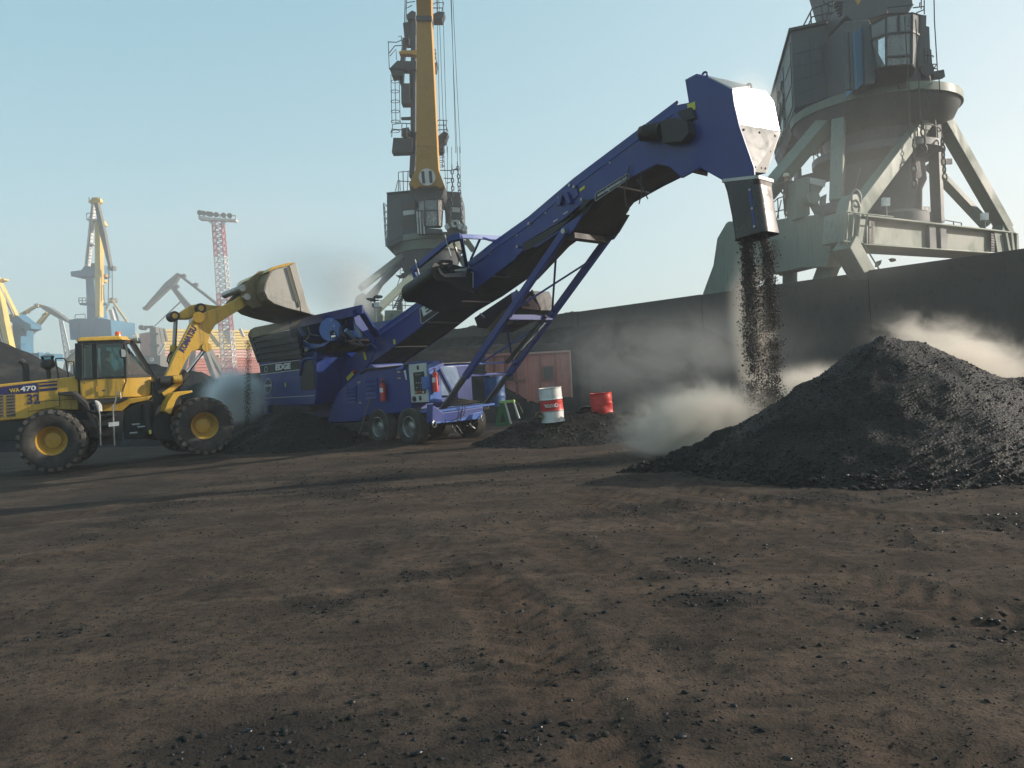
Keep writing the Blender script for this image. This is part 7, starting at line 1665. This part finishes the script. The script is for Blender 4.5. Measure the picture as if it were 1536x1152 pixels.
wi = pp(PF, [(598, 244), (708, 240), (716, 384), (606, 390)], 0.02, -0.08, 'window_frame', 'salmon_dark')
pp(PF, [(610, 262), (696, 257), (704, 368), (618, 374)], -0.065, -0.012, 'window_pane', 'crane_frame', wi)
wi = pp(PL, [(262, 282), (322, 276), (330, 402), (258, 410)], -0.02, 0.05, 'window_frame', 'salmon')
pp(PL, [(270, 296), (316, 290), (322, 388), (266, 394)], 0.035, 0.012, 'window_pane', 'crane_frame', wi)
for x0, y0, x1, y1 in ((128, 150, 140, 470), (330, 135, 362, 640), (352, 388, 450, 384), (236, 150, 252, 560)):
    MB().beam(PL.W(PL.L('N', x0, y0, 0.0)), PL.W(PL.L('N', x1, y1, 0.0)), 0.08, 0.12).build('wall_rib', M['salmon_dark'], cabin, world=True)
MB().beam(PL.W(PL.L('N', 60, 150, 0.02)), PL.W(PL.L('N', 432, 126, 0.02)), 0.1, 0.1).build('roof_rail', M['salmon'], cabin, world=True)
q = [PF.W(PF.L('N', 432, 128, 0.05)), PF.W(PF.L('N', 868, 106, 0.05))]; q2 = PL.W(PL.L('N', 62, 152, 0.05))
MB().prism([q[0], q[1], q[1]+(q2-q[0]), q2], V3((0, 0, -0.06))).build('roof_sheet', M['salmon'], cabin, world=True)
e = q2-q[0]; e.z = 0
MB().prism([p+e*0.97 for p in FP(PF, 'N', [(440, 135), (866, 112), (884, 545), (640, 560), (474, 640)], 0.0)], PF.n*0.05).build('back_wall', M['salmon'], cabin, world=True)

# ---- drums
def drum(p, label, cols, tilt, rot, h=0.88, r=0.292, dent=0.02, group=None):
    d = thing('oil_drum', label, 'drum', p, rot)
    d.matrix_world = d.matrix_world @ Matrix.Rotation(R(tilt[0]), 4, 'X') @ Matrix.Rotation(R(tilt[1]), 4, 'Y')
    def body(z0, z1, mat, name):
        prof = []
        n = 24
        for i in range(n+1):
            z = z0+(z1-z0)*i/n; rr = r
            for zc_ in (h*0.335, h*0.665): rr += 0.014*math.exp(-((z-zc_)/0.016)**2)
            for j in range(5): rr += 0.004*math.exp(-((z-(h*0.36+0.02+j*0.045))/0.010)**2)
            if z < 0.02 or z > h-0.02: rr += 0.008
            prof.append((rr, z))
        m = MB().lathe(prof, (0, 0, 0), (0, 0, 1), 40)
        m.v = [(x*(1+dent*math.sin(2.3*z*7+3*math.atan2(y, x))*noise.noise(V3((x*5, y*5, z*3)))*2), y*(1+dent*noise.noise(V3((x*4, z*5, y*4)))*2), z) for x, y, z in m.v]
        return m.build(name, M[mat], d, smooth=50)
    z = 0
    for f, mat in cols:
        body(h*z, h*f, mat, 'drum_band'); z = f
    MB().lathe([(0.001, h-0.025), (r-0.005, h-0.025), (r+0.006, h-0.02), (r+0.008, h), (r-0.008, h), (r-0.01, h-0.02)], (0, 0, 0), (0, 0, 1), 40).build('drum_lid', M[cols[-1][1]], d)
    MB().tube((0.15, 0.1, h-0.026), (0.15, 0.1, h-0.005), 0.035, seg=12).build('bung', M['steel'], d)
    return d
def wrap_text(d, s, z, h, width, a0, r, mat, flip=False, **k):
    """lettering bent round a drum, facing the yard"""
    o = text('lettering', s, (0, 0, 0), (1, 0, 0), (0, 1, 0), h, mat, d, width=width, depth=0.003, **k)
    co = np.empty(len(o.data.vertices)*3); o.data.vertices.foreach_get('co', co); co = co.reshape(-1, 3)
    if flip: co[:, :2] *= -1
    a = a0+co[:, 0]/r
    out = np.stack([(r+0.004+co[:, 2])*np.sin(a), -(r+0.004+co[:, 2])*np.cos(a), z+co[:, 1]], -1)
    o.data.vertices.foreach_set('co', out.ravel()); o.data.update(); return o
dp = at('N', 702, 757, 20.6)
d = drum(dp-V3((0, 0, 0.07)), 'dented white drum with a red band and upturned lettering on the coal rubble', [(0.33, 'white'), (0.65, 'red'), (1.0, 'white')], (1.5, -2.5), 0)
wrap_text(d, 'TOTAL', 0.43, 0.085, 0.30, -0.22, 0.30, M['letter_white'], flip=True, bold=0.04)
MB().lathe([(0.052, 0), (0.052, 0.004), (0.03, 0.004), (0.03, 0)], (0.11, -0.283, 0.43), (0.37, -0.93, 0), 20, closed=True).build('round_logo', M['letter_white'], d)
dp = at('N', 1182, 742, 21.4)
d = drum(dp-V3((0, 0, 0.22)), 'dented red drum standing in the coal to the right of the white one', [(1.0, 'red')], (-1, -2), 0.4, dent=0.05)
wrap_text(d, 'TOTAL', 0.28, 0.10, 0.36, -0.15, 0.30, M['letter_yellow'], flip=True)
dp = at('N', 165, 760, 23.6)
drum(V3((dp.x, dp.y, dp.z+0.38)), 'blue drum half hidden behind the machine tyre and green stand', [(1.0, 'blue_drum')], (0, -2), 0)
# pile that carries it
# ---- green trestle stand
g0 = at('N', 230, 815, 22.6)
GS = Frame(g0, -18)
stand = thing('trestle_stand', 'small green steel support stand with painted-in sunlit edges by the machine tyre', 'stand', (g0.x, g0.y, g0.z), 0)
def sp_(pts, b, th, name, mat): return fpr(MB(), GS, 'N', pts, b, th).build(name, M[mat], stand, world=True, bevel=0.006)
sp_([(188, 595), (232, 590), (300, 800), (272, 825), (148, 828), (150, 790)], 0.0, 0.04, 'side_plate', 'green')
sp_([(212, 700), (226, 715), (250, 785), (195, 795)], -0.005, -0.01, 'plate_opening', 'black')
sp_([(186, 586), (324, 574), (330, 596), (232, 608), (188, 606)], -0.03, 0.10, 'top_plate', 'lime')
for pts in (((230, 598), (244, 596), (303, 800), (288, 808)), ((314, 594), (328, 594), (380, 750), (367, 758))):
    sp_(pts, -0.03, 0.05, 'leg', 'mast_white')  # legs coloured pale to stand in for the sun on them
MB().prism([p for p in FP(GS, 'N', [(318, 590), (330, 590), (385, 755), (350, 760)], 0.08)], GS.n*0.04).build('side_plate', M['green'], stand, world=True)
wtube(MB(), 'N', [(325, 600), (365, 610), (390, 650), (410, 700)], 22.5, 0.02).build('lifting_handle', M['black'], stand, world=True)
# debris between the drums
for k, pts in enumerate((((930, 690), (965, 655), (1010, 640), (1075, 640), (1060, 670), (1010, 690), (960, 700)), ((525, 740), (550, 700), (590, 690), (600, 745)))):
    P = [at('N', x, y, 20.4-0.1*k) for x, y in pts]; c = sum(P, V3())/len(P)
    m = MB()
    ringp = P+[P[0]]
    for a, b in zip(ringp[:-1], ringp[1:]):
        mid_ = a.lerp(b, 0.5)+V3((rng.uniform(-.04, .04), 0.1, rng.uniform(0, .06)))
        m.add([a, b, mid_, c+V3((0, 0.12, 0.05)), a-V3((0, -0.3, 0.05)), b-V3((0, -0.3, 0.05))], [(0, 1, 2), (0, 2, 3), (2, 1, 3), (0, 4, 5, 1)])
    tag(m.build('plastic_sheet', M['belt' if k == 0 else 'rope'], None), 'crumpled black plastic sheet beside the red drum' if k == 0 else 'crumpled brown sacking at the foot of the white drum', 'debris')
# ---- small floodlight post behind the boom
f0_ = at('O', 240, 1110, 34.0)
fl_ = thing('yard_lamp', 'thin grey yard lamp post with two floodlights and white box, behind the boom tail', 'lamp post', (f0_.x, f0_.y, 0), 0)
MB().tube((f0_.x+0.05, 34, 0), at('O', 213, 770, 34), 0.055, 0.045, 10).build('post', M['steel'], fl_, world=True)
MB().tube(at('O', 213, 770, 34), at('O', 208, 640, 34), 0.04, seg=8).build('post_top', M['crane_frame'], fl_, world=True)
fpp(fl_, 'junction_box', 'letter_white', 'O', [(198, 708), (275, 702), (278, 768), (202, 774)], 33.8, 0.25); fpp(fl_, 'bracket', 'crane_frame', 'O', [(172, 722), (198, 712), (200, 772), (176, 776)], 33.85, 0.2)
fpp(fl_, 'crossbar', 'crane_frame', 'O', [(145, 676), (265, 664), (268, 682), (148, 694)], 33.9, 0.12)
fpp(fl_, 'floodlight', 'crane_frame', 'O', [(180, 636), (225, 598), (312, 606), (296, 632), (240, 642)], 33.6, 0.35); fpp(fl_, 'floodlight', 'crane_frame', 'O', [(88, 656), (104, 642), (180, 640), (210, 652), (160, 668), (100, 670)], 33.6, 0.35)

# ================================================================== FALLING COAL, DUST, STEAM, AIR
M['coal_bit'] = paint('falling_coal_bit', (0.012, 0.012, 0.013), 0.55, dirt=(0.02, 0.02, 0.02), amount=0.3, scale=8, bump=0, spec=0.3)
SX = Wm((10.42, 0.92, 0))
n = 66000
f = rng.uniform(0, 1, n)
zz = 4.15-3.9*f
strand = rng.choice([-1, 0, 1], n, p=[0.42, 0.16, 0.42])
wid = 0.17+0.13*f
xo = strand*(0.19+0.03*f)+rng.normal(0, 1, n)*np.where(strand == 0, 0.16, 0.055+0.035*f)
yo = rng.normal(0, 1, n)*(0.10+0.05*f)
clump = np.clip(0.95-0.30*f+fbm(zz*1.6+strand*3.1, xo*2.0+7, 61, 4)*2.0, 0.0, 1)
keep = rng.uniform(0, 1, n) < clump
pos = np.stack([SX.x+xo-0.05*f, SX.y+yo, zz], -1)[keep]
sz = 0.0045*(6.0)**(rng.uniform(0, 1, keep.sum())**2.2)
stream = bpy.data.objects.new('falling_coal', lumps_mesh('falling_coal', pos, sz, M['coal_bit'], 1.0, small=True)); COL.objects.link(stream)
tag(stream, 'stream of black coal pouring from the rubber spout', 'coal', kind='stuff')
n = 5000
a_, b_ = at('B', 140, 385, 25.2), at('B', 118, 800, 25.2)
f = rng.uniform(0, 1, n)
pos = np.stack([a_.x+(b_.x-a_.x)*f+rng.normal(0, 0.05, n), a_.y+rng.normal(0, 0.1, n), a_.z+(0.3-a_.z)*f], -1)
spill = bpy.data.objects.new('spilling_coal', lumps_mesh('spilling_coal', pos, 0.004*(4.0)**(rng.uniform(0, 1, n)**2), M['lump'], 1.0, small=True)); COL.objects.link(spill)
tag(spill, 'thin trickle of coal spilling off the hopper edge', 'coal', kind='stuff')

def cloud_material(name, col, dens, scale, thr, soft_, stretch=(1, 1, 1), aniso=0.35, seed=0.0):
    m = bpy.data.materials.new(name); m.use_nodes = True
    n, l = m.node_tree.nodes, m.node_tree.links; n.clear()
    out = n.new('ShaderNodeOutputMaterial'); vol = n.new('ShaderNodeVolumePrincipled')
    vol.inputs['Color'].default_value = (*col, 1); vol.inputs['Anisotropy'].default_value = aniso
    tc = n.new('ShaderNodeTexCoord'); geo = n.new('ShaderNodeNewGeometry')
    mp = n.new('ShaderNodeMapping'); mp.inputs['Scale'].default_value = stretch; mp.inputs['Location'].default_value = (seed, seed*1.7, seed*0.6)
    l.new(geo.outputs['Position'], mp.inputs[0])
    no = _noise(n, l, mp.outputs[0], scale, 8, 0.68, 1.2)
    ln = n.new('ShaderNodeVectorMath'); ln.operation = 'LENGTH'; l.new(tc.outputs['Object'], ln.inputs[0])
    fall = _ramp(n, l, ln.outputs['Value'], 0.15, 0.98, 1.0, 0.0)
    wisps = _ramp(n, l, _math(n, l, 'ADD', no.outputs[0], _math(n, l, 'MULTIPLY', fall, 0.22)), thr, thr+soft_, 0.0, 1.0)
    l.new(_math(n, l, 'MULTIPLY', _math(n, l, 'MULTIPLY', wisps, _math(n, l, 'MULTIPLY', fall, fall)), dens*1.5), vol.inputs['Density'])
    l.new(vol.outputs[0], out.inputs['Volume'])
    return m
def cloud(name, label, c, size, mat, rot=(0, 0, 0)):
    o = MB().ball((0, 0, 0), 1.0, 8).build(name, mat)
    o.location = c; o.scale = size; o.rotation_euler = [R(a) for a in rot]
    return tag(o, label, 'dust' if 'dust' in name else 'steam', kind='stuff')
TAN, PALE = (0.88, 0.83, 0.76), (0.99, 0.99, 0.99)
cloud('dust_cloud', 'tan dust hanging round the falling stream', at('0', 1128, 500, 16.0), (0.62, 0.8, 2.4), cloud_material('stream_dust', TAN, 3.0, 1.6, 0.40, 0.28, (1, 1, 0.45)))
cloud('dust_cloud', 'tan dust rolling along the ground left of the stream', at('0', 1050, 640, 15.6), (2.4, 1.7, 1.35), cloud_material('ground_dust', TAN, 3.2, 1.1, 0.47, 0.22, (1, 1, 1.3), seed=3.0))
cloud('dust_cloud', 'tan dust blowing off the back of the coal ridge', at('0', 1230, 585, 16.8), (2.4, 1.4, 0.9), cloud_material('ridge_dust', TAN, 1.8, 1.1, 0.49, 0.26, seed=5.0))
cloud('dust_cloud', 'pale dust streaming from the peak of the big heap', at('0', 1440, 545, 15.6), (2.7, 1.5, 1.3), cloud_material('peak_dust', TAN, 1.6, 1.3, 0.50, 0.22, (0.9, 1, 1.3), seed=9.0), (0, 22, 0))
cloud('dust_cloud', 'thin dust drifting in front of the long wall', at('0', 1000, 535, 25.0), (7.5, 3.0, 2.6), cloud_material('wall_dust', (0.84, 0.84, 0.82), 0.11, 0.38, 0.45, 0.32, seed=12.0))
cloud('steam_cloud', 'white steam rising behind the loader front tyre', at('0', 352, 592, 26.8), (1.7, 1.0, 1.4), cloud_material('steam', PALE, 8.0, 0.85, 0.46, 0.32, seed=15.0))
cloud('dust_cloud', 'grey dust round the tipping bucket and hopper', at('0', 425, 490, 24.6), (1.6, 1.0, 0.8), cloud_material('bucket_dust', (0.80, 0.78, 0.74), 0.45, 0.9, 0.47, 0.34, seed=18.0))
cloud('dust_cloud', 'faint grey dust drifting up from the hopper into the sky', at('0', 480, 410, 33.0), (6.5, 3.0, 3.0), cloud_material('rising_dust', (0.78, 0.79, 0.80), 0.10, 0.3, 0.42, 0.4, seed=21.0))
cloud('dust_cloud', 'pale dust puff rising between hopper and crane 11', at('0', 525, 430, 44.0), (3.4, 2.0, 3.6), cloud_material('puff', (0.93, 0.93, 0.92), 0.55, 0.42, 0.46, 0.34, seed=31.0))
cloud('dust_cloud', 'bright fine dust added as a glow at the conveyor head', Wm((10.2, 1.25, 6.9)), (0.95, 0.95, 0.95), cloud_material('head_glow', (0.95, 0.94, 0.90), 0.7, 1.0, 0.20, 0.5, seed=35.0))  # added puff, makes a soft halo round the bright plate
cloud('dust_cloud', 'thin smoke veil drifting across the distant cranes', V3((-38, 88, 14)), (52, 18, 22), cloud_material('far_veil', (0.86, 0.87, 0.88), 0.012, 0.05, 0.36, 0.4, seed=25.0))
cloud('dust_cloud', 'thin dust veil added in place of lens glare over the green crane', at('0', 1300, 300, 27.5), (8.0, 2.6, 6.0), cloud_material('crane_glare_veil', (0.88, 0.86, 0.80), 0.035, 0.2, 0.38, 0.4, seed=28.0))  # added veil imitates lens glare washing over the crane
hz = MB().box((-420, -60, -1.5), (420, 330, 75)).build('haze', None); tag(hz, kind='stuff')
hm = bpy.data.materials.new('air_haze'); hm.use_nodes = True
hn = hm.node_tree.nodes; hn.clear(); ho = hn.new('ShaderNodeOutputMaterial'); hv = hn.new('ShaderNodeVolumePrincipled')
hv.inputs['Density'].default_value = 0.0013; hv.inputs['Color'].default_value = (0.93, 0.95, 0.97, 1); hv.inputs['Anisotropy'].default_value = 0.2
hm.node_tree.links.new(hv.outputs[0], ho.inputs['Volume']); hz.data.materials.append(hm)
